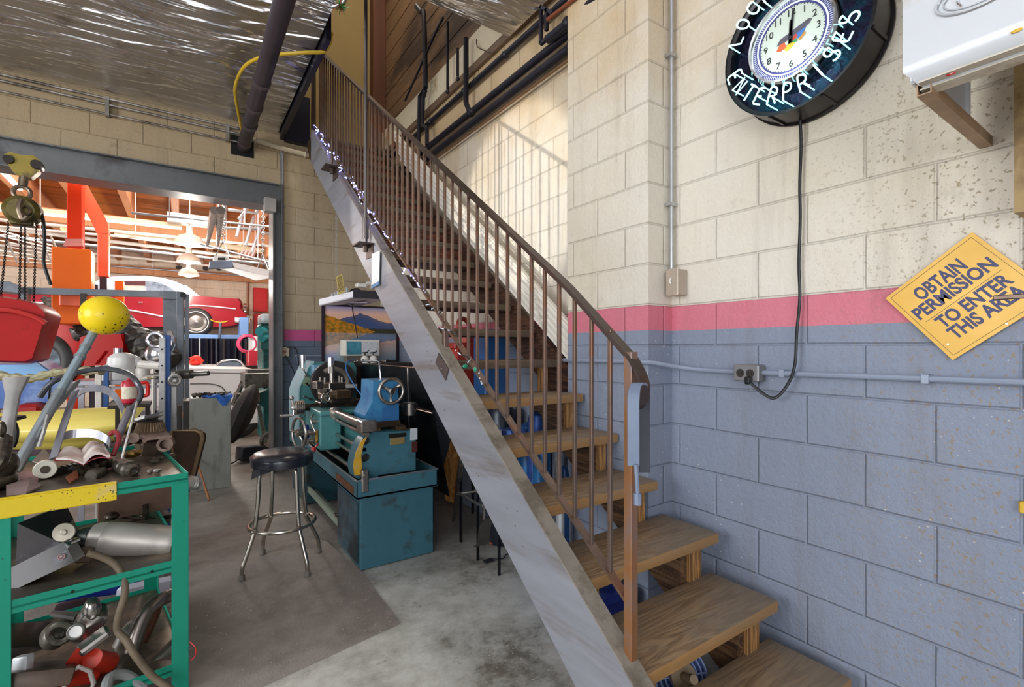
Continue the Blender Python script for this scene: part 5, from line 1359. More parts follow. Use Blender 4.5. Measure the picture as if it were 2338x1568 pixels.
# orange board, steel legs of a small stand, bent strap on floor
g = G(); g.prism([AW(4.3, 1006, 1092), AW(4.36, 1018, 1142), AW(4.38, 1036, 1149), AW(4.30, 1042, 1080), AW(4.2, 1056, 985), AW(4.2, 1034, 985)], (.02, .02, 0))
tag(obj('orange_board', g, wood_material('orange_board', '#a0642a', '#c98440', '#dba060', 'Z', .6, .5)), 'orange varnished board standing under the stairs beside the lathe', 'board')
g = G(); 
g.tube([AZ(0.0, 1035, 1190) + V((0, 0, .01)), AW(3.3, 1052, 1050)], .012, 10); g.tube([AZ(0.0, 1041, 1188) + V((0, .03, .01)), AW(3.32, 1056, 1060)], .010, 10)
g.tube([AW(3.3, 1045, 1125), AW(2.95, 1100, 1155)], .010, 8); g.tube([AW(3.3, 1044, 1128), AW(3.2, 1095, 1120)], .008, 8); g.tube([AW(2.95, 1106, 1190), AW(2.95, 1106, 1140)], .010, 8)
tag(obj('steel_stand', g, M_STEEL), 'small tubular steel stand under the stairs', 'stand')
g = G()
c = [AW(2.75, 1095, 1245), AW(2.75, 1103, 1238), AW(2.75, 1106, 1210), AW(2.75, 1112, 1192), AW(2.75, 1124, 1180)]
g.ring_sweep(strap(smoothp(c), .07, .012, V((.83, -.56, .2)).normalized()))
tag(obj('metal_strip', g, mat('dark_bent_metal', '#2c2a28', .3, .6, .3, 8, grime='#8a7f70', gamt=.66)), 'curved dark metal strip on the floor under the stairs', 'scrap metal')
for k, (a, b2, c) in enumerate((((1105, 1283), (1125, 1276), '#23252a'), ((1120, 1240), (1145, 1228), '#a85a34'))):
    a, b2 = AZ(.012, *a), AZ(.012, *b2); g = G(); g.bar(a, b2, .03, .016, b=.004)
    if not k: g.tube(smoothp([b2, b2 + V((.06, -.03, 0)), b2 + V((.13, .02, -.004)), b2 + V((.22, -.03, -.004))]), .004, 6)
    tag(obj('scrap_piece', g, mat('scrap%d' % k, c, .5)), ['black plug with a thin lead on the floor under the stairs', 'orange brown offcut on the floor under the stairs'][k], 'scrap')
# ---------------------------------------------------------------- green tool cart in the left foreground
CT = Matrix.Translation((.019, 2.375, 0)) @ Matrix.Rotation(math.radians(9.0), 4, 'Z')
def C(x, y, z): return CT @ V((x, y, z))
M_GRN = mat('green_cart_paint', '#0f9277', 0.36, 0.1, 0.06, 3, grime='#0a5a4a', gamt=.68, gscale=7, specks=('#2c3a30', 26.0, .07, 5.0))
M_YEL = mat('chipped_yellow_paint', '#e6c81e', 0.4, 0, 0.06, 6, grime='#c9b49a', gamt=.58, gscale=7, bump=.05, specks=('#4a4230', 90.0, .22, 12.0))
M_TRAYM = mat('oily_tray', '#5f564c', 0.4, .4, .25, 5, grime='#8f7a66', gamt=.55, gscale=5)
th = thing('tool_cart', 'green steel tool cart with a yellow front edge, piled with car parts', 'cart', C(-.3, .4, 0))
W_, D_ = -.56, .84
lip = .047
for (zz, nm_) in ((.90, 'top_shelf'), (.556, 'middle_shelf'), (.14, 'bottom_shelf')):
    g = G(CT); g.box(W_, 0, 0, D_, zz - .03, zz - .022)
    g.box(W_, 0, 0, .004, zz - lip, zz, .0015); g.box(W_, 0, D_ - .004, D_, zz - lip, zz, .0015); g.box(-.004, 0, 0, D_, zz - lip, zz, .0015); g.box(W_, W_ + .004, 0, D_, zz - lip, zz, .0015)
    sh_ = obj(nm_, g, M_GRN, th)
    g = G(CT); g.box(W_ + .005, -.005, .005, D_ - .005, zz - .022, zz - .018); obj('tray_liner', g, M_TRAYM, sh_)
    if zz < .8:
        for x in (-.12, -.35): g = G(CT); g.cyl((x, -.001, zz - .022), (x, -.004, zz - .022), .005, n=10); obj('rivet_hole', g, M_BLACK, sh_)
for x in (0, W_):
    for y in (0, D_):
        g = G(CT); sx = -1 if x == 0 else 1; sy = 1 if y == 0 else -1
        xa, xb = sorted((x, x + sx * .057)); ya, yb_ = sorted((y - sy * .004, y)); g.box(xa, xb, ya, yb_, .02, .862 if y == 0 else .90, .001)
        xa, xb = sorted((x, x + sx * .004)); ya, yb_ = sorted((y, y + sy * .045)); g.box(xa, xb, ya, yb_, .02, .90, .001)
        g.box(min(x, x + sx * .05), max(x, x + sx * .05), min(y, y + sy * .05), max(y, y + sy * .05), 0, .02)
        obj('leg', g, M_GRN, th)
g = G(CT); g.box(W_ - .01, -.228, -.009, -.0045, .838, .902, .003); g.box(W_ - .01, -.228, -.009, .01, .902, .906, .001); obj('yellow_guard', g, M_YEL, th, label='chipped yellow strip on the front edge')

TZ = .884
def onT(px, py, dz=0): return AZ(TZ + dz, px, py)
def shaft(name, p0, p1, prof, mt, lab, cat='engine part', n=20, group=None):
    """turned part: prof = list of (fraction, radius)"""
    p0, p1 = V(p0), V(p1); d = p1 - p0
    g = G(); g.lathe([(r, f * d.length) for f, r in prof], p0, d, n); return tag(obj(name, g, mt), lab, cat, group)
M_OILY = mat('oily_brown_part', '#4f463a', 0.35, .6, .35, 14, grime='#241e18', gamt=.52, gscale=16)
M_OILG = mat('oily_grey_part', '#6a655b', 0.35, .5, .35, 14, grime='#2c2822', gamt=.55, gscale=14)
M_ALU = mat('cast_aluminium', '#b4b0ac', 0.38, .75, .15, 7, grime='#6a6058', gamt=.6, gscale=7)
M_STRIP = mat('grey_strap_metal', '#98969e', 0.32, .55, .08, 6, grime='#6c6668', gamt=.66)
def lobes(n, r0, r1):
    pr = [(0, r0 * .6)]
    for k in range(n):
        a = k / n; pr += [(a + .02, r0), (a + .3 / n, r0), (a + .35 / n, r1), (a + .75 / n, r1), (a + .8 / n, r0)]
    return pr + [(1, r0 * .6)]
z_ = lambda r: r
shaft('roller', AW(1.93, 103, 1072), AW(2.0, 106, 1068), [(0, .004), (0, .034), (.1, .037), (.5, .037), (.9, .034), (1, .02)], mat('cream_nylon', '#e8e4d2', .4), 'cream nylon roller with a brown hub on the cart edge', 'roller', 28)
shaft('roller_hub', AW(1.926, 103, 1072), AW(1.932, 103, 1072), [(0, .004), (0, .015), (1, .015)], M_OILY, 'brown hub in the cream roller', 'hub')
shaft('camshaft', AW(2.0, 118, 1080), AW(2.12, 178, 1066), lobes(5, .014, .022), M_OILG, 'short grey lobed shaft between the cream roller and the booklet', 'camshaft')
shaft('camshaft', AW(1.98, 170, 1085), AW(2.1, 250, 1050), lobes(5, .020, .032), M_OILY, 'thick brown lobed shaft lying in front of the red booklet', 'camshaft')
shaft('bushing', AW(1.93, 207, 1088), AW(2.02, 235, 1075), [(0, .008), (0, .02), (.1, .026), (.6, .026), (.8, .02), (1, .018)], M_OILG, 'grey round bushing in front of the thick lobed shaft', 'bushing')
shaft('shock_absorber', AW(1.97, 305, 1075), AW(2.12, 262, 1056), [(0, .008), (0, .02), (.06, .026), (.14, .026), (.16, .034), (.28, .034), (.3, .028), (.42, .028), (.44, .032), (.58, .032), (.6, .024), (.75, .026), (.8, .02), (1, .02)], M_OILG, 'ribbed grey green damper end pointing at the right corner of the cart', 'damper', 28)
g = G(); c0 = AW(1.965, 305, 1075); g.torus(c0, AW(1.97, 305, 1075) - AW(2.12, 262, 1056), .014, .005, 22, 8); tag(obj('damper_eye', g, M_OILY), 'dark ring on the end of the ribbed damper', 'ring')
# booklet
g = G(); a, b2, c0, d0 = AW(2.02, 122, 1045), AW(2.30, 150, 1018), AW(2.25, 245, 1010), AW(2.0, 232, 1048)
def page(g, e0, e1, f0, f1, bow, n=8, th_=.006):
    rows = []
    for i in range(n + 1):
        t_ = i / n; r = []
        for (q0, q1) in ((e0, f0), (e1, f1)):
            p = q0.lerp(q1, t_); p.z += bow * math.sin(PI * min(1, t_ * 1.1)) ; r.append(p)
        rows.append(r)
    g.grid(rows, (0, 0, -th_))
sp0, sp1 = AW(1.97, 190, 1060), AW(2.22, 186, 1030)
bk = thing('booklet', 'open red booklet with curling printed pages lying on the cart', 'booklet', sp0)
g = G(); page(g, sp0, sp1, AW(2.0, 122, 1050), AW(2.25, 145, 1022), .010, 8, .004); page(g, sp0, sp1, AW(2.0, 256, 1044), AW(2.25, 240, 1022), .014, 8, .004); obj('cover', g, mat('red_cover', '#9c3038', .5, 0, .15), bk)
M_PAGE = mat('printed_page', '#ded2cb', .6, 0, .05, 5, grime='#b88a80', gamt=.56, gscale=7)
g = G(); page(g, sp0 + V((0, 0, .006)), sp1 + V((0, 0, .006)), AW(1.99, 127, 1046), AW(2.25, 148, 1018), .008); obj('page', g, M_PAGE, bk)
g = G(); page(g, sp0 + V((0, 0, .006)), sp1 + V((0, 0, .006)), AW(1.98, 252, 1038), AW(2.25, 236, 1012), .028, 10, .010); obj('page', g, M_PAGE, bk)
# carburettor casting at the far right corner
M_CARB = mat('tan_stained_casting', '#7d675a', 0.42, .45, .25, 8, grime='#4a362a', gamt=.56, gscale=9)
c0 = AW(2.33, 376, 1015); ax = (V((0, 0, EYE)) - c0); ax = V((-.15, -1, .1)).normalized()
th = thing('intake_casting', 'tan stained metal casting with a round bore at the corner of the cart', 'engine part', onT(350, 1060))
g = G(); g.lathe([(.022, -.002), (.034, .0), (.036, -.015), (.028, -.03), (.028, -.10), (.022, -.10)], c0, ax, 28, ring=True); g.lathe([(0, -.06), (.03, -.06), (.03, -.062)], c0, ax, 20); obj('bore_tube', g, M_CARB, th)
g = G(); g.obox(AW(2.42, 345, 1028), (.12, .10, .10), (.1, .1, .3), .012); g.cyl(AW(2.3, 352, 1052), AW(2.42, 395, 1042), .018, n=14); g.cyl(AW(2.35, 305, 1000), AW(2.5, 330, 1006), .025, n=14); g.obox(AW(2.45, 330, 995), (.20, .12, .018), (0, 0, .25), .006); g.obox(AW(2.3, 345, 1062), (.10, .06, .02), (0, 0, .2), .004); obj('casting_body', g, M_CARB, th)
g = G(); g.ell(AW(2.2, 305, 1035), (.03, .03, .018), nu=12, nv=8); g.tube([AW(2.2, 290, 1042), AW(2.18, 320, 1030)], .009, 8); g.tube([AW(2.1, 318, 1072), AW(2.3, 350, 1062)], .006, 8); obj('brass_fitting', g, mat('brass_oily', '#8d7038', .3, .8, .3, 12), th)
# pleated air filter
c0 = onT(345, 1010)
c1 = AW(2.55, 343, 995)
th = thing('air_filter', 'brown pleated cone air filter standing on the cart', 'air filter', c1 + V((0, 0, 0)))
g = G()
rings = []
for (h, R) in ((0, .075), (.075, .052)):
    rings.append([c1 + V(((R + (.004 if k % 2 else -.004)) * math.cos(2 * PI * k / 64), (R + (.004 if k % 2 else -.004)) * math.sin(2 * PI * k / 64), h)) for k in range(64)])
g.ring_sweep(rings); obj('pleats', g, mat('pleat_brown', '#6f5a40', .6, .1, .3, 20), th, smooth=0)
g = G(); g.lathe([(.054, .075), (.056, .082), (.0, .082)], c1, n=28); g.lathe([(.078, -.005), (.078, .003), (.05, .003)], c1, n=28); obj('filter_cap', g, M_OILY, th)
for (pl, lab, nm_, mt) in (([AW(2.5, 305, 962), AW(2.5, 330, 955), AW(2.6, 372, 945), AW(2.6, 340, 975)], 'grey aluminium bracket on top of the air filter', 'bracket', M_ALU), ([AW(2.3, 330, 1006), AW(2.45, 300, 995), AW(2.5, 360, 992), AW(2.35, 392, 1000)], 'flat brown gasket plate over the casting', 'gasket', M_CARB)):
    g = G(); g.prism(pl, (0, 0, .014)); g.tube([pl[0], pl[2]], .010, 8); tag(obj(nm_, g, mt), lab, 'bracket')
# bent flat-bar frame (grey bands)
def band(name, pts, w, t_, lab, mt=M_STRIP, wd=None, k=6):
    g = G(); g.ring_sweep(strap(smoothp(pts, k), w, t_, wd or V((.75, -.45, .35)).normalized())); return tag(obj(name, g, mt, smooth=50), lab, 'metal strap')
band('metal_strap', [AW(2.0, 122, 1045), AW(2.1, 147, 965), AW(2.2, 172, 892)], .036, .004, 'straight flat grey metal strap leaning upright on the cart')
band('metal_strap', [AW(2.35, 168, 912), AW(2.35, 190, 892), AW(2.35, 222, 886), AW(2.35, 258, 900), AW(2.35, 282, 938)], .035, .004, 'arched flat grey metal strap standing behind the upright strap', wd=V((.25, .35, .9)).normalized())
band('metal_strap', [AW(2.3, 135, 998), AW(2.35, 170, 990), AW(2.35, 215, 990), AW(2.35, 248, 1006), AW(2.3, 250, 1025)], .040, .004, 'low curved grey metal strap around the booklet', wd=V((.1, .1, 1)).normalized())
g = G(); g.tube(smoothp([AW(2.2, 92, 905), AW(2.2, 120, 872), AW(2.3, 180, 850), AW(2.35, 240, 842), AW(2.35, 290, 852), AW(2.3, 312, 872), AW(2.3, 322, 895), AW(2.3, 316, 915), AW(2.3, 300, 935)], 5), .0125, 10)
tag(obj('steering_column_tube', g, mat('dark_grey_tube', '#5d5f66', .3, .6, .15, 6)), 'dark grey bent tube arching over the parts on the cart', 'bent tube')
g = G(); g.tube([AW(2.3, 314, 912), AW(2.1, 274, 1062)], .007, 10); tag(obj('chrome_rod', g, M_CHROME), 'slim straight chrome rod leaning beside the round arch', 'rod')
g = G(); g.tube([AW(2.4, 298, 930), AW(2.3, 268, 1000)], .016, 10); tag(obj('grey_rod', g, M_STRIP), 'thick grey bar leaning beside the chrome rod', 'bar')
g = G(); g.tube(smoothp([AW(2.2, 258, 1040), AW(2.25, 272, 1000), AW(2.3, 262, 985), AW(2.3, 250, 992)]), .010, 8); tag(obj('red_cable', g, mat('red_rubber', '#a03038', .4)), 'red rubber piece behind the booklet', 'rubber part')
# pole with yellow ball
b0, b1 = V(AW(1.95, 34, 1075)), V(AW(2.30, 212, 762))
th = thing('ball_lever', 'leaning grey tubular lever topped by a scuffed yellow ball', 'lever', b0)
d = (b1 - b0)
M_TUBE = mat('pale_grey_tube', '#8b9295', .32, .5, .15, 5, grime='#5b5648', gamt=.6, gscale=6)
g = G(); g.tube([b0, b0 + d * .55], [.021, .021], 16); obj('lower_tube', g, M_TUBE, th)
g = G(); g.tube([b0 + d * .5, b0 + d * 1.03], [.018, .018], 16); obj('upper_tube', g, mat('blue_grey_tube', '#8fa0a8', .3, .4, .1, 6), th)
for f, r in ((.50, .024), (.80, .023), (.88, .022)): g = G(); g.tube([b0 + d * f, b0 + d * (f + .02)], r, 16); obj('collar', g, M_TUBE, th)
g = G(); bc = AW(2.33, 239, 720)
Mb = Matrix.Rotation(-YAW, 3, 'Z')
g.ell(bc, (.097, .097, .093), Mb.to_4x4() @ Matrix.Rotation(math.radians(8), 4, 'Y'), 40, 24)
obj('yellow_ball', g, mat('scuffed_yellow', '#e8c916', .33, 0, .04, 5, grime='#2c2a22', gamt=.655, gscale=9, stretch=(1, 1, 2.2), bump=.06, bscale=14, coat=.1, spec=.3, specks=('#2c2a22', 46.0, .20, 9.0)), th, label='scuffed yellow ball on the lever')
g = G(); g.tube([AW(2.0, 85, 1000), AW(2.1, 112, 945), AW(2.25, 170, 880), AW(2.3, 182, 868)], [.006, .012, .012, .004], 10); obj('side_lever', g, M_TUBE, th)
g = G(); g.tube(smoothp([AW(2.0, 110, 945), AW(2.0, 100, 985), AW(1.98, 88, 1020)]), .007, 8); obj('pull_rod', g, M_ALU, th)
# tapered grey stand at the left edge
g = G(); 
rings = []
for (px, py, r) in ((8, 1060, .018), (12, 1010, .024), (22, 950, .022), (30, 900, .024), (36, 868, .040), (38, 860, .042)):
    c0 = AW(1.8, px, py); rings.append([c0 + V((r * math.cos(2 * PI * k / 10) * .9, r * math.sin(2 * PI * k / 10) * .5, 0)) for k in range(10)])
g.ring_sweep(rings); tag(obj('tapered_strut', g, mat('scuffed_white_metal', '#a8a4a2', .4, .4, .2, 6, grime='#4a4440', gamt=.6, gscale=6)), 'scuffed pale grey tapered strut at the left edge of the cart', 'strut')
g = G(); g.tube(smoothp([AW(1.75, -20, 1080), AW(1.75, 6, 1050), AW(1.8, 14, 1000), AW(1.8, 5, 965)]), .02, 8); g.ell(AW(1.8, 12, 1060), (.04, .05, .05), nu=12, nv=8); g.ell(AW(1.8, 0, 1095), (.05, .05, .04), nu=12, nv=8); g.ell(AW(1.75, 5, 980), (.012, .012, .03), nu=8, nv=6)
tag(obj('dark_linkage', g, M_OILY), 'dark oily linkage at the left edge of the cart', 'linkage')
g = G(); c0 = AW(2.1, 28, 955); g.lathe([(.0, .01), (.042, .01), (.045, -.002), (.02, -.01)], c0, n=20); g.tube(smoothp([c0, AW(2.1, 38, 980), AW(2.1, 36, 1005), AW(2.1, 30, 1020)]), .008, 8); tag(obj('small_funnel', g, M_BLACK), 'small round black funnel left of the leaning lever', 'funnel')
# strap / twisted rope across
g = G(); g.tube(smoothp([AW(2.6, -40, 850), AW(2.6, 20, 860), AW(2.6, 70, 864), AW(2.6, 120, 852), AW(2.6, 170, 848), AW(2.6, 232, 846)], 8), [.022 + .005 * math.sin(k * 1.3) for k in range(41)], 8)
tag(obj('wrapped_pipe', g, mat('mottled_wrap', '#a09a7a', .45, .2, .4, 16, grime='#6e5a3c', gamt=.55, gscale=16)), 'mottled cream and olive wrapped pipe running behind the cart', 'pipe')
# leather / cardboard pieces front left
for k, (pl, c, lab) in enumerate((([(22, 1098), (62, 1085), (90, 1090), (84, 1106)], '#96706e', 'pinkish brown scrap of leather on the front left of the cart'), ([(14, 1118), (70, 1104), (96, 1110), (60, 1128), (14, 1132)], '#8a7470', 'flat brown grey leather flap by the yellow edge'), ([(74, 1060), (100, 1035), (118, 1045), (95, 1062)], '#9a8a80', 'bent grey bracket beside the cream roller'), ([(150, 1098), (175, 1086), (180, 1092), (160, 1104)], '#8a4a2c', 'rusty orange shim on the cart edge'))):
    g = G(); q = [onT(a, b, .004) for a, b in pl]; q[1].z += .02; q[0].z += .012; g.prism(q, (0, 0, .005))
    tag(obj(('leather_scrap', 'leather_flap', 'bent_bracket', 'shim')[k], g, mat('scrap_top%d' % k, c, .6, 0, .2, 8)), lab, 'scrap')
rk = random.Random(33)
for k in range(10):
    px, py = rk.uniform(60, 380), rk.uniform(1085, 1100) if k % 2 else rk.uniform(1060, 1078)
    p = onT(px, py - (px - 60) * .06, .008)
    g = G(); g.cyl(p, p + V((rk.uniform(-.03, .03), rk.uniform(.01, .05), 0)), .006, n=6); g.cyl(p, p + V((0, 0, .008)), .011, n=6)
    tag(obj('bolt', g, rk.choice([M_ALU, M_OILG, M_STEEL])), 'loose bolt lying among the parts on the green cart', 'bolt', 'loose bolts on top of the green cart')
# middle shelf
def onM(px, py): return AZ(.54, px, py)
g = G(); a, b2 = AW(1.90, 197, 1232), AW(2.12, 412, 1240)
a, b2 = AW(2.02, 207, 1226), AW(2.11, 402, 1238)
th = thing('silver_canister', 'silver metal canister with a dark cap lying on the middle shelf', 'canister', (a + b2) / 2 - V((0, 0, .06)))
d = (b2 - a); Ld = d.length
g = G(); g.lathe([(.02, 0), (.052, .004), (.062, .02), (.064, .05), (.0655, .052), (.0655, .075), (.067, .08), (.068, Ld * .78), (.0665, Ld * .79), (.067, Ld * .93), (.06, Ld)], a, d, 36); obj('canister_body', g, mat('brushed_silver', '#c4bab2', .42, .45, .08, 5, grime='#86786e', gamt=.62), th)
g = G(); g.lathe([(.01, -.045), (.03, -.045), (.042, -.02), (.046, 0), (.04, .005)], a, d, 24); obj('dark_cap', g, mat('grey_green_cap', '#4a504e', .35, .4), th)
# aluminium case with round emblem
a = AW(1.50, -30, 1330)
g = G()
q = [AW(1.74, 20, 1352), AW(1.82, 170, 1282), AW(1.86, 145, 1236), AW(1.78, 20, 1300)]
cs_ = thing('aluminium_case', 'flat brushed aluminium case leaning on the middle shelf', 'case', q[0])
g.prism([AW(1.70, -20, 1372), q[0], q[1], q[2], q[3], AW(1.74, -20, 1318)], (.02, .08, -.01)); obj('case_body', g, mat('brushed_case', '#8f8c8c', .32, .75, .06, 4), cs_)
g = G(); g.prism([AW(1.785, 125, 1288), AW(1.80, 156, 1273), AW(1.805, 152, 1254), AW(1.79, 121, 1272)], (0, -.004, 0)); obj('badge_plate', g, mat('badge_grey', '#77767a', .3, .7), cs_)
g = G(); g.torus(AW(1.785, 140, 1271), (0, -1, .3), .0095, .0024, 18, 6); g.tube([AW(1.782, 137, 1271), AW(1.782, 143, 1271)], .002, 6); obj('round_emblem', g, mat('dull_pink_emblem', '#8f6a66', .4, .5), cs_)
g = G(); g.cyl(AW(1.86, 155, 1242), AW(1.92, 176, 1232), .011, n=12); tag(obj('chrome_pin', g, M_CHROME), 'short chrome pin behind the aluminium case', 'pin')
g = G(); g.lathe([(0, .006), (.008, .006), (.012, .002), (.034, .004), (.036, .0), (.034, -.004), (0, -.004)], AW(1.90, 146, 1215), (-.1, -1, .15), 28); tag(obj('pulley_disc', g, mat('cream_disc', '#b8ad9c', .35, .5)), 'cream metal disc with a brass centre behind the case', 'disc')
g = G(); g.prism([AW(1.85, 36, 1300), AW(1.85, 40, 1195), AW(1.98, 108, 1168), AW(2.0, 128, 1205), AW(1.9, 140, 1240)], (.04, .10, 0)); tag(obj('sheet_metal', g, mat('dark_smeared_panel', '#4a4648', .3, .4, .3, 3, grime='#9894a4', gamt=.62, gscale=3)), 'dark smeared sheet metal panel behind the aluminium case', 'panel')
g = G(); g.obox(onM(190, 1290) + V((0, .02, .035)), (.05, .03, .06), (0, .3, .5), .006); tag(obj('rusty_bracket', g, M_CARB), 'small rusty bracket under the silver canister', 'bracket')
g = G(); g.obox(AW(2.5, 330, 1182), (.22, .12, .02), (0, .05, .2), .004); g.cyl(AW(2.4, 332, 1185), AW(2.4, 332, 1152), .014, n=10); g.cyl(AW(2.4, 270, 1178), AW(2.5, 390, 1190), .010, n=8); g.ell(AW(2.3, 255, 1178), (.03, .03, .02), nu=10, nv=6); tag(obj('valve_assembly', g, M_OILY), 'dark valve assembly behind the silver canister', 'valve')
g = G(); g.obox(onM(290, 1230) + V((.02, .25, .13)), (.30, .02, .2), (.2, 0, .15), .003); tag(obj('cardboard_sheet', g, mat('brown_card', '#7a5f50', .7, 0, .2)), 'brown cardboard sheet at the back of the middle shelf', 'cardboard')
# hose
g = G(); g.tube(smoothp([AW(1.80, 200, 1262), AW(1.82, 228, 1270), AW(1.84, 262, 1288), AW(1.84, 283, 1322), AW(1.83, 284, 1360), AW(1.82, 272, 1400), AW(1.82, 268, 1438), AW(1.82, 288, 1462), AW(1.82, 312, 1500), AW(1.84, 350, 1545), AW(1.86, 400, 1580)], 6), .0125, 12)
tag(obj('rubber_hose', g, mat('dirty_tan_hose', '#6b5d4a', .6, 0, .25, 10, grime='#8a5a38', gamt=.62)), 'dirty tan rubber hose hanging from the middle shelf to the bottom shelf', 'hose')
# bottom shelf jumble: individual parts
def onB(px, py, z=.16): return AZ(z, px, py)
M_PIPEA = mat('dull_exhaust_metal', '#8a8078', .3, .8, .3, 8, grime='#4a3a30', gamt=.56, gscale=7)
M_RUSTA = mat('rusty_exhaust', '#6e4430', .5, .5, .3, 8, grime='#8a8078', gamt=.6)
def bent(name, pts, r, mt, lab, cat='pipe', n=14):
    g = G(); g.tube(smoothp(pts, 5), r, n); return tag(obj(name, g, mt), lab, cat)
bent('exhaust_pipe', [AW(2.0, 300, 1490), AW(2.05, 322, 1420), AW(2.1, 350, 1380), AW(2.2, 398, 1355)], .028, M_PIPEA, 'bent steel exhaust pipe rising to the right post of the cart', )
bent('exhaust_pipe', [AW(2.1, 325, 1465), AW(2.15, 350, 1410), AW(2.2, 362, 1375)], .020, M_RUSTA, 'rusty brown pipe lying over the steel exhaust pipe')
bent('exhaust_pipe', [AW(1.95, 300, 1555), AW(2.0, 350, 1520), AW(2.05, 385, 1490), AW(2.1, 415, 1460)], .034, M_PIPEA, 'wide dull pipe at the lower right of the cart')
bent('exhaust_pipe', [AW(2.1, 260, 1500), AW(2.1, 285, 1450), AW(2.15, 300, 1430)], .026, M_ALU, 'short shiny pipe stub in the middle of the bottom shelf')
c0 = AW(1.85, 172, 1442)
th = thing('thermostat_housing', 'shiny cast housing with a round opening on the bottom shelf', 'engine part', c0 - V((0, 0, .08)))
g = G(); g.lathe([(.02, -.002), (.024, .004), (.028, 0), (.026, -.03), (.034, -.06), (.02, -.09)], c0, (-.2, -1, .25), 24); g.lathe([(0, -.02), (.022, -.02), (.022, -.022)], c0, (-.2, -1, .25), 18); obj('outlet_neck', g, M_ALU, th)
g = G(); g.obox(AW(1.92, 205, 1420), (.09, .09, .12), (.3, .4, .2), .02, seg=2); g.obox(AW(1.85, 215, 1462), (.10, .06, .03), (.2, -.5, .2), .008); g.ell(AW(1.9, 210, 1392), (.03, .03, .05), nu=12, nv=8); g.tube([AW(1.95, 180, 1410), AW(1.98, 120, 1400)], [.02, .012], 10); obj('housing_body', g, mat('polished_casting', '#a39d98', .2, .9, .3, 6), th)
g = G(); g.ell(AW(1.9, 125, 1450), (.045, .06, .05), nu=14, nv=10); g.torus(AW(1.86, 138, 1445), (-.3, -1, 0), .035, .012, 20, 8); tag(obj('pump_body', g, M_OILG), 'grey pump body left of the shiny housing', 'pump')
g = G(); g.prism([AW(1.75, 118, 1560), AW(1.8, 175, 1478), AW(1.9, 250, 1500), AW(1.85, 215, 1560)], (.03, .14, -.12)); g.cyl(AW(1.82, 210, 1505), AW(1.9, 250, 1512), .035, n=18)
rb_ = tag(obj('red_gearbox', g, mat('orange_red_paint', '#c2301a', .4, 0, .12, 5)), 'orange red painted housing at the bottom of the cart', 'housing')
g = G(); q = [AW(1.72, 145, 1575), AW(1.74, 152, 1540), AW(1.76, 180, 1522), AW(1.78, 205, 1532), AW(1.78, 214, 1560), AW(1.76, 200, 1590)]
g.tube(q, .008, 8, closed=True); obj('gasket_edge', g, mat('grey_gasket', '#a59c96', .5), rb_)
g = G(); g.tube(smoothp([AW(1.75, 240, 1585), AW(1.8, 250, 1548), AW(1.85, 285, 1540), AW(1.88, 330, 1570)]), .018, 10); tag(obj('plastic_trim', g, mat('grey_plastic', '#8a8c8a', .5)), 'grey curved plastic trim at the bottom of the picture', 'trim')
for k, (px, py, w, s_, c) in enumerate(((60, 1470, 2.1, (.16, .2, .10), '#2a2420'), (90, 1540, 1.75, (.2, .2, .06), '#5a4a40'), (330, 1505, 2.3, (.12, .14, .10), '#2f2a26'), (380, 1420, 2.5, (.10, .12, .12), '#6a625a'), (250, 1420, 2.4, (.12, .1, .14), '#1e1a1a'), (165, 1400, 2.45, (.14, .1, .10), '#2c1e28'), (52, 1520, 1.7, (.035, .05, .07), '#c8c8ca'))):
    g = G(); g.obox(AW(w, px, py), s_, (rk.uniform(-.4, .4), rk.uniform(-.4, .4), rk.uniform(0, 3)), min(s_) * .25, seg=2)
    tag(obj(('oil_pan', 'metal_plate', 'dark_casting', 'grey_casting', 'black_casting', 'purple_brown_casting', 'white_plastic_lever')[k], g, mat('jumble%d' % k, c, .4, .4, .3, 9, grime='#6a5f56', gamt=.62)), ('dark square oil pan at the left of the bottom shelf', 'flat brown metal plate at the front left of the bottom shelf', 'dark casting between the pipes on the bottom shelf', 'grey casting by the right rear post of the cart', 'black casting behind the hanging hose', 'purple brown casting at the back of the bottom shelf', 'small white plastic lever at the lower left of the cart')[k], 'car part')
g = G(); g.obox(AW(2.7, 330, 1365), (.26, .04, .20), (.1, .1, .2), .02); tag(obj('sheet_metal', g, mat('pale_lilac_panel', '#cfcdda', .4, 0, .05)), 'pale lilac panel standing at the back of the bottom shelf', 'panel')
g = G(); g.obox(AW(2.6, 190, 1355), (.5, .03, .05), (0, .18, .2), .004); tag(obj('blue_strip', g, M_BLUEDK), 'deep blue strip under the middle shelf', 'strip')

# brown tray leaning beside the cart, ribbed knob, red wire
th = thing('drip_tray', 'rusty brown rounded tray leaning beside the green cart', 'tray', AW(2.75, 420, 1120))
q = [AW(2.65, 392, 985), AW(2.7, 447, 982), AW(2.7, 460, 990), AW(2.7, 462, 1000), AW(2.65, 440, 1085), AW(2.62, 432, 1105), AW(2.55, 395, 1112)]
g = G(); g.prism(q, (.02, .012, 0)); obj('tray_base', g, mat('rusty_tray', '#4a3222', .45, .5, .35, 6, grime='#231812', gamt=.5), th)
g = G(); g.tube(q, .012, 8, closed=True); obj('tray_rim', g, mat('tan_tray_rim', '#80684a', .4, .4, .15), th)
shaft('ribbed_knob', AW(2.4, 418, 1100), AW(2.5, 455, 1105), [(0, .02), (.2, .03), (.3, .036), (.4, .03), (.45, .036), (.55, .03), (.6, .036), (.75, .03), (.85, .034), (1, .02)], M_ALU, 'ribbed grey knob sticking out behind the right post of the cart', 'knob')
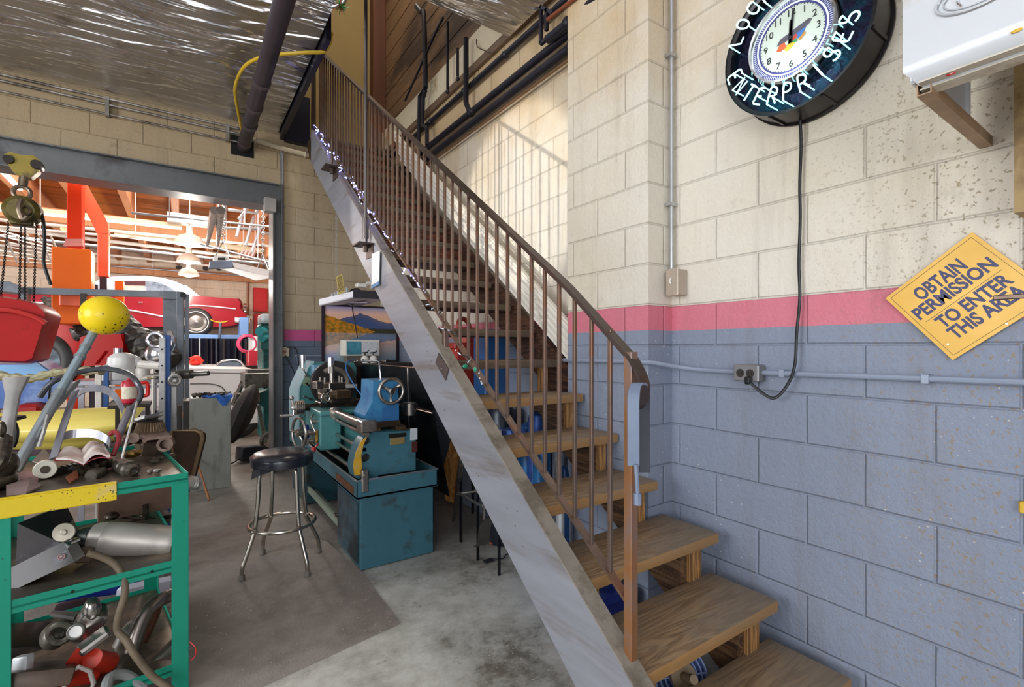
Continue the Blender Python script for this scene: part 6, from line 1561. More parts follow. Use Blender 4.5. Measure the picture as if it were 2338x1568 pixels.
g = G(); g.tube(smoothp([AW(1.95, 434, 1465), AW(1.95, 446, 1478), AW(1.95, 446, 1495), AW(1.95, 436, 1508)]), .002, 6); tag(obj('red_wire', g, mat('red_wire', '#d02020', .4)), 'thin loop of red wire on the right post of the cart', 'wire')
# ---------------------------------------------------------------- the bay beyond the doorway
YF = 15.6
g = G(); g.box(-12, 4.4, YF, YF + .2, 0, 4.3)
struct('wall_far', g, M_WALL_F, 'cream block wall at the far end of the next bay')
g = G(); g.box(3.2, 3.4, YB + .2, YF, 0, 4.3); struct('wall_far_right', g, M_WALL_F)
g = G(); g.box(-12, 4.4, YB + .15, YF + .2, 3.98, 4.03); struct('ceiling_far', g, M_DECK, 'orange timber roof deck of the next bay')
for k in range(-14, 6):
    x = -.10 + .61 * k
    g = G(); g.box(x - .05, x + .05, YB + .2, YF, 3.62, 3.98, .004); tag(obj('ceiling_joist', g, M_JOIST), 'orange brown roof joist of the next bay', 'joist', 'roof joists of the next bay')
for k, (y, z) in enumerate(((10.35, 3.40), (15.45, 3.28))):
    g = G(); g.box(-12, 3.2, y, y + .14, z, z + .215, .004); tag(obj('roof_girder', g, M_JOIST), ['timber cross beam under the joists in the middle of the next bay', 'timber ledger along the top of the far wall'][k], 'beam')
# row of round wall openings and slots high on the far wall
for k, px in enumerate((409, 470, 500)):
    p = AY(YF - .01, px, 612); g = G(); g.lathe([(0, 0), (.075, 0), (.075, .01)], p, (0, -1, 0), 18); tag(obj('vent_hole', g, M_BLACK), 'dark round vent hole high on the far wall', 'vent', 'round vent holes high on the far wall')

M_WHT = mat('dusty_white_metal', '#d6cfc6', .45, .1, .1, 4, grime='#a3968a', gamt=.6)
M_TUBEL = mat('lit_fluorescent', '#ffffff', .3, 0, 0, emit=4, ecol='#fff6ea')
def fxtube(name, y, p0, p1, r, mt, lab, cat='pipe', **k):
    a, b2 = AY(y, *p0), AY(y, *p1); g = G(); g.tube([a, b2], r, 10)
    for f_ in (.25, .8): q_ = a.lerp(b2, f_); g.tube([q_, V((q_.x, q_.y, 3.98))], .006, 5)
    return tag(obj(name, g, mt), lab, cat, **k)
# fluorescent strip running across and its housing
a, b2 = AY(9.0, -10, 478), AY(9.0, 415, 522)
th = thing('fluorescent_fixture', 'long fluorescent strip across the next bay, in front of the orange column', 'light fixture', (a + b2) / 2)
g = G(); g.bar(a + V((0, 0, .05)), b2 + V((0, 0, .04)), .10, .05); obj('housing', g, mat('cream_housing', '#d9c9a8', .5, 0, .06), th)
g = G(); g.tube([a, b2], .016, 10); obj('tube_lamp', g, M_TUBEL, th)
a, b2 = AY(10.8, 262, 537), AY(10.8, 600, 580)
th = thing('fluorescent_fixture', 'second fluorescent strip behind the pendant lamps', 'light fixture', (a + b2) / 2)
g = G(); g.bar(a + V((0, 0, .06)), b2 + V((0, 0, .06)), .12, .08); obj('housing', g, mat('cream_housing', '#d9c9a8', .5), th)
g = G(); g.tube([a, b2.lerp(a, .35)], .022, 10); obj('tube_lamp', g, M_TUBEL, th)
for k, (y, p0, p1, r, c) in enumerate(((9.2, (-20, 500), (620, 562), .022, 0), (9.0, (-20, 516), (380, 548), .018, 0), (11.5, (-20, 518), (630, 596), .035, 0), (12.4, (-20, 536), (620, 604), .03, 1), (14.6, (0, 556), (630, 622), .03, 0), (14.9, (240, 606), (620, 634), .022, 1), (7.6, (300, 486), (615, 517), .015, 1), (7.9, (455, 556), (620, 600), .016, 1))):
    fxtube('overhead_pipe', y, p0, p1, r, M_WHT if c == 0 else M_CONDUIT, ['white', 'grey'][c] + ' overhead pipe crossing the next bay, ' + ('first', 'second', 'third', 'fourth', 'fifth', 'sixth', 'seventh', 'eighth')[k] + ' from the doorway beam down' if False else (['white', 'grey'][c] + ' overhead pipe crossing the roof space ' + ('just behind the chain hoist', 'under the first strip light', 'behind the orange columns', 'along the rear joists', 'near the far wall top', 'low on the far wall', 'close to the doorway beam', 'beside the hung heater')[k]))
# skewed light grid frames at left
g = G()
for k in range(7): g.bar(AW(6.5 + k * .6, -20, 520 + k * 12), AW(6.3 + k * .6, 118, 560 + k * 7), .03, .02)
for k in range(5): g.bar(AW(7, 10 + k * 26, 535), AW(8, 40 + k * 26, 600), .02, .02)
tag(obj('ceiling_rack', g, M_WHT), 'white slatted rack under the roof at the far left', 'rack')
# bright ceiling diffusers
g = G(); a = AZ(3.6, 0, 392); g.bar(AW(5.2, -20, 365), AW(6.6, 46, 432), .05, .03); tag(obj('tube_light', g, M_TUBEL), 'bright tube light behind the chain hoist trolley', 'light')
g = G(); a = AY(8.4, 442, 447); g.ell(a, (.34, .2, .04), nu=24, nv=8); tag(obj('ceiling_light', g, M_TUBEL), 'bright round ceiling light just under the doorway beam', 'light')
g = G(); a = AY(9.4, 255, 425); g.ell(a, (.09, .08, .03), nu=16, nv=6); tag(obj('ceiling_light', g, M_WHT), 'small pale ceiling rose beside the slanting orange arm', 'light')
g = G()
for k, (px, r) in enumerate(((478, .035), (490, .03))): g.tube([AW(5.6, 490 + k * 14, 480), AW(6.6, px - 5 + k * 12, 560)], [.05, .02], 8)
tag(obj('reflector_strip', g, M_ALU), 'pair of tapering aluminium reflectors hanging beside the pendant lamps', 'reflector')
# pipe rack at upper right
g = G()
for q in [((515, 445), (512, 520)), ((512, 520), (590, 522)), ((520, 478), (585, 487)), ((585, 487), (600, 455)), ((545, 500), (570, 470)), ((560, 560), (580, 495)), ((575, 575), (596, 515)), ((600, 530), (618, 535)), ((540, 540), (560, 470))]:
    g.tube([AW(7.0, *q[0]), AW(7.2, *q[1])], .022, 8)
tag(obj('pipe_rack', g, M_CONDUIT), 'rack of bent metal tubes stored under the roof at the right of the doorway', 'rack')
g = G()
for k in range(4): g.bar(AW(7.6, 548 + k * 9, 588), AW(7.6, 556 + k * 9, 572), .05, .03)
g.tube([AW(7.6, 556, 572), V((AW(7.6, 556, 572).x, AW(7.6, 556, 572).y, 3.98))], .01, 6); g.tube([AW(7.6, 583, 572), V((AW(7.6, 583, 572).x, AW(7.6, 583, 572).y, 3.98))], .01, 6)
tag(obj('slat_bundle', g, mat('pinkish_slats', '#c99a90', .5)), 'bundle of pinkish slats above the hung heater', 'slats')
# pendant lamps
for k, (px, py, w, r, lab) in enumerate(((433, 558, 7.4, .20, 'nearest'), (431, 598, 8.8, .19, 'middle'), (431, 628, 10.2, .19, 'farthest'))):
    c0 = AW(w, px, py)
    th = thing('pendant_lamp', lab + ' of the three dome pendant lamps in the next bay', 'lamp', c0, 'pendant lamps in the next bay')
    g = G(); g.lathe([(r, 0), (r * .95, r * .28), (r * .7, r * .62), (r * .3, r * .8), (r * .28, r * .82), (r * .66, r * .58), (r * .9, r * .26), (r * .97, 0)], c0, n=36, ring=True); obj('shade', g, mat('cream_shade', '#cfc0b0', .4, .1, .06), th)
    g = G(); g.lathe([(0, .02), (r * .9, .02), (r * .55, -.02), (0, -.05)], c0, n=28); obj('bulb', g, mat('lamp_glow', '#ffffff', .3, emit=9, ecol='#fff3df'), th)
    g = G(); g.cyl(c0 + V((0, 0, r * .8)), c0 + V((0, 0, r * .8 + .12)), .045, n=14); 
    if k == 0: g.box(c0.x - .28, c0.x + .26, c0.y - .1, c0.y + .1, c0.z + .30, c0.z + .44)
    g.cyl(c0 + V((0, 0, r * .8)), V((c0.x, c0.y, 3.98)), .008, n=8)
    obj('lamp_holder', g, M_WHT, th)
    light('pendant_light', 'POINT', c0 - V((0, 0, .12)), 75, (1, .93, .84), .12)
# hung radiant heater
c0 = AW(6.6, 502, 600)
th = thing('hanging_heater', 'long white trough fixture with grey end hung on chains by the door post', 'light fixture', c0)
a = [AW(6.2, 477, 612), AW(6.2, 531, 610), AW(6.2, 532, 596), AW(6.2, 479, 596)]
dirv = (AW(5.6, 640, 640) - AW(6.2, 531, 610))
g = G(); g.prism(a, (.0, .12, 0)); obj('grey_end', g, mat('slate_end', '#5f6678', .45), th)
g = G(); g.prism([AW(6.2, 486, 596), AW(6.2, 524, 596), AW(6.2, 521, 584), AW(6.2, 489, 584)], (0, .10, 0)); g.prism([AW(6.25, 500, 612), AW(6.25, 536, 608), AW(5.7, 622, 630), AW(5.7, 622, 634), AW(5.8, 585, 640)], (0, .04, 0)); g.prism([AW(6.2, 531, 598), AW(6.2, 533, 608), AW(5.6, 640, 640), AW(5.6, 640, 622)], (0, .08, .0)); obj('trough', g, mat('pale_trough', '#d0ccc8', .4, 0, .05), th)
g = G(); g.prism([AW(6.18, 497, 594), AW(6.18, 514, 594), AW(6.18, 514, 588), AW(6.18, 498, 588)], (0, -.01, 0)); obj('dark_slot', g, M_BLACK, th)
for (q0, q1, q2, q3) in (((510, 550), (508, 455), (492, 584), (524, 586)), ((600, 585), (601, 470), (586, 615), (617, 625))):
    g = G(); t_ = AW(6.1, *q0); u_ = AW(6.1, *q1); n = 0
    L_ = (u_ - t_).length; nn = int(L_ / .035)
    for i in range(nn): g.torus(t_.lerp(u_, i / nn), (1, 0, 0) if i % 2 else (0, 1, 0), .016, .006, 8, 4)
    g.tube([t_, AW(6.15, *q2)], .006, 6); g.tube([t_, AW(6.0, *q3)], .006, 6); obj('hanging_chain', g, M_CONDUIT, th)

# orange two-post lift
M_ORG = mat('orange_lift_paint', '#ee6c1c', .45, .0, .05, 2, grime='#e06428', gamt=.6, gscale=1.5, spec=.15)
M_ORD = mat('red_orange_paint', '#cc3410', .45, .0, .06, 2, spec=.15)
th = thing('vehicle_lift', 'tall orange two-post vehicle lift holding up the red car', 'vehicle lift', V((-1.15, 8.0, 0)))
def boxpx(g, y, x0, y0, x1, y1, dy):
    a, b2 = AY(y, x0, y0), AY(y, x1, y1); g.box(a.x, b2.x, y, y + dy, min(a.z, b2.z), max(a.z, b2.z), .01)
g = G(); a = AY(8.0, 152, 400); b2 = AY(8.0, 188, 800); g.box(a.x, b2.x, 8.0, 8.2, 0, 3.97, .01); obj('column', g, M_ORD, th)
g = G(); g.prism([AY(7.95, 144, 562), AY(7.95, 150, 545), AY(7.95, 188, 545), AY(7.95, 189, 562)], (0, .1, 0)); obj('collar_plate', g, mat('pink_plate', '#c08078', .4), th)
g = G(); boxpx(g, 7.65, 117, 562, 208, 740, .30); obj('motor_cover', g, M_ORG, th)
g = G(); g.prism([AY(8.3, 190, 405), AY(8.3, 246, 508), AY(8.3, 248, 532), AY(8.3, 221, 532), AY(8.3, 190, 470)], (0, .16, 0)); boxpx(g, 8.3, 222, 530, 248, 632, .16); a = AY(8.3, 222, 632); b2 = AY(8.3, 248, 632); obj('second_arm', g, mat('light_orange_red', '#ee6a44', .38, .1, .04), th)
g = G(); g.box(a.x + .02, b2.x - .02, 8.33, 8.45, 0, a.z); g.box(a.x - .08, a.x, 8.3, 8.4, 0, a.z - .1); obj('second_post', g, mat('dark_post', '#3c3e46', .4, .3), th)
g = G(); g.box(b2.x + .06, b2.x + .15, 8.35, 8.5, 0, a.z - .03); obj('orange_strip', g, M_ORG, th)
g = G(); boxpx(g, 7.6, 135, 668, 196, 700, .3); obj('carriage_plate', g, mat('deep_orange', '#e85c22', .4), th)

# ---- red car raised on the lift
CY0 = 13.6
def cp(px, py, dy=0): return AY(CY0 + dy, px, py)
car = thing('red_car', 'classic dark red car with silver roof raised high on the lift', 'car', cp(300, 762))
M_CRED = mat('dark_red_car_paint', '#8a0f1e', .3, .0, .08, 1.5, spec=.2, coat=.15)
M_CSIL = mat('silver_roof_paint', '#c3c3d6', .25, .3, .04, 2, coat=.4)
M_GLASS = mat('car_glass', '#8a98aa', .08, .2, .3, 3, grime='#3a4450', gamt=.5)
WID = 1.75
body = [(40, 655), (200, 660), (300, 668), (430, 672), (500, 678), (549, 681), (555, 690), (556, 705), (568, 718), (566, 732), (548, 742), (538, 744), (500, 748), (470, 745), (300, 748), (120, 735), (-60, 725), (-60, 655)]
g = G()
rings = []
for (dy, ins) in ((0, .10), (.12, .0), (WID - .12, .0), (WID, .10)):
    r = []
    for (px, py) in body:
        p = cp(px, py); c_ = cp(300, 710); q = p + (c_ - p) * (ins * .3); r.append(V((q.x, CY0 + dy, q.z)))
    rings.append(r)
g.ring_sweep(rings); obj('body', g, M_CRED, car, label='dark red lower body')
g = G(); rings = []
roof = [(200, 672), (215, 640), (255, 629), (330, 627), (370, 632), (400, 640), (420, 650), (455, 673)]
for (dy, ins) in ((.14, .0), (.35, -.14), (WID - .35, -.14), (WID - .14, 0)):
    rings.append([V((p.x, CY0 + dy, p.z - (ins if False else 0) + (.04 if ins else 0))) for p in (cp(a, b) for a, b in roof)])
g.ring_sweep(rings); obj('roof', g, M_CSIL, car)
g = G(); g.prism([cp(262, 666, .12), cp(262, 641, .12), cp(330, 641, .12), cp(330, 666, .12)], (0, -.012, 0)); obj('side_window', g, mat('cream_interior', '#cfc0b0', .5, 0, .3, 3), car)
g = G(); g.prism([cp(264, 650, .10), cp(264, 640, .10), cp(332, 641, .10), cp(332, 652, .10)], (0, -.02, 0)); obj('window_header', g, mat('dark_red_interior', '#4a1018', .5), car)
g = G(); g.prism([cp(335, 668, .12), cp(335, 642, .12), cp(365, 645, .12), cp(395, 660, .12), cp(405, 670, .12)], (0, -.015, 0)); obj('rear_quarter_window', g, M_GLASS, car)
g = G(); g.prism([cp(418, 652, .10), cp(424, 650, .10), cp(452, 673, .10), cp(428, 672, .10)], (0, -.02, 0)); obj('rear_window', g, mat('pale_rear_glass', '#c9d6e0', .1, .1), car)
for (pts, r, nm_) in (([(200, 700), (285, 706), (370, 722), (400, 727)], .018, 'side_trim'), ([(420, 700), (440, 697), (480, 699), (538, 705)], .016, 'side_trim'), ([(60, 690), (120, 692)], .02, 'side_trim'), ([(70, 710), (125, 712)], .02, 'side_trim'), ([(262, 641), (340, 640), (380, 645), (408, 662), (416, 672)], .012, 'window_trim')):
    g = G(); g.tube(smoothp([cp(a, b, -.02) for a, b in pts], 4), r, 6); obj(nm_, g, mat('bright_trim_strip', '#dcdce2', .3, .3, .05), car)
def wheel(px, py, R, parent, mt_w=True):
    c_ = cp(px, py, -.03)
    g = G(); g.torus(c_, (0, 1, 0), R * .80, R * .20, 40, 12); w = obj('tyre', g, mat('tyre_rubber', '#1f1d1e', .6, 0, .2), parent)
    g = G(); g.torus(c_ + V((0, -R * .17, 0)), (0, 1, 0), R * .72, R * .035, 40, 6); obj('whitewall', g, mat('whitewall', '#e8e2da', .5), w)
    g = G(); g.lathe([(0, .02), (R * .14, .02), (R * .16, 0), (R * .45, -.02), (R * .62, .01), (R * .66, 0), (R * .66, -.05)], c_ + V((0, -R * .1, 0)), (0, -1, 0), 36); obj('rim', g, mat('grey_rim', '#7a7470', .35, .7, .2, 8), w)
    g = G(); g.lathe([(0, .04), (R * .1, .035), (R * .1, 0)], c_ + V((0, -R * .14, 0)), (0, -1, 0), 18); obj('hub_cap', g, M_CHROME, w)
wheel(448, 735, .335, car)
g = G(); g.lathe([(.0, -.02), (.40, -.02), (.40, -.03)], cp(448, 729, .0), (0, -1, 0), 36); obj('wheel_arch', g, M_BLACK, car)
g = G(); g.obox(cp(553, 731, -.06), (.34, .14, .16), (0, .05, 0), .04, seg=2); g.obox(cp(560, 728, .9), (.16, 1.7, .14), (0, 0, 0), .03); obj('bumper', g, M_CHROME, car)
g = G(); g.lathe([(0, .08), (.05, .06), (.06, 0)], cp(556, 697, .1), (1, 0, 0), 16); g.lathe([(0, .05), (.05, .04), (.05, 0)], cp(557, 712, .1), (1, 0, 0), 16); obj('tail_light', g, M_CHROME, car)
g = G(); g.bar(cp(316, 690, -.03), cp(326, 690, -.03), .02, .03); obj('door_handle', g, M_CHROME, car)
# blue runway and blue post under the car
g = G(); a, b2 = AY(13.4, 434, 764), AY(13.4, 545, 772); g.box(a.x - 4.0, b2.x + .2, 13.4, 15.2, b2.z - .06, b2.z + .08, .01)
c1, c2 = AY(13.4, 547, 738), AY(13.4, 568, 738); g.box(c1.x, c2.x, 13.4, 13.75, 0, c1.z + .15, .01)
ramp_ = tag(obj('lift_runway', g, mat('light_blue_lift', '#6f93c8', .4, .1, .1, 2)), 'light blue lift runway and post under the tail of the red car', 'vehicle lift')
p = cp(497, 735, -.5)
th = thing('jack_stand', 'tall red and blue grey jack stand with a yellow saddle', 'jack stand', V((p.x, p.y, 0)))
g = G(); g.cyl((p.x, p.y, 0), (p.x, p.y, AY(p.y, 490, 790).z), .05, n=14); obj('red_base', g, mat('jack_red', '#b81826', .35), th)
g = G(); g.cyl((p.x, p.y, 1.0), (p.x + .06, p.y, p.z), .03, n=12); obj('post', g, mat('slate_post', '#4a5568', .4, .4), th)
g = G(); g.tube(smoothp([V((p.x - .14, p.y, p.z + .05)), V((p.x - .03, p.y, p.z)), V((p.x + .12, p.y, p.z - .0)), V((p.x + .2, p.y, p.z + .03))]), .03, 8, flat=(1, .5)); obj('saddle', g, mat('yellow_saddle', '#e0a020', .4), th)
# black curtain
g = G(); a, b2 = AY(13.0, 430, 772), AY(13.0, 572, 774)
rows = [[(a.x + (b2.x - a.x) * i / 60, 13.0 + .05 * math.sin(i * 1.1) + .02 * math.sin(i * 2.7), z) for i in range(61)] for z in (.05, .8, a.z)]
g.grid(rows, (0, .01, 0)); tag(obj('welding_curtain', g, mat('dark_vinyl', '#1c1c28', .18, 0, .3, 2, coat=.6)), 'black vinyl welding curtain hanging below the raised red car', 'curtain')
# white car in the middle distance
wc = thing('white_car', 'white car parked behind the grey cabinet', 'car', AY(8.6, 500, 1000))
def wp(px, py, dy=0): return AY(8.6 + dy, px, py)
g = G(); rings = []
prof = [(320, 836), (434, 836), (480, 837), (560, 838), (575, 842), (585, 860), (592, 900), (595, 960), (320, 985)]
for dy, s_ in ((0, .03), (.10, 0), (1.5, 0), (1.6, .03)): rings.append([V((p.x, 8.6 + dy, p.z - s_)) for p in (wp(*q) for q in prof)])
g.ring_sweep(rings); obj('body', g, mat('white_car_paint', '#e9e6e4', .25, 0, .03, 2, coat=.6), wc)
g = G(); g.tube(smoothp([wp(434, 876, -.005), wp(480, 876, -.005), wp(504, 882, -.005), wp(516, 895, -.005), wp(520, 905, -.005)]), .006, 6); g.tube([wp(434, 850, -.004), wp(560, 852, -.004)], .004, 5); obj('body_seam', g, M_IRON, wc)
for (x_, y_) in ((-.75, .12), (-.75, 1.48), (.72, .12), (.72, 1.48)):
    g = G(); g.torus((x_, 8.6 + y_, .32), (0, 1, 0), .23, .09, 28, 10); g.cyl((x_, 8.6 + y_ - .06, .32), (x_, 8.6 + y_ + .06, .32), .17, n=20); obj('tyre', g, mat('tyre_rubber', '#1f1d1e', .6, 0, .2), wc)
g = G(); g.tube(smoothp([wp(493, 838, .3), wp(500, 828, .3), wp(520, 822, .3), wp(545, 823, .3), wp(558, 838, .3)]), .014, 8); obj('window_frame', g, M_CHROME, wc)
g = G(); g.prism([wp(495, 838, .31), wp(501, 829, .31), wp(520, 824, .31), wp(544, 825, .31), wp(555, 838, .31)], (0, .02, 0)); obj('window_glass', g, M_GLASS, wc)
g = G(); g.ell(AY(9.2, 447, 826), (.10, .12, .06), nu=14, nv=8); g.tube(smoothp([AY(9.1, 435, 820), AY(9.1, 450, 815), AY(9.1, 462, 826)]), .03, 8); tag(obj('red_rag', g, mat('bright_red', '#e02a18', .5)), 'bright red bundle on top of the white car', 'bundle')

# red wall cabinets on the far wall and machine at right
for k, (x0, y0, x1, y1, lab) in enumerate(((579, 656, 611, 712, 'bright red box high on the far wall by the door post'), (580, 716, 606, 770, 'bright red box hanging below the other red box'))):
    a, b2 = AY(15.35, x0, y0), AY(15.35, x1, y1); th = thing('red_cabinet', lab, 'cabinet', V(((a.x + b2.x) / 2, 15.45, b2.z)))
    g = G(); g.box(a.x, b2.x, 15.35, YF, b2.z, a.z, .01); obj('cabinet_body', g, mat('signal_red', '#c60f14', .35, 0, .05), th)
    g = G(); g.box(a.x + .05, b2.x - .02, 15.34, 15.352, b2.z + .02, a.z - .02, .003); obj('door', g, mat('signal_red', '#c60f14', .35), th)
a, b2 = AY(15.55, 566, 645), AY(15.55, 568, 838); g = G(); g.tube([V((a.x, 15.56, 3.6)), V((a.x, 15.56, .2))], .03, 8)
tag(obj('wall_pipe', g, mat('copper_pipe', '#9a6a50', .4, .4)), 'thin copper coloured pipe on the far wall beside the red boxes', 'pipe')
def mp_(px, py, dy=0): return AY(7.4 + dy, px, py)
th = thing('milling_machine', 'teal milling machine half hidden behind the door post', 'milling machine', V((mp_(600, 900).x, 7.6, 0)))
M_TEALF = mat('dark_green_machine', '#24635f', .4, .2, .2, 3, grime='#1a2a2a', gamt=.55)
g = G()
for (x0, y0, x1, y1, d0, d1) in ((598, 728, 640, 1000, .3, .8), (596, 755, 640, 800, .0, .4), (592, 740, 640, 752, .0, .3)):
    a, b2 = mp_(x0, y0, d0), mp_(x1, y1, d0); g.box(a.x, b2.x, 7.4 + d0, 7.4 + d1, b2.z, a.z, .02)
obj('column', g, M_TEALF, th)
g = G(); a, b2 = mp_(594, 716), mp_(640, 740); g.box(a.x, b2.x, 7.35, 7.7, b2.z, a.z, .04, seg=2); obj('head', g, mat('pale_grey_head', '#a9b2b4', .35, .3, .2, 6), th)
g = G(); g.cyl(mp_(603, 757), mp_(592, 757, -.1), .06, n=14); g.cyl(mp_(608, 770), mp_(598, 772, -.1), .05, n=14); obj('quill_drive', g, mat('teal_bright', '#2a8a8c', .35, .2), th)
g = G(); a, b2 = mp_(552, 850), mp_(640, 880); g.box(a.x, b2.x, 7.1, 7.6, b2.z, a.z, .01); a, b2 = mp_(560, 842), mp_(620, 850); g.box(a.x, b2.x, 7.15, 7.4, b2.z, a.z, .004); obj('table', g, M_OILG, th)
g = G(); g.prism([mp_(585, 900), mp_(640, 880), mp_(640, 950), mp_(614, 940), mp_(588, 920)], (0, .3, 0)); obj('knee', g, M_TEALF, th)
g = G(); g.obox(mp_(563, 908), (.28, .25, .16), (0, 0, .1), .02); g.tube([mp_(555, 870), mp_(540, 905), mp_(532, 925)], .03, 8); g.tube([mp_(590, 925), mp_(600, 975), mp_(606, 1010)], .025, 8); obj('table_crank', g, M_OILG, th)
# blurred red/white hanging tools near the machine
for k, (q, c, lab, nm_) in enumerate(((((555, 778), (566, 800), (560, 822)), '#c0305a', 'pink air hose coil hanging on the far wall', 'hose_coil'), (((583, 780), (585, 800), (588, 818)), '#d8d8d8', 'white cloth hanging by the milling machine', 'white_cloth'), (((575, 800), (590, 815), (592, 832)), '#a81c2c', 'red tool chest beside the milling machine', 'tool_chest'), (((600, 812), (606, 825), (600, 832)), '#9fc4c8', 'pale blue container beside the milling machine', 'container'))):
    c_ = AY(9.6, *q[1]); g = G()
    if k == 0:
        for j in range(4): g.torus(c_ + V((0, j * .02, .12)), (0, 1, .1), .13 + .01 * j, .014, 24, 6)
    elif k == 1: g.grid([[c_ + V((-.12 + .06 * i, .02 * (i % 2), z)) for i in range(6)] for z in (.25, 0, -.2)], (0, .01, 0))
    elif k == 2: g.box(c_.x - .16, c_.x + .14, c_.y, c_.y + .3, c_.z - .18, c_.z + .12, .01)
    else: g.lathe([(.09, 0), (.13, .04), (.13, .16), (.11, .2)], c_ - V((0, 0, .15)), n=20)
    tag(obj(nm_, g, mat('farbit%d' % k, c, .4, 0, .1)), lab, lab.split()[1])
p_ = AY(9.5, 575, 832); q_ = AY(9.5, 610, 832)
g = G(); g.box(p_.x - .25, q_.x + .1, 9.5, 10.0, 0, p_.z - .02, .01); tag(obj('storage_cupboard', g, M_IRON), 'dark cupboard under the red tool chest in the next bay', 'cupboard')
g = G(); g.box(-2.9, -1.35, 5.75, 7.2, .35, .78, .02)
for x_ in (-2.75, -1.5):
    for y_ in (5.9, 7.0): g.cyl((x_, y_, 0), (x_, y_, .36), .06, n=12)
tag(obj('chassis_frame', g, M_IRON), 'dark chassis under the red fender and wheel in the next bay', 'chassis')
# dark tyre leaning by the mill and bits on the floor of the doorway
c_ = AY(6.75, 555, 935); c_.z -= .04
g = G(); rings = []
g.ell(c_ + V((0, .1, -.02)), (.13, .20, .39), Matrix.Rotation(math.radians(22), 4, 'Y'), 9, 8)
tag(obj('machine_cover', g, mat('dark_leather_cover', '#1e1715', .7, .1, .3, 3)), 'dark leaning oval cover beside the milling machine', 'cover')
p = AZ(0, 555, 1058); th = thing('drill_motor', 'black electric motor with a cable on the floor of the doorway', 'motor', p)
g = G(); g.obox(p + V((.08, .1, .10)), (.26, .2, .17), (0, .1, .3), .02, seg=2); obj('motor_body', g, mat('black_motor', '#24252b', .35, .4, .3, 6), th)
g = G(); g.tube(smoothp([p + V((-.02, 0, .08)), p + V((-.12, -.05, .03)), p + V((-.25, -.1, .015))]), .008, 6); obj('power_cord', g, M_BLACK, th)
g = G(); c_ = p + V((.34, .25, .2)); g.torus(c_, (0, 1, 0), .11, .025, 24, 8); g.obox(c_ + V((.1, .1, .1)), (.2, .2, .3), (.2, 0, .2), .02); g.tube([c_, c_ + V((.1, .1, .4))], .03, 8); tag(obj('bench_grinder', g, M_OILG), 'oily grey pulley assembly on the floor next to the door post', 'machine')
# grey gantry (beam and post) in the next bay
M_GAN = mat('slate_gantry', '#6c7178', .4, .35, .1, 2, grime='#8a8c90', gamt=.6)
th = thing('gantry_frame', 'grey steel gantry post and beam in the next bay', 'gantry', V((0.0, 7.3, 0)))
a, b2 = AY(7.2, 372, 664), AY(7.2, 432, 905)
g = G(); g.box(a.x, b2.x - .055, 7.2, 7.23, 0, a.z, .003); g.box(b2.x - .13, b2.x - .06, 7.15, 7.22, 0, a.z, .004); g.box(b2.x - .05, b2.x, 7.2, 7.5, 0, a.z - .02, .003); g.box(a.x, b2.x - .05, 7.16, 7.22, a.z - .1, a.z, .003); obj('post', g, M_GAN, th)
g = G(); q = AY(7.145, 418, 673); g.box(q.x - .028, q.x + .028, 7.14, 7.152, q.z - .03, q.z + .03); obj('bolt_hole', g, M_BLACK, th)
g = G(); p0, p1 = AY(7.3, 50, 664), AY(7.3, 372, 672); g.bar(p0, p1, .12, .07); obj('beam', g, M_GAN, th)
g = G(); g.prism([AY(7.0, -30, 640), AY(7.0, 22, 642), AY(7.0, 45, 655), AY(7.0, 45, 668), AY(7.0, -30, 662)], (0, .3, 0)); g.box(AY(7.1, 45, 660).x, AY(7.1, 60, 660).x, 7.1, 7.3, 1.9, AY(7.1, 50, 655).z); obj('beam_head', g, M_GAN, th)
g = G(); p0, p1 = AY(7.25, 184, 670), AY(7.25, 198, 710); g.box(p0.x, p1.x, 7.22, 7.28, p1.z, p0.z); obj('hanger_plate', g, M_IRON, th)
# knobbly black engine/tyre shape rising to the left behind the ball
g = G(); pts = [AW(6.4, 105, 682), AW(6.3, 150, 705), AW(6.2, 190, 740), AW(6.1, 225, 775)]
g.tube(smoothp(pts), [.05, .07, .09, .11, .13, .15, .17, .19, .2, .21, .22, .23, .24, .24, .24, .24, .24, .24, .22][:19], 40, flat=(1, .6)); g.jitter(.012)
tag(obj('knobbly_belt', g, mat('black_knobbly', '#35322e', .4, .2, .5, 18, grime='#8f897c', gamt=.64, gscale=14), smooth=0), 'black knobbly tyre tread slanting behind the yellow ball', 'tyre')
g = G(); pts = [AW(5.6, 270, 740), AW(5.6, 310, 775), AW(5.6, 350, 800), AW(5.6, 385, 830)]
g.tube(smoothp(pts), [.16 + .012 * math.sin(k * 2.1) for k in range(19)], 14); g.jitter(.012); tag(obj('corrugated_tyre', g, mat('black_knobbly', '#35322e', .4), smooth=0), 'dark ribbed tyre right of the yellow ball', 'tyre')
# red hot-rod fender with wheel
g = G()
def hp(px, py, w=5.9): return AW(w, px, py)
fo_ = smoothp([hp(70, 706), hp(100, 708), (hp(132, 722)), hp(160, 748), hp(178, 776), hp(184, 802), hp(176, 838)], 4)
fi_ = smoothp([hp(70, 768), hp(98, 764), (hp(120, 766)), hp(144, 776), hp(160, 794), hp(167, 812), hp(168, 838)], 4)
vv_ = V((.40, .55, 0)); rows = []
for t_ in (0, .12, .3, 1):
    off = vv_ * (t_ if t_ > .2 else t_ * .3)
    rows.append([(a if t_ > 0 else b).lerp(b, 0 if t_ > 0 else 0) + off + V((0, 0, .04 * math.sin(PI * min(1, t_ * 1.5)))) for a, b in zip(fo_, fi_)])
g.grid(rows, (0, 0, -.01)); th = thing('red_fender', 'glossy red car fender arching over a black wheel', 'fender', hp(130, 830)); obj('fender_shell', g, mat('bright_car_red', '#ac120e', .35, .0, .05, spec=.15), th)
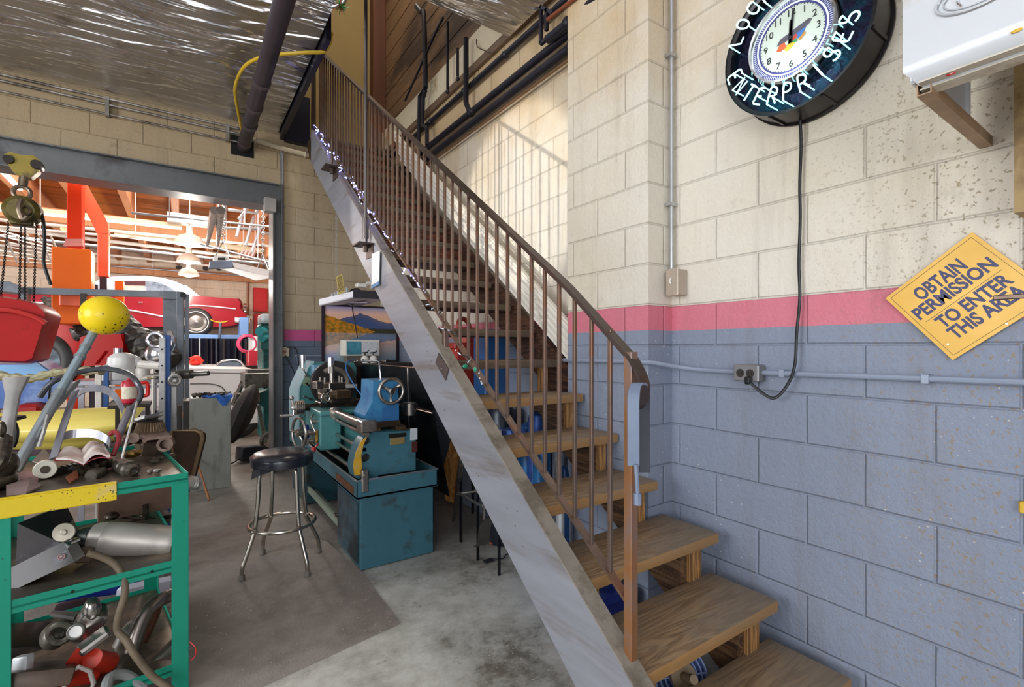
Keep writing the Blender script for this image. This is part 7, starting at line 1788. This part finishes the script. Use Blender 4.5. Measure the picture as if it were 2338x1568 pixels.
g = G(); c_ = hp(112, 826, 5.95); g.torus(c_, (-.56, -.83, 0), .27, .10, 36, 12); wl = obj('tyre', g, mat('tyre_rubber', '#1f1d1e', .6), th)
g = G(); g.lathe([(0, .0), (.06, .02), (.16, -.02), (.18, .0), (.18, -.06)], c_, (-.56, -.83, 0), 28); obj('rim', g, mat('slate_rim', '#66727c', .35, .4, .2, 6), wl)
g = G(); o_ = [(182, 770), (205, 762), (275, 762), (282, 790), (270, 822), (250, 836), (190, 836), (196, 812), (182, 800)]
g.prism([hp(a, b, 5.4) for a, b in o_], V((.3, .45, 0))); g.prism([hp(205, 815, 5.38), hp(216, 832, 5.38), hp(240, 800, 5.38)], V((.02, .0, 0))); tag(obj('red_bonnet_panel', g, mat('bright_car_red', '#c01a16', .22)), 'faceted red car panel below the yellow ball', 'car panel')
# red hood hanging from the hoist chains
g = G()
secs = [(0, -.05), (.25, 0), (1.0, .0)]
out = [(-40, 675), (0, 674), (40, 680), (85, 692), (104, 708), (108, 718), (103, 735), (90, 780), (76, 822), (60, 829), (0, 828), (-40, 826)]
rings = []
for (dy, s_) in ((0, .06), (.05, .0), (.5, .0), (.55, .06)):
    cc = AY(4.9, 20, 750); rings.append([ (lambda p: V((p.x + (cc.x - p.x) * s_, 4.9 + dy, p.z + (cc.z - p.z) * s_)))(AY(4.9, a, b)) for a, b in out])
g.ring_sweep(rings)
hd_ = thing('red_hood', 'scratched red metal hood hanging from the chain hoist', 'hood', AY(4.9, 20, 829)); obj('hood_shell', g, mat('scratched_red', '#b01412', .4, .0, .08, 3, grime='#3a1414', gamt=.68, gscale=6, spec=.15), hd_)
g = G(); g.tube(smoothp([AY(4.86, -40, 706), AY(4.86, 20, 708), AY(4.86, 75, 722), AY(4.86, 104, 738)]), .018, 8); obj('pressed_ridge', g, mat('ridge_red', '#c03430', .3, .0, .05, spec=.3), hd_)
# blue car wing and chassis
g = G(); o_ = [(-40, 832), (60, 832), (85, 826), (105, 838), (140, 860), (140, 900), (112, 918), (60, 928), (0, 932), (-40, 932)]
g.prism([AY(5.4, a, b) for a, b in o_], (0, .5, 0)); bw = thing('blue_wing', 'blue car wing with patchy paint behind the cart', 'car panel', AY(5.4, 60, 932)); obj('wing_shell', g, mat('patchy_blue', '#3f62a8', .35, .1, .2, 3, grime='#8aa0c4', gamt=.58, gscale=3, coat=.3), bw)
g = G(); g.prism([AY(5.38, a, b) for a, b in [(-40, 834), (60, 832), (85, 828), (120, 855), (60, 864), (-40, 862)]], (0, .02, 0)); obj('upper_face', g, mat('light_blue_face', '#5a9ad0', .3, .1, .06, coat=.4), bw)
g = G(); a = AY(5.39, 112, 862); g.tube([AY(5.39, 116, 862), AY(5.39, 111, 912)], .006, 6); obj('panel_gap', g, M_BLACK, bw)
for k, (x0, y0, x1, y1, c) in enumerate(((0, 932, 40, 965, '#8d8478'), (35, 925, 90, 945, '#a81c1c'))):
    a, b2 = AY(5.2, x0, y0), AY(5.2, x1, y1); g = G(); g.box(a.x, b2.x, 5.2, 5.5, b2.z, a.z, .02); tag(obj(['stone_grey_block', 'red_cloth'][k], g, mat('lowbit%d' % k, c, .6)), ['grey block under the blue wing at the left edge', 'red cloth under the blue wing'][k], ['block', 'cloth'][k])
# yellow body panel
rows = []
for j in range(9):
    t_ = j / 8; r = []
    for i in range(13):
        s_ = i / 12; px = -60 + (335 + 60 - 60 * t_ * (1 if i > 8 else 0) * (s_ - .66) * 3) * s_
        top, bot = 946 - 21 * s_, 1026 - 45 * max(0, s_ - .55) * 1.2
        p = AY(3.75, px, top + (bot - top) * t_); p.y = 3.75 - .14 * math.sin(PI * min(1, t_ * 1.1)); r.append(p)
    rows.append(r)
g = G(); g.grid(rows, (0, .012, 0)); tag(obj('yellow_car_panel', g, mat('glossy_yellow', '#f8e070', .25, 0, .03, 2, coat=.6), smooth=60), 'long glossy yellow car panel behind the cart', 'car panel')
# trestle for the panel
g = G(); z_t = AY(3.75, 100, 1030).z
for x in (-1.0, -.35): g.box(x, x + .04, 3.7, 3.95, 0, z_t - .0); 
g.box(-1.05, -.28, 3.72, 3.9, z_t - .06, z_t - .01)
tag(obj('trestle', g, M_IRON), 'dark trestle under the long yellow panel', 'trestle')

# ---- steel bench behind the cart with jug, oil bottle, posts
BY = 4.25
bth = thing('steel_bench', 'grey steel bench frame behind the yellow panel', 'bench', (-.55, BY, 0))
g = G(); z1 = AY(BY, 260, 872).z
a, b2 = AY(BY, 165, 872), AY(BY, 362, 868)
g.box(a.x, b2.x, BY, BY + .4, z1 - .02, z1 + .012, .003); g.box(a.x, b2.x, BY - .01, BY + .01, z1 - .05, z1 - .03); g.box(a.x, b2.x, BY + .1, BY + .45, z1 - .25, z1 - .22)
obj('bench_top', g, M_STRIP, bth)
for x in (a.x + .03, b2.x - .03):
    g = G(); g.box(x - .015, x + .015, BY + .1, BY + .13, 0, z1); obj('leg', g, M_STRIP, bth)
for (px, py0, py1, w, mt, lab) in ((225, 834, 930, .016, M_WHT, 'pale upright bar behind the oil bottle'), (243, 834, 938, .014, mat('deep_blue_post', '#1f4a86', .35, .1, .08), 'short deep blue upright bar left of the oil bottle')):
    a, b2 = AY(BY - .03, px, py0), AY(BY - .03, px, py1); g = G(); g.box(a.x - w, a.x + w, BY - .05, BY - .03, 0, a.z, .003); tag(obj('upright_bar', g, mt), lab, 'bar')
# tall post group at right of the cart
a = AW(3.0, 382, 765); g = G(); g.box(a.x - .018, a.x + .018, a.y, a.y + .03, 0, a.z, .004); tag(obj('blue_post', g, mat('deep_blue_post', '#1f4a86', .35)), 'tall deep blue post behind the right corner of the cart', 'post')
a = AW(2.95, 370, 770); g = G(); g.box(a.x - .016, a.x + .014, a.y, a.y + .004, 0, a.z); g.box(a.x + .012, a.x + .016, a.y, a.y + .03, 0, a.z)
ap_ = tag(obj('slotted_angle', g, M_ALU), 'pale slotted angle iron standing beside the tall blue post', 'angle iron')
for k in range(7): 
    g = G(); g.cyl((a.x, a.y - .001, 1.4 - k * .1), (a.x, a.y - .003, 1.4 - k * .1), .006, n=8); obj('slot', g, M_BLACK, ap_)
a = AW(3.05, 398, 870); g = G(); g.box(a.x - .014, a.x + .014, a.y, a.y + .02, 0, a.z, .003); g.torus(AW(3.0, 399, 868), (0, 1, 0), .03, .010, 16, 6); g.ell(AW(3.0, 400, 870), (.018, .02, .018), nu=10, nv=6); tag(obj('clamp_post', g, M_ALU), 'pale post with a round clamp right of the tall blue post', 'post')
shaft('drive_shaft', AW(3.1, 476, 852), AW(3.1, 355, 858), [(0, .016), (.3, .016), (.31, .028), (.55, .030), (.56, .02), (1, .02)], mat('dark_grey_shaft', '#57534e', .35, .6, .2, 6), 'dark grey stepped steel shaft sticking out to the right above the cabinet', 'shaft')
g = G(); g.tube([AW(3.1, 340, 860), AW(3.1, 405, 853)], .02, 10); tag(obj('chrome_socket', g, M_CHROME), 'chrome socket bar below the dark grey shaft', 'tool')
g = G(); p_, q_ = AW(5.1, 408, 922), AW(4.9, 428, 985); g.tube([p_, q_, p_ + (q_ - p_) * ((p_.z - .005) / (p_.z - q_.z))], .010, 8); tag(obj('copper_rod', g, mat('copper_rod', '#b0744a', .4, .4)), 'thin copper coloured rod leaning behind the brown tray', 'rod')
g = G(); c_ = AW(3.3, 356, 776); g.torus(c_, (-.4, -1, 0), .048, .014, 28, 8); g.lathe([(.035, .0), (.06, -.015), (.06, -.045), (.02, -.07)], c_ + V((-.03, 0, -.09)), (-.7, -.8, .1), 24); g.tube(smoothp([c_ + V((.07, 0, .06)), c_ + V((.09, 0, -.02)), c_ + V((.05, 0, -.12))]), .022, 8)
tag(obj('headlamp_shell', g, mat('pale_chrome', '#c2c0c4', .15, .9, .1, 5)), 'chrome headlamp shell hanging beside the blue post', 'headlamp')
g = G(); g.tube([AW(3.3, 320, 832), AW(3.3, 368, 835)], .028, 10); g.tube(smoothp([AW(3.3, 318, 868), AW(3.3, 340, 862), AW(3.3, 365, 860)]), .014, 8); q_ = AW(3.3, 350, 834); g.tube([q_, V((q_.x, q_.y, 0))], .012, 8); tag(obj('pale_pipe', g, M_WHT), 'pale horizontal pipe piece under the headlamp shell', 'pipe')
# white jug
c_ = AY(4.35, 278, 868); 
th = thing('white_jug', 'white plastic jug with a silver cap and ribbed neck', 'jug', c_)
s_ = .75
g = G(); g.lathe([(.02, 0), (.07, .0), (.08, .02), (.082, .12), (.078, .16), (.05, .185), (.03, .195)], c_, n=28); g.tube([c_ + V((.03, 0, .17)), c_ + V((.08, 0, .14)), c_ + V((.11, 0, .08))], [.024, .032, .03], 12); obj('jug_body', g, mat('translucent_white', '#dcdad6', .35, 0, .05), th)
g = G(); g.cyl(c_ + V((-.02, 0, .18)), c_ + V((-.02, 0, .225)), .026, n=18); obj('cap', g, M_CHROME, th)
for k, (px, py, r, lab) in enumerate(((245, 868, .045, 'small white pot left of the white jug'), (325, 868, .045, 'round pale pot right of the white jug'))):
    c_ = AY(4.32, px, py); g = G(); g.lathe([(r * .9, 0), (r, .04), (r, r * 1.6), (r * .7, r * 2.2), (r * .2, r * 2.4)], c_, n=20); tag(obj('white_pot', g, M_WHT), lab, 'pot')
# red oil bottle on the bench edge
c_ = AY(3.55, 296, 921)
th = thing('oil_bottle', 'red plastic bottle with a cream label and bright red handle', 'bottle', c_)
g = G(); g.lathe([(.030, 0), (.038, .006), (.040, .015), (.040, .118), (.032, .132), (.014, .138), (.012, .148)], c_, n=28); obj('bottle_body', g, mat('pinkish_red_plastic', '#c01f36', .3, 0, .08, coat=.3), th)
g = G(); g.grid([[c_ + V((.0410 * math.cos(a), .0410 * math.sin(a), z)) for a in [(-150 + 12 * i) * PI / 180 for i in range(11)]] for z in (.03, .10)], (0, -.0006, 0)); obj('label', g, mat('cream_label', '#ddd2ba', .6, 0, .05, 30, grime='#a08a6a', gamt=.6, gscale=40), th)
g = G(); q0 = c_ + V((.062, -.01, .095)); g.tube(smoothp([c_ + V((.036, 0, .112)), q0 + V((.0, 0, .022)), q0 + V((.02, 0, .016)), q0 + V((.022, 0, -.045)), q0 + V((.0, 0, -.055)), c_ + V((.036, 0, .028))]), .010, 8); obj('handle', g, mat('bright_red_plastic', '#d8231c', .3), th)
g = G(); a = AY(3.55, 250, 922); b2 = AY(3.55, 345, 922); g.box(a.x, b2.x, 3.45, 3.65, a.z - .02, a.z, .002)
for x in (a.x + .02, b2.x - .03): g.box(x, x + .02, 3.6, 3.62, 0, a.z - .02)
tag(obj('small_stand', g, M_IRON), 'small dark stand carrying the red bottle', 'stand')
# dark brown debris on panel right end
g = G(); g.prism([AW(2.9, 225, 1000), AW(2.9, 245, 975), AW(2.9, 272, 962), AW(3.0, 315, 958), AW(2.9, 320, 1002)], (0, .06, 0)); g.jitter(.006); tag(obj('torn_rubber', g, mat('dark_torn_rubber', '#2a1e18', .6, 0, .4, 9)), 'dark torn rubber sheet behind the metal strap', 'rubber')

# ---- grey cabinet with blue rag in the doorway
x0, x1, y0 = .06, .405, 5.66
th = thing('grey_cabinet', 'smooth grey metal cabinet standing in the doorway with a blue rag on top', 'cabinet', (.23, y0 + .2, 0))
g = G(); g.box(x0, x1, y0, y0 + .38, .0, .915, .004); obj('cabinet_body', g, mat('smeared_grey_cabinet', '#96968e', .35, .4, .08, 1.5, grime='#6c6a60', gamt=.6, gscale=1.6, stretch=(3, 3, .6)), th)
g = G(); g.box(x0 - .06, x0 - .005, y0 + .05, y0 + .38, .0, .89, .004); g.box(x0 - .14, x0 - .07, y0 + .1, y0 + .38, .35, .84, .004); obj('side_flap', g, mat('dark_side', '#3d3a36', .4, .4), th)
g = G(); rows = []
for j in range(6):
    rows.append([(x0 + .10 + .26 * i / 9, y0 - .012 + .07 * (j - 2 if j > 2 else 0) + .006 * math.sin(i * 1.7), .925 + .012 * math.sin(i * 1.3 + j) - (.0 if j > 1 else (.055 * (2 - j)) * max(0, math.sin((i - 4) * .7)))) for i in range(10)])
g.grid(rows, (0, .003, .008)); tag(obj('blue_rag', g, mat('blue_cloth', '#2a5fae', .8, 0, .3, 14, grime='#16243a', gamt=.6, gscale=10)), 'crumpled blue rag hanging over the grey cabinet edge', 'rag')
for k in range(7):
    p = V((x0 + .04 + .045 * k, y0 + .08 + rk.uniform(0, .1), .917)); g = G(); g.obox(p + V((0, 0, .02)), (.05, .04, .035), (rk.random(), .2, rk.random() * 3), .006); g.cyl(p, p + V((.04, .01, .04)), .008, n=8)
    tag(obj('metal_fitting', g, rk.choice([M_STEEL, M_OILG, M_IRON])), 'small metal fitting on top of the grey cabinet', 'fitting', 'fittings on top of the grey cabinet')

# ---------------------------------------------------------------- chain hoist under the lintel
HY = 5.35
th = thing('chain_hoist', 'yellow beam trolley and oily hook block with hanging chains', 'hoist', AY(HY, 52, 510))
g = G(); g.prism([AY(HY, a, b) for a, b in [(10, 352), (22, 346), (50, 354), (78, 354), (92, 366), (88, 392), (70, 406), (46, 404), (26, 388), (14, 368)]], (0, .08, 0)); obj('trolley_plate', g, mat('old_yellow_hoist', '#9a842c', .45, .1, .2, 5, grime='#3a3020', gamt=.55, gscale=6), th)
g = G()
for q in ((18, 362, .035), (82, 374, .038)): c_ = AY(HY - .02, q[0], q[1]); g.lathe([(0, 0), (q[2] * .9, 0), (q[2], .02), (q[2], .1), (q[2] * .8, .12)], c_, (0, 1, 0), 24)
obj('trolley_wheel', g, mat('oily_wheel', '#2b241e', .4, .5, .3), th)
g = G(); c_ = AY(HY, 52, 482); g.lathe([(0, -.07), (.08, -.07), (.112, -.045), (.118, .03), (.08, .07), (0, .07)], c_, (0, 1, 0), 32); g.box(c_.x - .07, c_.x + .07, c_.y - .05, c_.y + .05, c_.z - .12, c_.z - .06, .01); obj('block_body', g, mat('oily_block', '#6a5c26', .35, .3, .3, 5, grime='#241f18', gamt=.52, gscale=6), th)
g = G(); g.cyl(AY(HY, 55, 404), AY(HY, 52, 425), .03, n=12); g.torus(AY(HY, 50, 440), (0, 1, 0), .05, .016, 20, 8); g.torus(AY(HY - .09, 55, 480), (.2, 1, 0), .035, .010, 24, 8); g.tube(smoothp([AY(HY - .12, 50, 455), AY(HY - .14, 44, 475), AY(HY - .14, 52, 500), AY(HY - .14, 62, 494)]), .018, 8); obj('hook', g, mat('old_hook', '#7a6a58', .35, .7, .3, 8), th)
M_CHN = mat('black_chain', '#2e2a28', .35, .7, .2)
for k, (xa, ya, xb, yb_) in enumerate(((48, 510, 44, 684), (57, 510, 57, 684), (84, 480, 77, 690), (20, 500, 2, 672))):
    g = G(); p0, p1 = AY(HY, xa, ya), AY(5.0, xb, yb_); n = int((p1 - p0).length / .014)
    for i in range(n + 1): g.torus(p0.lerp(p1, i / n), (1, 0, 0) if i % 2 else (0, 1, 0), .0065, .0032, 6, 4)
    obj('lifting_chain', g, M_CHN, th)
g = G(); g.tube(smoothp([AY(HY, 84, 470), AY(HY, 98, 500), AY(HY, 102, 560), AY(HY, 100, 600), AY(HY, 116, 650)]), .012, 8); obj('control_cable', g, M_BLACK, th)
